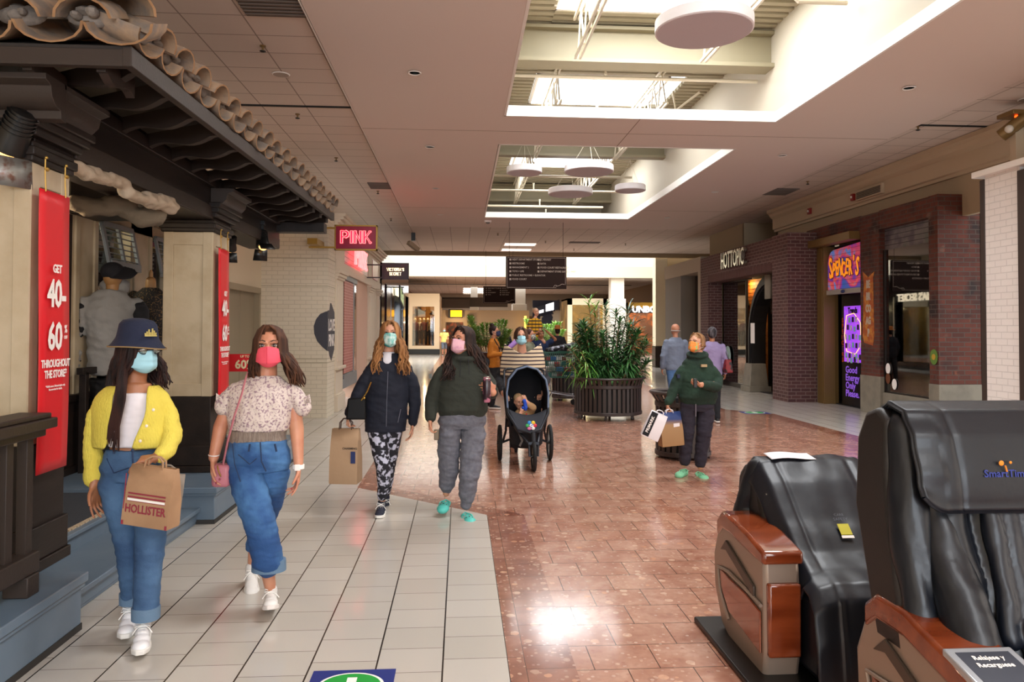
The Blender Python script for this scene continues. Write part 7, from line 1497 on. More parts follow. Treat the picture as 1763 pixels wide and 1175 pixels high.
# ------------------------------------------------------------------ stroller group
def person_stroller():
    F = Fig(9.7, 'person in pale blue surgical mask pushing the stroller under a striped cover', foot=Vector((.8, 9.7, 0)), vox=.009)
    c = F.p(897, 580, 0); b = MB(); H = head(F, b, c, RAD(0), RAD(2), .23)
    F.limb(b, [(898, 594, 7, .02), (899, 612, 8.5, .03)]); b.rings([F.S(v, a, c_, .02, .6) for v, a, c_ in ((740, 876, 922), (700, 876, 922), (650, 876, 922), (622, 870, 928), (610, 884, 914))], 20)
    F.limb(b, [(870, 622, 6, 0), (856, 660, 5, -.05), (868, 680, 4, -.5)]); F.limb(b, [(928, 622, 6, 0), (942, 660, 5, -.05), (932, 678, 4, -.5)])
    hand(b, F.p(868, 682, -.5), (.4, -1, 0), (0, 0, -1), (1, 0, 0), .9, .85); hand(b, F.p(932, 680, -.5), (-.4, -1, 0), (0, 0, -1), (-1, 0, 0), .9, .85)
    F.limb(b, [(886, 720, 9, .0), (884, 770, 6, .02), (884, 798, 4, .1)]); F.limb(b, [(914, 720, 9, 0), (918, 765, 6, .0), (924, 800, 4, -.05)])
    F.part(b, 'body', SK3, None, .007); face_bits(F, H, '#4a3020'); mask(F, H, mat('pale_blue_surgical_mask', '#9ccbd8', .8), 3, top=.002, bot=-.1)
    HM = hairm('mid_brown_hair', '#38241a', '#5c3f2c'); strands(F, H, HM, 50, .03, .7, 31, r=.007, flare=-.05)
    b = MB(); b.rings([F.S(v, a, c_, .02, k_) for v, a, c_, k_ in ((735, 872, 926, .6), (700, 870, 928, .6), (650, 872, 926, .6), (630, 866, 932, .5), (617, 876, 922, .5))], 26)
    F.limb(b, [(872, 624, 8, .0), (858, 655, 8, -.03), (866, 676, 6, -.4)]); F.limb(b, [(926, 624, 8, .0), (940, 655, 8, -.03), (934, 674, 6, -.4)]); F.part(b, 'black_top', BLKF, (.006, (8, 8, 14)), .009)
    b = MB(); F.limb(b, [(887, 735, 11, .0), (885, 765, 8, .02), (884, 792, 6, .1)]); F.limb(b, [(913, 735, 11, .0), (917, 765, 8, .0), (923, 793, 6, -.05)]); F.part(b, 'trousers', mat('dark_legging', '#1c1a20', .9), None, .009)
    sneaker(F, F.p(884, 796, .12), (0, -1, 0), mat('grey_shoe', '#9a98a0', .7), .24, lace=False); sneaker(F, F.p(925, 800, -.05), (0, -1, 0), mat('grey_shoe', '#9a98a0', .7), .24, lace=False)
    # striped cover slung from the shoulders
    m, nt = newmat('striped_knit_cover', .95); v, o = nt.obj(); st = nt.math('LESS_THAN', nt.math('FRACT', nt.math('MULTIPLY', o[2], 21)), .36); lo = nt.math('LESS_THAN', o[2], 1.40); nt.L.new(nt.mix(st, '#c8b294', '#3a2c34'), nt.b.inputs['Base Color'])
    def f(u, v):
        a = (u - .5) * 2; z0 = 592 + 17 * (1 - abs(a) ** 1.4); x = 900 + a * (31 + 7 * v + 3 * sin(v * 3)); y = z0 + (646 - z0) * v + 7 * v * (1 - a * a)
        q = F.p(x, y, -.17 - .16 * (1 - a * a) - .06 * v + .012 * sin(a * 9 + v * 5)); return q
    b = MB(); b.grid(f, 40, 24); build(b, 'striped_cover', m, F.t, solid=.006)
person_stroller()
def stroller():
    Y0 = 8.75; t = thing('stroller', (.8, Y0, 0), 'black three-wheel jogging stroller with colourful toy on its tray bar', 'stroller'); X0 = P(912, 800, Y0).x
    TY = mat('black_rubber', '#0f0f10', .7); FR = mat('dark_grey_tube', '#2a2c32', .35, .5); CA = mat('black_canopy_cloth', '#131217', .85, bump=(90, .3)); SB = mat('blue_grey_piping', '#5c6c84', .5)
    def wheel(cx, cy, r, w_, lab):
        b = MB(); n = 32; b.tube([(cx, cy + (r - .02) * cos(a * 2 * pi / n), r + (r - .02) * sin(a * 2 * pi / n)) for a in range(n + 1)], .024, 10, flat=.85, cap=False); wh = build(b, 'wheel', TY, t)
        b = MB(); b.tube([(cx, cy + (r - .045) * cos(a * 2 * pi / n), r + (r - .045) * sin(a * 2 * pi / n)) for a in range(n + 1)], .008, 6, cap=False)
        for k in range(10): a = k * 2 * pi / 10; b.tube([(cx, cy, r), (cx, cy + (r - .045) * cos(a), r + (r - .045) * sin(a))], .003, 4)
        build(b, 'rim', GRYM, wh); b = MB(); b.tube([(cx - .035, cy, r), (cx + .035, cy, r)], .022, 12); build(b, 'hub', BLKM, wh)
    lx = P(861, 770, 9.05).x; rx = P(948, 770, 9.05).x; fx = P(920, 790, 8.35).x; cx = (lx + rx) / 2
    wheel(lx, 9.15, .215, .05, 'l'); wheel(rx, 9.15, .215, .05, 'r'); wheel(fx, 8.42, .165, .05, 'f')
    b = MB()
    b.tube([(lx + .03, 9.15, .215), (lx + .13, 9.12, .26), (rx - .13, 9.12, .26), (rx - .03, 9.15, .215)], .014, 8)
    for s, wx in ((-1, lx), (1, rx)):
        x = cx + s * .235; b.tube([(wx - s * .04, 9.14, .23), (x, 9.1, .36), (x, 8.95, .58), (x + s * .02, 9.15, .85), (x + s * .01, 9.3, 1.08)], .014, 8); b.tube([(x, 8.95, .56), (cx + s * .12, 8.6, .42), (fx + s * .05, 8.45, .3), (fx + s * .045, 8.42, .165)], .016, 8)
    b.tube([(cx - .245, 9.3, 1.08), (cx - .2, 9.36, 1.1), (cx + .2, 9.36, 1.1), (cx + .245, 9.3, 1.08)], .017, 8); b.tube([(fx, 8.46, .3), (fx, 8.5, .42)], .028, 10); b.beam((fx - .06, 8.44, .31), (fx + .06, 8.44, .31), .03, .03)
    build(b, 'frame', FR, t)
    def q(u, v, y): return P(u, v, y)
    b = MB()   # seat hull: side walls, back and floor
    def hull(a, z): return None
    prof = [(-.235, .62), (-.245, .85), (-.22, 1.0), (-.12, 1.12), (0, 1.155), (.12, 1.12), (.22, 1.0), (.245, .85), (.235, .62)]
    for (ya, yb, k0, k1) in ((8.72, 9.2, 1, .92),):
        n = len(prof); vs = []
        for (y, k) in ((ya, k0), ((ya + yb) / 2, k0), (yb, k1)):
            for (x, z) in prof: vs.append((cx + x * k, y + (0 if k == k0 else 0) + (z - .62) * .25 * (1 if y < yb else .5), .62 + (z - .62) * k))
        fs = [(i * n + j, i * n + j + 1, (i + 1) * n + j + 1, (i + 1) * n + j) for i in range(2) for j in range(n - 1)]
        b.add(vs, fs); b.add([vs[2 * n + j] for j in range(n)], [tuple(range(n))])
    cn = build(b, 'canopy', CA, t, solid=.012, smooth=60)
    b = MB(); b.tube([(cx + x, 8.715 + (z - .62) * .25, z) for x, z in prof], .012, 8); build(b, 'canopy_piping', SB, cn)
    b = MB(); b.box(cx - .2, cx + .2, 8.9, 9.15, .5, .56); b.add([(cx - .2, 9.12, .5), (cx + .2, 9.12, .5), (cx + .2, 9.2, 1.0), (cx - .2, 9.2, 1.0)], [(0, 1, 2, 3)]); b.add([(cx - .235, 8.75, .62), (cx - .2, 8.72, .45), (cx - .2, 9.15, .45), (cx - .235, 9.15, .7)], [(0, 1, 2, 3)]); b.add([(cx + .235, 8.75, .62), (cx + .2, 8.72, .45), (cx + .2, 9.15, .45), (cx + .235, 9.15, .7)], [(0, 1, 2, 3)]); build(b, 'seat', CA, t, solid=.02)
    b = MB(); b.grid(lambda u, v: (cx + (u - .5) * .46 * (1 - .45 * v), 8.74 - .22 * v + .0, .66 - .24 * v - .07 * sin(pi * u) * (1 - v)), 14, 8); ap = build(b, 'leg_apron', mat('slate_black_cloth', '#20222a', .8), t, solid=.015)
    b = MB(); b.tube([(cx - .24, 8.76, .72), (cx - .235, 8.7, .62), (cx - .13, 8.54, .45), (cx, 8.5, .42), (cx + .13, 8.54, .45), (cx + .235, 8.7, .62), (cx + .24, 8.76, .72)], .016, 8); build(b, 'front_bar', FR, ap)
    b = MB(); b.rings([(Vector((cx, 8.9, z)), rx_, ry_, X3) for z, rx_, ry_ in ((.2, .14, .14), (.24, .19, .18), (.42, .2, .2), (.5, .2, .2))], 16); bk = build(b, 'storage_basket', CA, t); b = MB(); b.tube([(cx - .13, 8.7, .46), (cx - .07, 8.69, .3), (cx - .1, 8.69, .24)], .014, 6); build(b, 'basket_strap', mat('grey_webbing', '#7a7874', .8), bk)
    tc = Vector((cx + .02, 8.53, .5)); pr = (('#d8304a'), ('#e8c020'), ('#2a8ad0'), ('#40b060'), ('#e87ab0'), ('#f0f0f0'), ('#e8801c'))
    ty = thing('toy_flower', tc, 'colourful flower toy clipped to the stroller front bar', 'toy')
    for k in range(6): a = k * pi / 3; b = MB(); b.ell(tc + Vector((.042 * cos(a), -.012, .036 * sin(a))), (.024, .012, .022), 12, 8); build(b, 'petal', mat('toy_petal_%d' % k, pr[k], .4), ty)
    b = MB(); b.ell(tc + Vector((0, -.022, 0)), (.026, .01, .024)); build(b, 'centre', mat('toy_centre', '#f0f0f0', .4, mix=('#2a60c0', 60, .5, .55)), ty)
    # the small child
    K = Fig(8.92, 'small child in tan suit sitting in the stroller, hands raised around a blue cloth', foot=Vector((cx, 8.92, .56)), vox=.007); sc = .62
    hc = K.p(893, 692, .03); b = MB(); H = head(K, b, hc, RAD(20), RAD(12), .165); K.limb(b, [(895, 704, 5, .05), (902, 715, 7, .05)]); K.limb(b, [(893, 712, 5, .0), (890, 722, 4.5, -.06), (896, 712, 3.5, -.14)]); K.limb(b, [(912, 708, 5, .0), (915, 700, 4.5, -.08), (906, 692, 3.5, -.12)])
    b.rings([K.S(v, a, c_, .04, .8) for v, a, c_ in ((728, 888, 920), (715, 888, 918), (706, 893, 912))], 16); hand(b, K.p(896, 713, -.14), (.3, -.3, 1), (0, 1, 0), (1, 0, 0), .5, .6); hand(b, K.p(906, 692, -.12), (-.4, -.2, .9), (0, 1, 0), (-1, 0, 0), .5, .6)
    K.part(b, 'body', SK3, None, .005, 2); face_bits(K, H, '#a8845c'); b = MB(); _, R, s, w = H; b.ell(w(0, .03, .05), (.08 * s, .088 * s, .082 * s), 18, 12, rot=R); build(b, 'hair', hairm('pale_baby_hair', '#8a6a4c', '#a88a64'), K.t)
    b = MB(); b.rings([K.S(v, a, c_, .04, .85) for v, a, c_ in ((738, 880, 926), (722, 884, 924), (712, 887, 920), (705, 893, 914))], 20); K.limb(b, [(893, 712, 7, .0), (889, 724, 6.5, -.06), (895, 716, 5.5, -.12)]); K.limb(b, [(914, 709, 7, .0), (917, 702, 6.5, -.07), (910, 697, 5.5, -.1)]); K.part(b, 'tan_suit', mat('tan_fleece', '#a8865f', .95, bump=(80, .4)), (.005, (14, 14, 14)), .007)
    b = MB(); b.cap(K.p(903, 690, -.15), .024, K.p(905, 702, -.15), .022); b.cap(K.p(900, 702, -.15), .014, K.p(905, 705, -.15), .016); K.part(b, 'blue_cloth', mat('royal_blue_cloth', '#1c4ab8', .8), (.008, (20, 20, 20)), .005); b = MB(); b.tube([K.p(906, 712, -.10), K.p(908, 722, -.12), K.p(912, 732, -.12)], .01, 6, flat=.4); build(b, 'red_strap', mat('red_strap_cloth', '#c01c24', .7), K.t)
stroller()
# ------------------------------------------------------------------ slatted planter and litter bin
BRN = mat('dark_brown_powder_coat', '#352c29', .45, bump=(80, .05))
def slatted(name, cx, cy, r, zb, zt, n, label, cat, rim=1.12, feet=True):
    t = thing(name, (cx, cy, 0), label, cat)
    b = MB(); b.lathe([(r * .93, zb + .03), (r * .93, zt - .1), (r * .9, zt - .1), (r * .9, zb + .03)], (cx, cy, 0), 48, cap=False); b.lathe([(r * .93, zb + .03), (.02, zb + .03)], (cx, cy, 0), 48, cap=False); build(b, 'liner', mat('black_liner', '#0f0d0c', .8), t)
    b = MB(); b.lathe([(r * rim - .03, zt - .012), (r * rim, zt - .005), (r * rim + .01, zt + .01), (r * rim, zt + .028), (r * rim - .05, zt + .03), (r * rim - .09, zt + .015), (r * rim - .09, zt - .01)], (cx, cy, 0), 56, cap=False)
    build(b, 'rim', BRN, t); b = MB()
    for z in (zb, zt - .16): b = MB(); b.lathe([(r + .006, z), (r + .012, z + .008), (r + .012, z + .05), (r + .006, z + .058), (r - .01, z + .058), (r - .01, z)], (cx, cy, 0), 56, cap=False); build(b, 'hoop', BRN, t)
    for k in range(n):
        a = 2 * pi * k / n; d = Vector((cos(a), sin(a), 0)); s_ = Vector((-sin(a), cos(a), 0)); b = MB(); w_ = r * pi / n * .62
        pts = [(r, zb + .02), (r, zt - .15), (r * 1.02, zt - .09), (r * (rim - .04), zt - .01)]; vs = []
        for rr, z in pts:
            for th in (0, .012):
                for sg in (-1, 1): vs.append(Vector((cx, cy, z)) + d * (rr - th) + s_ * sg * w_)
        fs = []
        for i in range(3): o = i * 4; fs += [(o, o + 1, o + 5, o + 4), (o + 2, o + 6, o + 7, o + 3), (o, o + 4, o + 6, o + 2), (o + 1, o + 3, o + 7, o + 5)]
        b.add(vs, fs); build(b, 'slat', BRN, t, smooth=0)
    if feet:
        for k in range(6):
            a = 2 * pi * (k + .25) / 6; b = MB(); x, y = cx + r * .85 * cos(a), cy + r * .85 * sin(a); b.box(x - .02, x + .02, y - .02, y + .02, .03, zb + .02); b.ell((x, y, .022), (.024, .024, .022)); build(b, 'foot', BRN, t)
    return t
pc = P(1057, 735, 12.85); pcx, pcy = pc.x, 13.4
pl = slatted('planter', pcx, pcy, .60, .09, .72, 44, 'large round dark brown slatted planter holding the leafy palms', 'planter', 1.12)
b = MB(); b.lathe([(.54, .60), (.3, .625), (.01, .63)], (pcx, pcy, 0), 32, cap=False); build(b, 'soil', mat('dark_soil', '#2a1f18', 1, bump=(30, 1)), pl)
bn = P(1188, 795, 9.0); slatted('litter_bin', bn.x, 9.3, .335, .03, .80, 26, 'dark brown slatted litter bin behind the green hoodie person', 'bin', 1.22, False)
slatted('litter_bin', P(978, 690, 16.6).x, 16.8, .33, .06, .8, 24, 'dark brown slatted bin half hidden beyond the shopping cart', 'bin', 1.1, False)
LF1 = mat('deep_green_leaf', '#27562a', .4, mix=('#54854a', 7, .4, .62)); LF2 = mat('bright_green_leaf', '#4c8a2c', .4, mix=('#94c054', 4, .4, .6)); LF3 = mat('dark_palm_leaf', '#22402c', .35, mix=('#4a6a50', 6, .45, .65)); BARK = mat('pale_cane', '#8a6e4c', .8, bump=(60, .5))
def plant(name, base, stems, leafm, label, L=.32, w=.016, per=24, seed=1, droop=.6, stemr=.012):
    t = thing(name, base, label, 'plant'); Rn = random.Random(seed); sb = MB(); lb = MB()
    for (dx, dy, h, lx, ly, n_, LL) in stems:
        b0 = Vector(base) + Vector((dx, dy, 0)); tip = b0 + Vector((lx, ly, h)); pts = [b0.lerp(tip, k / 5) + Vector((Rn.uniform(-.02, .02), Rn.uniform(-.02, .02), 0)) * (k > 0) for k in range(6)]; sb.tube(pts, [stemr * (1.2 - .12 * k) for k in range(6)], 6)
        for i in range(n_):
            q = 1 - (i / n_) ** 1.2 * .72 if h > .3 else 1 - i / n_ * .8; p = b0.lerp(tip, q); a = i * 2.4 + Rn.uniform(-.4, .4); el = (.95 - 1.1 * (i / n_)) + Rn.uniform(-.2, .2); l = LL * Rn.uniform(.75, 1.15)
            d = Vector((cos(a) * cos(el), sin(a) * cos(el), sin(el))); s_ = d.cross(Z3).normalized(); k0 = len(lb.v); m_ = 5
            for j in range(m_ + 1):
                u = j / m_; c_ = p + d * l * u - Z3 * droop * l * u * u * (.6 + .5 * cos(el)); ww = w * (math.sin(pi * min(1, u * .9 + .12)) ** .7) * (1 if u < 1 else .1); lb.v += [c_ - s_ * ww, c_ - Z3 * ww * .35, c_ + s_ * ww]
            for j in range(m_):
                o = k0 + j * 3; lb.f += [(o, o + 1, o + 4, o + 3), (o + 1, o + 2, o + 5, o + 4)]; lb.mi += [0, 0]
    build(sb, 'stem', BARK, t); build(lb, 'foliage', leafm, t, smooth=60, recalc=False); return t
Rn = random.Random(2); zb = .62
st = []
for k in range(26):
    a = Rn.uniform(0, 2 * pi); r = Rn.uniform(.03, .44); h = Rn.uniform(.35, 1.15) * (1.15 - r * .55); st.append((r * cos(a) * .8, r * sin(a) * .7, h, r * cos(a) * .9, r * sin(a) * .8, 95, .30))
st += [(.0, .0, 1.42, -.04, 0, 60, .3), (.05, .1, 1.3, .15, .1, 55, .3), (-.1, .0, 1.0, -.35, 0, 50, .3), (-.2, -.1, .62, -.50, -.1, 44, .28), (-.2, -.1, .85, -.42, .1, 44, .28), (.25, -.1, .8, .4, 0, 44, .3)]
plant('leafy_plant', (pcx, pcy, zb), st, LF1, 'dense dark green narrow leaved plant filling the round slatted planter', droop=.5)
plant('spiky_dracaena', (pcx + .1, pcy + .25, zb), [(0, 0, 1.35, .36, .1, 50, .55), (.05, 0, 1.05, .42, .2, 34, .5)], LF3, 'tall spiky dracaena rising at the right of the slatted planter', w=.014, droop=.45, seed=4)
plant('tall_dracaena', (pcx - .15, pcy + .2, zb), [(0, 0, 1.52, -.14, .1, 36, .34), (0, 0, 1.4, .0, .2, 26, .3)], LF2, 'upright dracaena with yellow green top at the left of the slatted planter', w=.014, droop=.3, seed=6)
plant('pale_cane_plant', (pcx - .3, pcy - .25, zb), [(0, 0, .55, -.22, -.05, 34, .3), (-.05, 0, .35, -.1, -.1, 24, .26), (-.12, .05, .4, -.3, .1, 26, .3)], LF2, 'pale stemmed grassy plant spilling over the left rim of planter', w=.01, droop=.9, seed=8, stemr=.016)
# distant planters
LF5 = mat('sunlit_fern_leaf', '#7cae3e', .6, mix=('#b8dc78', 3, .4, .6))  # skylight falling on the shrubs is put into this brighter leaf colour
for (u, v, y, s, lb, m_) in ((843, 585, 27, 1.25, 'bright green feathery shrub in a brown box behind the ochre sweater person', LF5), (938, 560, 34, 1.5, 'bright green shrub behind the child on shoulders', LF5)):
    c = P(u, v, y); t = thing('planter', (c.x, y, 0), lb.replace('shrub', 'shrub planter'), 'planter'); b = MB(); b.box(c.x - .8 * s, c.x + .8 * s, y - .5, y + .5, 0, .75); build(b, 'box', mat('reddish_brown_box', '#5a3424', .6), t, bevel=.02)
    plant('shrub', (c.x, y, .75), [(.25 * cos(k * 1.3) * s, .2 * sin(k * 1.7), .75 + .6 * ((k * 7) % 5) / 5, .35 * cos(k * 1.3) * s, .2 * sin(k), 70, .22) for k in range(18)], m_, lb, w=.03, seed=int(u), droop=.3)
# ------------------------------------------------------------------ shopping cart
def cart():
    Y = 15.4; t = thing('shopping_cart', (P(965, 700, Y).x, Y, 0), 'green plastic basket shopping cart heaped with goods beside the planter', 'shopping cart'); GP = mat('bottle_green_plastic', '#0f4a34', .4); x0 = P(934, 640, Y).x; x1 = P(996, 640, Y).x; y0, y1 = Y - .25, Y + .35; zb_, zt_ = .62, 1.12
    def W(u, z, s): k = (z - zb_) / (zt_ - zb_); e = .06 * (1 - k); return Vector((x0 + e + (x1 - x0 - 2 * e) * u, (y0 if s == 0 else y1), z + (.0 if u > .5 else .0)))
    b = MB()
    for i in range(7):
        z = zb_ + (zt_ - zb_) * i / 6; th = .03 if i in (0, 6) else .012
        for s in (0, 1): b.beam(W(0, z, s), W(1, z, s), .012, th)
        b.beam(W(0, z, 0), W(0, z, 1), .012, th); b.beam(W(1, z, 0), W(1, z, 1), .012, th)
    for i in range(19):
        u = i / 18
        for s in (0, 1): b.beam(W(u, zb_, s), W(u, zt_, s), .012, .012)
    for i in range(9): 
        for u in (0, 1): p = W(u, zb_, 0).lerp(W(u, zb_, 1), i / 8); q = W(u, zt_, 0).lerp(W(u, zt_, 1), i / 8); b.beam(p, q, .012, .012)
    b.box(x0 + .06, x1 - .06, y0, y1, zb_ - .01, zb_ + .005); build(b, 'basket', GP, t, smooth=0)
    b = MB()
    for y in (y0 + .03, y1 - .03): b.tube([(x0 + .05, y, zb_), (x0 - .12, y, 1.02)], .014, 8); b.tube([(x0 + .1, y, zb_), (x0 + .16, y, .3), (x1 - .06, y, .22), (x1 - .06, y, .1)], .014, 8); b.tube([(x0 + .16, y, .3), (x0 + .05, y, .1)], .014, 8)
    b.tube([(x0 - .12, y0 + .03, 1.02), (x0 - .12, y1 - .03, 1.02)], .018, 8); build(b, 'chassis', mat('grey_cart_steel', '#8d8f96', .3, .8), t)
    for x in (x0 + .05, x1 - .06):
        for y in (y0 + .03, y1 - .03): b = MB(); b.tube([(x, y - .02, .062), (x, y + .02, .062)], .06, 16); build(b, 'wheel', mat('black_rubber', '#0f0f10', .7), t)
    Rn = random.Random(11); cols = ['#a8242c', '#d8d4d0', '#2a5a9c', '#c8c0b0', '#7a1c28', '#e0dcd8', '#3a8a8a']
    for k in range(24):
        x = Rn.uniform(x0 + .12, x1 - .12); y = Rn.uniform(y0 + .08, y1 - .08); z = zb_ + .04 + (k % 4) * .11; s = Rn.uniform(.05, .08); b = MB(); ax_ = Vector((cos(k), sin(k) * .3, 0)).normalized(); b.beam(Vector((x, y, z)) - ax_ * s, Vector((x, y, z)) + ax_ * s, .10, .09)
        tag(build(b, 'packet', mat('packet_%d' % (k % 7), cols[k % 7], .5), bevel=.01), '%s packet packed inside the green shopping cart' % ('red', 'off white', 'blue', 'cream', 'maroon', 'white', 'teal')[k % 7], 'packet', '%s packets in the cart' % ('red', 'off white', 'blue', 'cream', 'maroon', 'white', 'teal')[k % 7])
    b = MB()
    for k in range(9): q = Vector((x0 + .1 + k * .065, Y + Rn.uniform(-.12, .12), zt_ + .04 + .012 * k)); b.cap(q, .05, q + Vector((.12, Rn.uniform(-.05, .05), .05)), .035)
    t2 = thing('jacket', (x0 + .3, Y, zt_), 'black and white folded jacket heaped on top of the shopping cart', 'clothes'); blob(b, 'fabric', mat('black_white_nylon', '#14141c', .5, mix=('#a8a8b8', 14, .54, .6)), t2, .012, 2, (.02, (14, 14, 14)))
cart()
# ------------------------------------------------------------------ people farther off
def walker(Y, u, vtop, label, top, bottom, hair, skin, yaw=0, h=None, bulk=1, mk=None, shoe='#1a1818', sleeves=True, arms=None, hat=None, bald=False, skirt=False, shorts=False, extra=None, headyaw=None):
    """standing figure sized from its head height; returns its frame"""
    k = Y / FPX; X0 = P(u, 570, Y).x; H_ = h or P(u, vtop, Y).z; s = H_ / 1.70; F = Fig(Y, label, foot=Vector((X0, Y, 0)), vox=.012)
    R = Matrix.Rotation(yaw, 3, 'Z'); 
    def w(x, y, z): return Vector((X0, Y, 0)) + R @ Vector((x * s, y * s, z * s))
    rv = R @ X3; b = MB(); hd_ = head(F, b, w(0, -.02, 1.565), yaw if headyaw is None else headyaw, 0, .225 * s)
    b.cap(w(0, 0, 1.38), .05 * s, w(0, -.01, 1.5), .045 * s); b.rings([(w(0, 0, z), a * s * bulk, c_ * s * bulk, rv) for z, a, c_ in ((.88, .14, .09), (1.1, .12, .08), (1.3, .14, .08), (1.4, .07, .05))], 16)
    A = arms or [[(-.19, 0, 1.36), (-.24, .02, 1.1), (-.23, -.06, .86)], [(.19, 0, 1.36), (.24, .02, 1.1), (.23, -.06, .86)]]
    for a in A:
        b.cap(w(a[0][0] * .8, a[0][1], a[0][2] - .05), .032 * s, w(*a[1]), .036 * s); b.cap(w(*a[1]), .036 * s, w(*a[2]), .026 * s); d = (w(*a[2]) - w(*a[1])).normalized(); hand(b, w(*a[2]), d, R @ Vector((-a[0][0], 0, 0)), R @ Vector((0, -1, 0)), .5, .9 * s)
    L = [[(-.085, 0, .86), (-.09, -.06, .48), (-.09, .0, .09)], [(.085, 0, .86), (.09, .08, .48), (.1, .12, .1)]]
    for l in L: b.cap(w(*l[0]), .07 * s, w(*l[1]), .05 * s); b.cap(w(*l[1]), .05 * s, w(*l[2]), .032 * s)
    F.part(b, 'body', skin, None, .009, 2)
    if Y < 20: face_bits(F, hd_, '#2c1f18')
    if mk: mask(F, hd_, mk, 0, top=.004, bot=-.1, puff=.004, loops=Y < 20)
    b = MB(); b.rings([(w(0, 0, z), a * s * bulk, c_ * s * bulk, rv) for z, a, c_ in ((.84, .18, .125), (.95, .175, .125), (1.12, .165, .115), (1.28, .185, .12), (1.36, .155, .1), (1.43, .09, .07))], 20)
    for a in A: b.cap(w(a[0][0] * .93, a[0][1], a[0][2] - .015), .05 * s * bulk, w(*a[1]), .052 * s * bulk) if sleeves else b.cap(w(*a[0]), .062 * s * bulk, Vector(w(*a[0])).lerp(w(*a[1]), .45), .07 * s * bulk); (b.cap(w(*a[1]), .055 * s * bulk, Vector(w(*a[1])).lerp(w(*a[2]), .9), .04 * s * bulk) if sleeves else None)
    F.part(b, 'top', top, (.008, (9, 9, 14)), .012)
    b = MB(); b.rings([(w(0, 0, z), a * s * bulk, c_ * s * bulk, rv) for z, a, c_ in ((.76, .165, .115), (.86, .17, .12), (.96, .155, .11))], 18)
    for l in L: b.cap(w(*l[0]), .088 * s * bulk, w(*l[1]), .066 * s * bulk); (None if shorts else b.cap(w(*l[1]), .066 * s * bulk, w(*l[2]), .05 * s))
    F.part(b, 'trousers', bottom, (.006, (9, 9, 14)), .012)
    sm_ = mat('shoe_' + shoe, shoe, .6)
    for l in L: sneaker(F, w(l[2][0], l[2][1], .10), R @ Vector((0, -1, 0)), sm_, .25 * s, lace=False)
    c, RR, ss, hw = hd_
    if hair: b = MB(); b.ell(hw(0, .026, .042), (.083 * ss, .094 * ss, .086 * ss), 20, 14, rot=RR); b.ell(hw(0, .05, -.0), (.076 * ss, .066 * ss, .08 * ss), 16, 12, rot=RR); build(b, 'hair', hair, F.t)
    if bald: b = MB(); b.tube([hw(.076 * cos(a * pi / 8) , .02 + .085 * sin(a * pi / 8), -.012) for a in range(9)], .012 * ss, 8); build(b, 'hair_fringe', mat('white_short_hair', '#9a8f86', .9), F.t)
    return F, w, hd_, R, s
OS = mat('ochre_sweater_knit', '#b06a1c', .95, bump=(60, .4)); DJ = mat('black_trouser_cloth', '#15151a', .9)
F, w, hd_, R, s = walker(15.0, 850, 560, 'person in ochre sweater with hair bun standing behind the hoodie walker', OS, DJ, hairm('dark_brown_hair', '#1c1110', '#341d18'), SK2, RAD(70), mk=mat('dark_blue_mask', '#232a4a', .8), arms=[[(-.19, 0, 1.36), (-.2, .02, 1.1), (-.1, -.24, 1.12)], [(.19, 0, 1.36), (.2, .02, 1.1), (.1, -.24, 1.12)]])
b = MB(); c, RR, ss, hw = hd_; b.ell(hw(0, .06, .13), .045 * ss); build(b, 'hair_bun', hairm('dark_brown_hair', '#1c1110', '#341d18'), F.t); b = MB(); b.tube([w(-.16, -.06, 1.42), w(.0, -.14, 1.2), w(.17, -.06, .95)], .014, 6, flat=.4); b.ell(w(-.2, .1, .95), (.08, .12, .1)); tag(build(b, 'crossbody_bag', DJ), 'small black crossbody bag worn by the ochre sweater person', 'bag')
GB = mat('grey_blue_shirt', '#737c8e', .9, bump=(50, .2)); F, w, hd_, R, s = walker(13.6, 1163, 556, 'balding grey haired person in grey blue shirt walking away beyond litter bin', GB, mat('washed_blue_denim', '#4a6a94', .9), None, SK2, RAD(185), bald=True, bulk=1.05)
PUR = mat('lavender_coat', '#8a7ba0', .8); F, w, hd_, R, s = walker(12.6, 1226, 562, 'dark haired person in lavender coat partly hidden behind green hoodie person', PUR, DJ, hairm('salt_pepper_hair', '#2a2628', '#6a6468'), SK1, RAD(170))
t = thing('shoulder_bag', w(-.26, 0, .95), 'red and black shoulder bag on the lavender coat person', 'bag'); b = MB(); q = w(-.25, .02, 1.02); b.box(q.x - .07, q.x + .07, q.y - .12, q.y + .12, q.z - .13, q.z + .1, top=(.02, .02)); build(b, 'pouch', mat('red_black_leather', '#7a1c20', .5, mix=('#14100f', 8, .5, .55)), t, bevel=.02); b = MB(); b.tube([q + Vector((0, -.1, .1)), w(-.17, -.06, 1.42), w(-.15, .02, 1.45), q + Vector((0, .1, .1))], .01, 6); build(b, 'strap', BLKM, t)
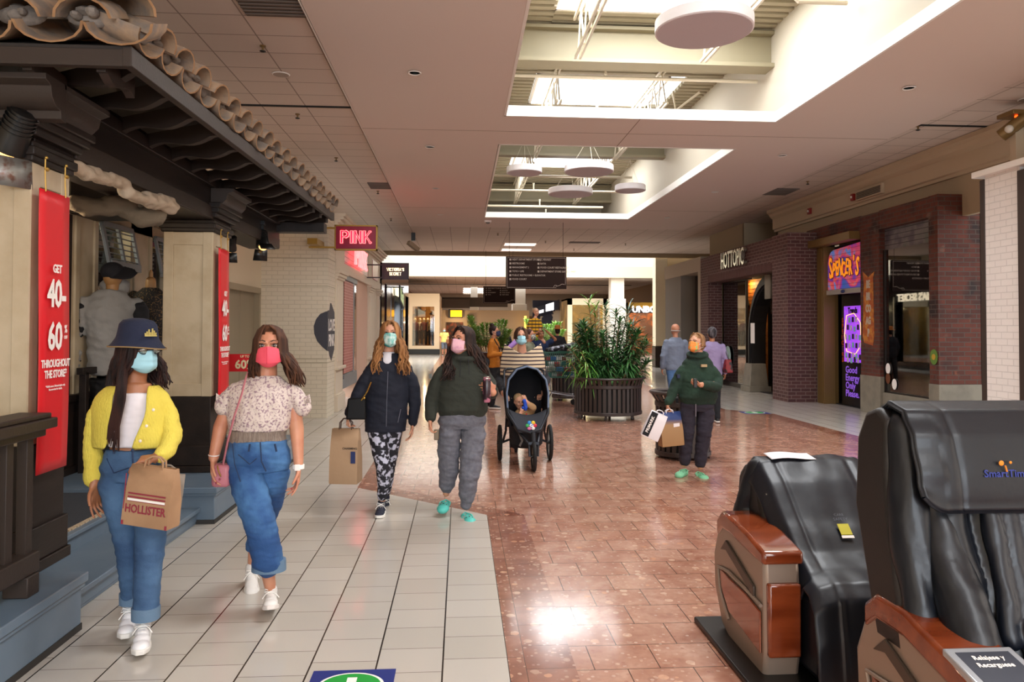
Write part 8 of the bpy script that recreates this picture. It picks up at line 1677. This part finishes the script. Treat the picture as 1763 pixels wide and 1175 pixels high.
# adult carrying a child on the shoulders
NVT = mat('navy_tee', '#1a2a4c', .9); F, w, hd_, R, s = walker(17.0, 931, 567, 'dark haired person in navy shirt with a child sitting on the shoulders', NVT, DJ, hairm('black_hair', '#14110f', '#2a2320'), SK1, RAD(10), sleeves=False, bulk=1.1, arms=[[(-.19, 0, 1.36), (-.27, -.02, 1.5), (-.10, -.06, 1.62)], [(.19, 0, 1.36), (.36, -.05, 1.45), (.12, -.08, 1.66)]])
K = Fig(17.05, 'small child in yellow and black plaid shirt sitting on the navy shirt person', foot=Vector((P(921, 560, 17).x, 17.05, 1.5)), vox=.01); hc = K.p(923, 538, 0); b = MB(); H = head(K, b, hc, RAD(35), 0, .18); K.limb(b, [(922, 546, 3, 0), (921, 552, 4, 0)]); b.rings([K.S(v, a, c_, 0, .7) for v, a, c_ in ((580, 912, 930), (565, 913, 929), (552, 914, 929))], 14); K.limb(b, [(914, 554, 3, 0), (910, 564, 2.6, -.02), (915, 572, 2.3, -.08)]); K.limb(b, [(928, 554, 3, 0), (931, 564, 2.6, -.05), (929, 572, 2.3, -.1)]); K.limb(b, [(914, 578, 4, -.02), (916, 592, 3, -.12)]); K.limb(b, [(927, 578, 4, -.02), (937, 590, 3, -.12)]); K.part(b, 'body', SK3, None, .009, 2); face_bits(K, H, '#a8845c')
b = MB(); b.rings([K.S(v, a, c_, 0, .8) for v, a, c_ in ((580, 910, 932), (565, 911, 931), (553, 912, 930), (548, 917, 926))], 16); K.limb(b, [(914, 554, 4.5, 0), (910, 564, 4, -.02)]); K.limb(b, [(928, 554, 4.5, 0), (931, 564, 4, -.05)]); m, nt = newmat('yellow_black_plaid', .9); v, o = nt.obj(); f1 = nt.math('LESS_THAN', nt.math('FRACT', nt.math('MULTIPLY', o[2], 13)), .35); f2 = nt.math('LESS_THAN', nt.math('FRACT', nt.math('MULTIPLY', o[0], 13)), .22); nt.L.new(nt.mix(nt.math('MAXIMUM', f1, nt.math('MULTIPLY', f2, .6)), '#d8a01c', '#201c1c'), nt.b.inputs['Base Color']); K.part(b, 'plaid_shirt', m, (.004, (14, 14, 14)), .01)
b = MB(); _, RR, ss, hw = H; b.ell(hw(0, .03, .048), (.079 * ss, .09 * ss, .082 * ss), 16, 12, rot=RR); build(b, 'hair', hairm('sandy_thin_hair', '#a88668', '#c0a080'), K.t)
GG = mat('sage_grey_cloth', '#7a7c68', .95); F, w, hd_, R, s = walker(14.2, 911, 566, 'person in sage grey top with lilac sleeve right behind the stroller pusher', GG, DJ, hairm('reddish_dark_hair', '#2c1612', '#4a2a22'), SK2, RAD(60), mk=mat('grey_pattern_mask', '#5a5a58', .8, mix=('#b0b0a8', 30, .5, .55)), arms=[[(-.19, 0, 1.36), (-.24, .02, 1.12), (-.2, -.1, .9)], [(.19, 0, 1.36), (.3, .1, 1.2), (.25, -.1, 1.0)]])
b = MB(); c, RR, ss, hw = hd_; b.ell(hw(0, .09, .06), .04 * ss); build(b, 'hair_bun', hairm('reddish_dark_hair', '#2c1612', '#4a2a22'), F.t); b = MB(); b.cap(F.p(889, 588, 0), .05, F.p(878, 598, -.1), .045); build(b, 'lilac_sleeve', mat('lilac_cloth', '#a07ac0', .9), F.t)
BK2 = mat('black_coat_cloth', '#121118', .9); F, w, hd_, R, s = walker(22.0, 960, 563, 'person in black coat and tan brimmed hat seen from behind, right of plaid child', BK2, DJ, hairm('dark_brown_hair', '#1c1110', '#341d18'), SK2, RAD(180), bulk=1.15)
b = MB(); _, RR, ss, hw = hd_; b.lathe([(.15 * ss, 0), (.152 * ss, .008), (.09 * ss, .02), (.085 * ss, .1), (.05 * ss, .12)], hw(0, .01, .07), 20); build(b, 'hat', mat('tan_felt_hat', '#a8652a', .9), F.t)
walker(30.0, 870, 565, 'small distant person in navy top between the ochre sweater and stroller pusher', mat('navy_tee', '#1a2a4c', .9), DJ, hairm('black_hair', '#14110f', '#2a2320'), SK2, RAD(180))
F, w, hd_, R, s = walker(44.0, 765, 565, 'distant person in pale yellow shirt and grey shorts near the amber sign', mat('pale_yellow_tee', '#dcc06c', .9), mat('grey_shorts', '#5c6470', .9), None, SK2, RAD(0), sleeves=False, shorts=True, bald=True, bulk=1.15, mk=mat('pale_blue_surgical_mask', '#9ccbd8', .8)); b = MB(); q = w(.2, -.08, .9); b.box(q.x - .08, q.x + .08, q.y - .05, q.y + .05, q.z - .1, q.z + .1); b.beam(w(-.12, -.13, 1.4), q, .02, .01); tag(build(b, 'crossbody_bag', mat('brown_leather', '#7a4a24', .6), smooth=0), 'brown crossbody bag on the distant pale yellow shirt person', 'bag')
walker(47.0, 785, 568, 'distant person in white top just behind the pale yellow shirt person', mat('white_tee', '#d8d4d8', .9), mat('teal_denim', '#3a6a7c', .9), hairm('mid_brown_hair', '#38241a', '#5c3f2c'), SK2, RAD(20), mk=mat('pale_blue_surgical_mask', '#9ccbd8', .8))
# ------------------------------------------------------------------ massage chairs
LEA = mat('black_leather_upholstery', '#0c1017', .42, bump=(9, .35), coat=.05, spec=.4); LEA2 = mat('black_vinyl_drape', '#0f131c', .42, bump=(5, .5), coat=.05, spec=.4)
SHL = mat('brown_black_shell', '#120d0b', .45, bump=(300, .15)); SIL = mat('bronze_silver_plastic', '#97877a', .35, .3); WOOD = mat('glossy_cherry_wood', '#6a2c14', .15, mix=('#8a4222', 2.5, .35, .7), coat=.8, stretch=(1, 5, 5)); DGR = mat('dark_bronze_inlay', '#4a4038', .4, .3)
def sweep_arm(t, x0, x1, front, back, zf, zb, zlow, side):
    """armrest: bowed side shell in the Y-Z plane between x0 and x1, cherry wood cap on top; front is nearer the camera"""
    def out(k):   # outline from front-bottom, up the front, along the cap, round the back to the bottom
        return [(front + .02, zlow), (front - .01, zlow + .14), (front, zf - .10), (front + .01, zf), (front + (back - front) * .35, zf + (zb - zf) * .55), (front + (back - front) * .7, zb - .01), (back - .05, zb - .01), (back + .03, zb - .07), (back + .10, zb - .22), (back + .09, zlow + .22), (back - .02, zlow + .05), (back - .16, zlow)]
    b = MB(); pts = out(0); b.prism([(y, z) for y, z in pts], (x1 if side > 0 else x1, 0, 0), Y3, Z3, -(x1 - x0)); sh = build(b, 'side_shell', SIL, t, bevel=.02, smooth=50)
    b = MB(); n = 14; cap = [(front + .0, zf), (front + (back - front) * .35, zf + (zb - zf) * .55), (front + (back - front) * .7, zb), (back - .06, zb + .0), (back + .02, zb - .06)]
    up = [(y, z + .035) for y, z in cap]; up[0] = (cap[0][0] - .012, cap[0][1] + .02); dn = [(y, z - .055) for y, z in cap]; dn[0] = (cap[0][0] - .012, cap[0][1] - .04)
    b.prism(up + dn[::-1], (x1 + .012, 0, 0), Y3, Z3, -(x1 - x0 + .024)); build(b, 'wood_cap', WOOD, t, bevel=.016, smooth=50)
    xs = x0 - .001
    b = MB(); b.prism([(front + .10, zf - .17), (front + .32, zf - .10), (back - .12, zb - .10), (back - .04, zb - .17), (back - .12, zb - .15), (front + .3, zf - .16), (front + .10, zf - .22)], (xs, 0, 0), Y3, Z3, -.012); build(b, 'grip_inlay', DGR, sh, bevel=.004)
    b = MB(); pts = [(front + .03, zlow + .12), (front + .03, zf - .26), (front + .2, zf - .24), (back - .16, zb - .28), (back - .03, zlow + .34), (back - .05, zlow + .25), (back - .16, zlow + .16)]; b.prism(pts, (xs, 0, 0), Y3, Z3, -.01); build(b, 'wood_panel', WOOD, sh, bevel=.008, smooth=50)
    b = MB()
    for off, r in ((.0, .006),): b.tube([(xs - .008, y, z) for y, z in [(front + .02, zf - .23), (front + .2, zf - .215), (back - .15, zb - .25), (back + .0, zlow + .34), (back - .04, zlow + .22), (back - .16, zlow + .12)]], .009, 8)
    build(b, 'trim_bead', SIL, sh)
    b = MB(); b.box(x0 + .01, x1 - .01, front - .03, front + .02, zlow + .12, zf - .12); build(b, 'front_wood', WOOD, sh, bevel=.01)
def seat_block(t, x0, x1, yf, yb, z, m):
    b = MB(); b.box(x0, x1, yf, yb, .08, z); q = build(b, 'seat', m, t, bevel=.05, smooth=50); return q
def backrest_blob(t, x0, x1, yf, yt, zb, zt, m, name='backrest', th=.22, wings=True, amp=.01):
    b = MB(); n = 9; cx = (x0 + x1) / 2; w_ = (x1 - x0) / 2
    for i in range(n):
        u0, u1 = i / n, (i + 1) / n
        for s in (-.6, -.2, .2, .6):
            p = Vector((cx + s * w_, yf + (yt - yf) * u0, zb + (zt - zb) * u0)); q = Vector((cx + s * w_ * (1 if u1 < .85 else .92), yf + (yt - yf) * u1, zb + (zt - zb) * u1)); b.cap(p, th * .5, q, th * .5 * (1 if u1 < .9 else .85))
    if wings:
        for s in (-1, 1): b.cap(Vector((cx + s * w_ * .82, yf - .04, zb + .1)), .075, Vector((cx + s * w_ * .88, yt - .03, zt - .12)), .085); b.cap(Vector((cx + s * w_ * .88, yt - .03, zt - .12)), .085, Vector((cx + s * w_ * .86, yt + .02, zt - .02)), .075)
    return blob(b, name, m, t, .014, 4, (amp, (5, 5, 7)))
def chair_near():
    yb = 2.66; t = thing('massage_chair', (1.95, 2.4, 0), 'upright black leather massage chair at lower right with head cushion flap', 'massage chair')
    x0, x1 = 1.45, 2.35
    # reclining back shell and padding
    b = MB(); pts = [(2.62, .50), (2.76, .95), (2.74, 1.20), (2.68, 1.30), (2.60, 1.325), (2.54, 1.28), (2.545, 1.1), (2.53, .95), (2.44, .50)]
    b.prism(pts, (x1 + .02, 0, 0), Y3, Z3, -(x1 - x0 + .04)); build(b, 'back_shell', SHL, t, bevel=.02, smooth=50)
    b = MB(); w_ = (x1 - x0)
    for s in (.0, 1.0):
        xx = x0 + .05 + s * (w_ - .10); b.cap((xx, 2.42, .55), .06, (xx, 2.52, .95), .07); b.cap((xx, 2.52, .95), .07, (xx, 2.55, 1.25), .062); b.cap((xx, 2.55, 1.25), .062, (xx + (.03 if s == 0 else -.03), 2.60, 1.285), .05)
    for k in range(5): xx = x0 + .16 + k * (w_ - .32) / 4; b.cap((xx, 2.36 + .02 * (k % 2), .46), .085, (xx, 2.50, .95), .075); b.cap((xx, 2.50, .95), .075, (xx, 2.58, 1.24), .065)
    blob(b, 'backrest', LEA, t, .011, 3, (.014, (9, 9, 4)))
    b = MB()   # side bolsters
    for s in (0, 1):
        b = MB(); xx = x0 + .14 + s * (w_ - .28); b.cap((xx, 2.27, .5), .085, (xx, 2.43, .78), .08); b.cap((xx, 2.43, .78), .08, (xx + (-.03 if s == 0 else .03), 2.49, 1.0), .04); blob(b, 'side_bolster', LEA, t, .011, 3, (.008, (8, 8, 8)))
    # head cushion flap
    xa, xb = x0 + .01, x1 - .17
    prof = [(2.64, 1.300), (2.58, 1.338), (2.50, 1.315), (2.455, 1.24), (2.425, 1.12), (2.405, .995)]
    def f(u, v):
        i = min(4, int(v * 5)); q = v * 5 - i; y = prof[i][0] * (1 - q) + prof[i + 1][0] * q; z = prof[i][1] * (1 - q) + prof[i + 1][1] * q
        nar = .03 * v; x = xa + nar * .6 + (xb - xa - nar * 1.2) * u; e = min(u, 1 - u); rnd = .05 * max(0, v - .86) / .14 * (1 - min(1, e / .12)) ** 2
        seam = -.006 * math.exp(-((u - .17 - .03 * v) / .012) ** 2) - .006 * math.exp(-((u - .60 - .22 * v) / .012) ** 2)
        puf = .018 * (1 - (2 * u - 1) ** 6) * sin(pi * min(1, v * 1.05)) ** .5; fold = .003 * sin(v * 30) * (1 if u < .12 else 0)
        return (x, y - puf - seam * 1.0 + fold, z + rnd)
    b = MB(); b.grid(f, 70, 50); fl = build(b, 'head_cushion', LEA, t, solid=.022, smooth=60)
    b = MB(); b.tube([f(u / 24, 1.0) for u in range(25)], .008, 6); b.tube([f(0, v / 20) for v in range(21)], .008, 6); b.tube([f(1, v / 20) for v in range(21)], .008, 6); build(b, 'piping', LEA, fl)
    q = Vector(f(.42, .80)); EMB = mat('indigo_embroidery', '#23307a', .7); EMO = mat('orange_embroidery', '#d8801c', .7); up = Vector((0, .14, .99)); text('SmartTime', 'lettering', EMB, fl, q + Vector((0, -.014, 0)), X3, up, .034, .0006, .0006, xs=1.05)
    b = MB(); b.ell(q + Vector((-.02, -.016, .036)), (.009, .003, .009)); b.ell(q + Vector((.012, -.016, .038)), (.005, .003, .005)); b.tube([q + Vector((-.008, -.018, .028)), q + Vector((-.002, -.018, .008))], .003, 6); build(b, 'emblem', EMO, fl)
    # centre back pad with gathers
    b = MB()
    for k in range(7): xx = x0 + .27 + k * .06; b.cap((xx, 2.33, .60), .035, (xx + (k - 3) * -.006, 2.45, 1.02), .03)
    b.box(x0 + .30, x0 + .64, 2.24, 2.31, .50, .66); b.box(x0 + .28, x0 + .66, 2.18, 2.27, .40, .53); blob(b, 'lumbar_pad', LEA2, t, .01, 3, (.01, (12, 12, 5)))
    b = MB(); b.box(x0 + .18, x1 - .18, 1.75, 2.35, .1, .44); build(b, 'seat', LEA, t, bevel=.05, smooth=50)
    sweep_arm(t, 1.43, 1.62, 1.92, 2.66, .50, .625, .02, -1); sweep_arm(t, 2.22, 2.42, 1.92, 2.66, .50, .625, .02, 1)
    b = MB(); b.prism([(2.23, .59), (1.97, .53), (1.97, .563), (2.23, .623)], (1.64, 0, 0), Y3, Z3, -.22); cp = build(b, 'control_plate', mat('silver_plate', '#b4b6ba', .3, .5), t, bevel=.006); b = MB(); b.prism([(2.205, .61), (1.98, .56), (1.98, .5665), (2.205, .6185)], (1.615, 0, 0), Y3, Z3, -.17); build(b, 'plate_face', mat('slate_plate_face', '#343640', .4), cp, smooth=0)
    for i, wd in enumerate(('Relajese y', 'Recarguese')): text(wd, 'lettering', WHT, cp, (1.53, 2.175 - i * .032, .6135 - i * .0072), X3, Vector((0, 1, .23)), .026, .0006, .0004, xs=.95)
    b = MB(); b.box(1.42, 2.42, 1.8, 2.74, .0, .035); build(b, 'floor_mat', BLKM, t, bevel=.006)
def chair_far():
    t = thing('massage_chair', (1.9, 3.6, 0), 'reclined black draped massage chair with paper on top and cherry wood arms', 'massage chair'); x0, x1 = 1.53, 2.14
    b = MB(); pts = [(4.02, .30), (4.10, .60), (4.06, .81), (3.98, .875), (3.9, .88), (3.82, .83), (3.7, .62), (3.6, .3)]; b.prism(pts, (x1, 0, 0), Y3, Z3, -(x1 - x0)); build(b, 'back_shell', SHL, t, bevel=.03, smooth=50)
    prof = [(4.0, .83), (3.95, .895), (3.84, .888), (3.72, .80), (3.58, .65), (3.44, .53), (3.33, .475), (3.22, .455), (3.16, .40), (3.13, .25), (3.12, .06)]
    n = len(prof) - 1
    def f(u, v):
        i = min(n - 1, int(v * n)); q = v * n - i; q = q * q * (3 - 2 * q) if False else q; y = prof[i][0] * (1 - q) + prof[i + 1][0] * q; z = prof[i][1] * (1 - q) + prof[i + 1][1] * q; a = (u - .5) * 2
        y += .012 * noise.noise(Vector((u * 5, v * 6, 1))); rise = .025 * (1 - a ** 4) ; edge = -.10 * max(0, abs(a) - .86) / .14 * (1 if v < .62 else .3)
        return (x0 + .0 + (x1 - x0) * u + .01 * sin(v * 9) * a, y - (.012 if abs(abs(a) - .62) < .03 else 0) * -1, z + rise + edge + .012 * noise.noise(Vector((u * 6, v * 9, 4))))
    b = MB(); b.grid(f, 40, 60); dr = build(b, 'drape', LEA2, t, solid=.012, smooth=70, sub=1)
    b = MB(); b.box(x0 + .03, x1 - .03, 3.17, 3.9, .05, .42); build(b, 'seat', LEA2, t, bevel=.04, smooth=50)
    for xx in (x0 + .01, x1 - .01): b = MB(); b.cap((xx, 3.98, .6), .07, (xx + (.04 if xx < 1.9 else -.04), 3.9, .86), .06); b.cap((xx, 3.98, .6), .07, (xx, 3.62, .42), .06); blob(b, 'side_bolster', LEA, t, .012, 3, (.006, (8, 8, 8)))
    sweep_arm(t, 1.38, 1.55, 3.34, 3.93, .57, .612, .0, -1); sweep_arm(t, 2.12, 2.29, 3.34, 3.93, .535, .61, .0, 1)
    b = MB(); b.box(1.28, 2.36, 3.2, 4.06, .0, .03); build(b, 'floor_mat', BLKM, t, bevel=.008)
    q = Vector(f(.52, .44)); up = Vector((0, .66, .6)).normalized(); b = MB(); yv = mat('yellow_label', '#b8b01c', .5)
    nrm = X3.cross(up).normalized(); o = q - nrm * -.02
    b = MB(); b.prism([(-.028, -.03), (.028, -.03), (.028, .03), (-.028, .03)], o + nrm * 0, X3, up, .002); build(b, 'yellow_label', yv, dr, smooth=0); b = MB(); b.prism([(-.03, -.048), (.03, -.048), (.03, -.034), (-.03, -.034)], o, X3, up, .002); build(b, 'white_label', WHT, dr, smooth=0)
    text('SAFETY', 'lettering', mat('grey_print', '#4a4e58', .6), dr, o + up * .055 + nrm * .002, X3, up, .022, .0004, 0); text('CARE', 'lettering', mat('grey_print', '#4a4e58', .6), dr, o + up * .08 + nrm * .002, X3, up, .02, .0004, 0)
    a = P(1332, 799, 3.9); c_ = P(1410, 797, 3.88); b = MB(); b.grid(lambda u, v: (a.x - .03 + (c_.x - a.x) * u - .01 * v, 3.96 - .13 * v, .932 + .004 * u - .010 * v + .006 * sin(u * 5)), 8, 6); tag(build(b, 'paper_sheet', mat('white_paper', '#e8e6ea', .7), solid=.002), 'white sheet of paper lying on top of the reclined massage chair', 'paper')
chair_near(); chair_far()
for _o in bpy.data.objects:
    if _o.get('category') == 'massage chair' and _o.location.y < 3: _o.location.x += .06
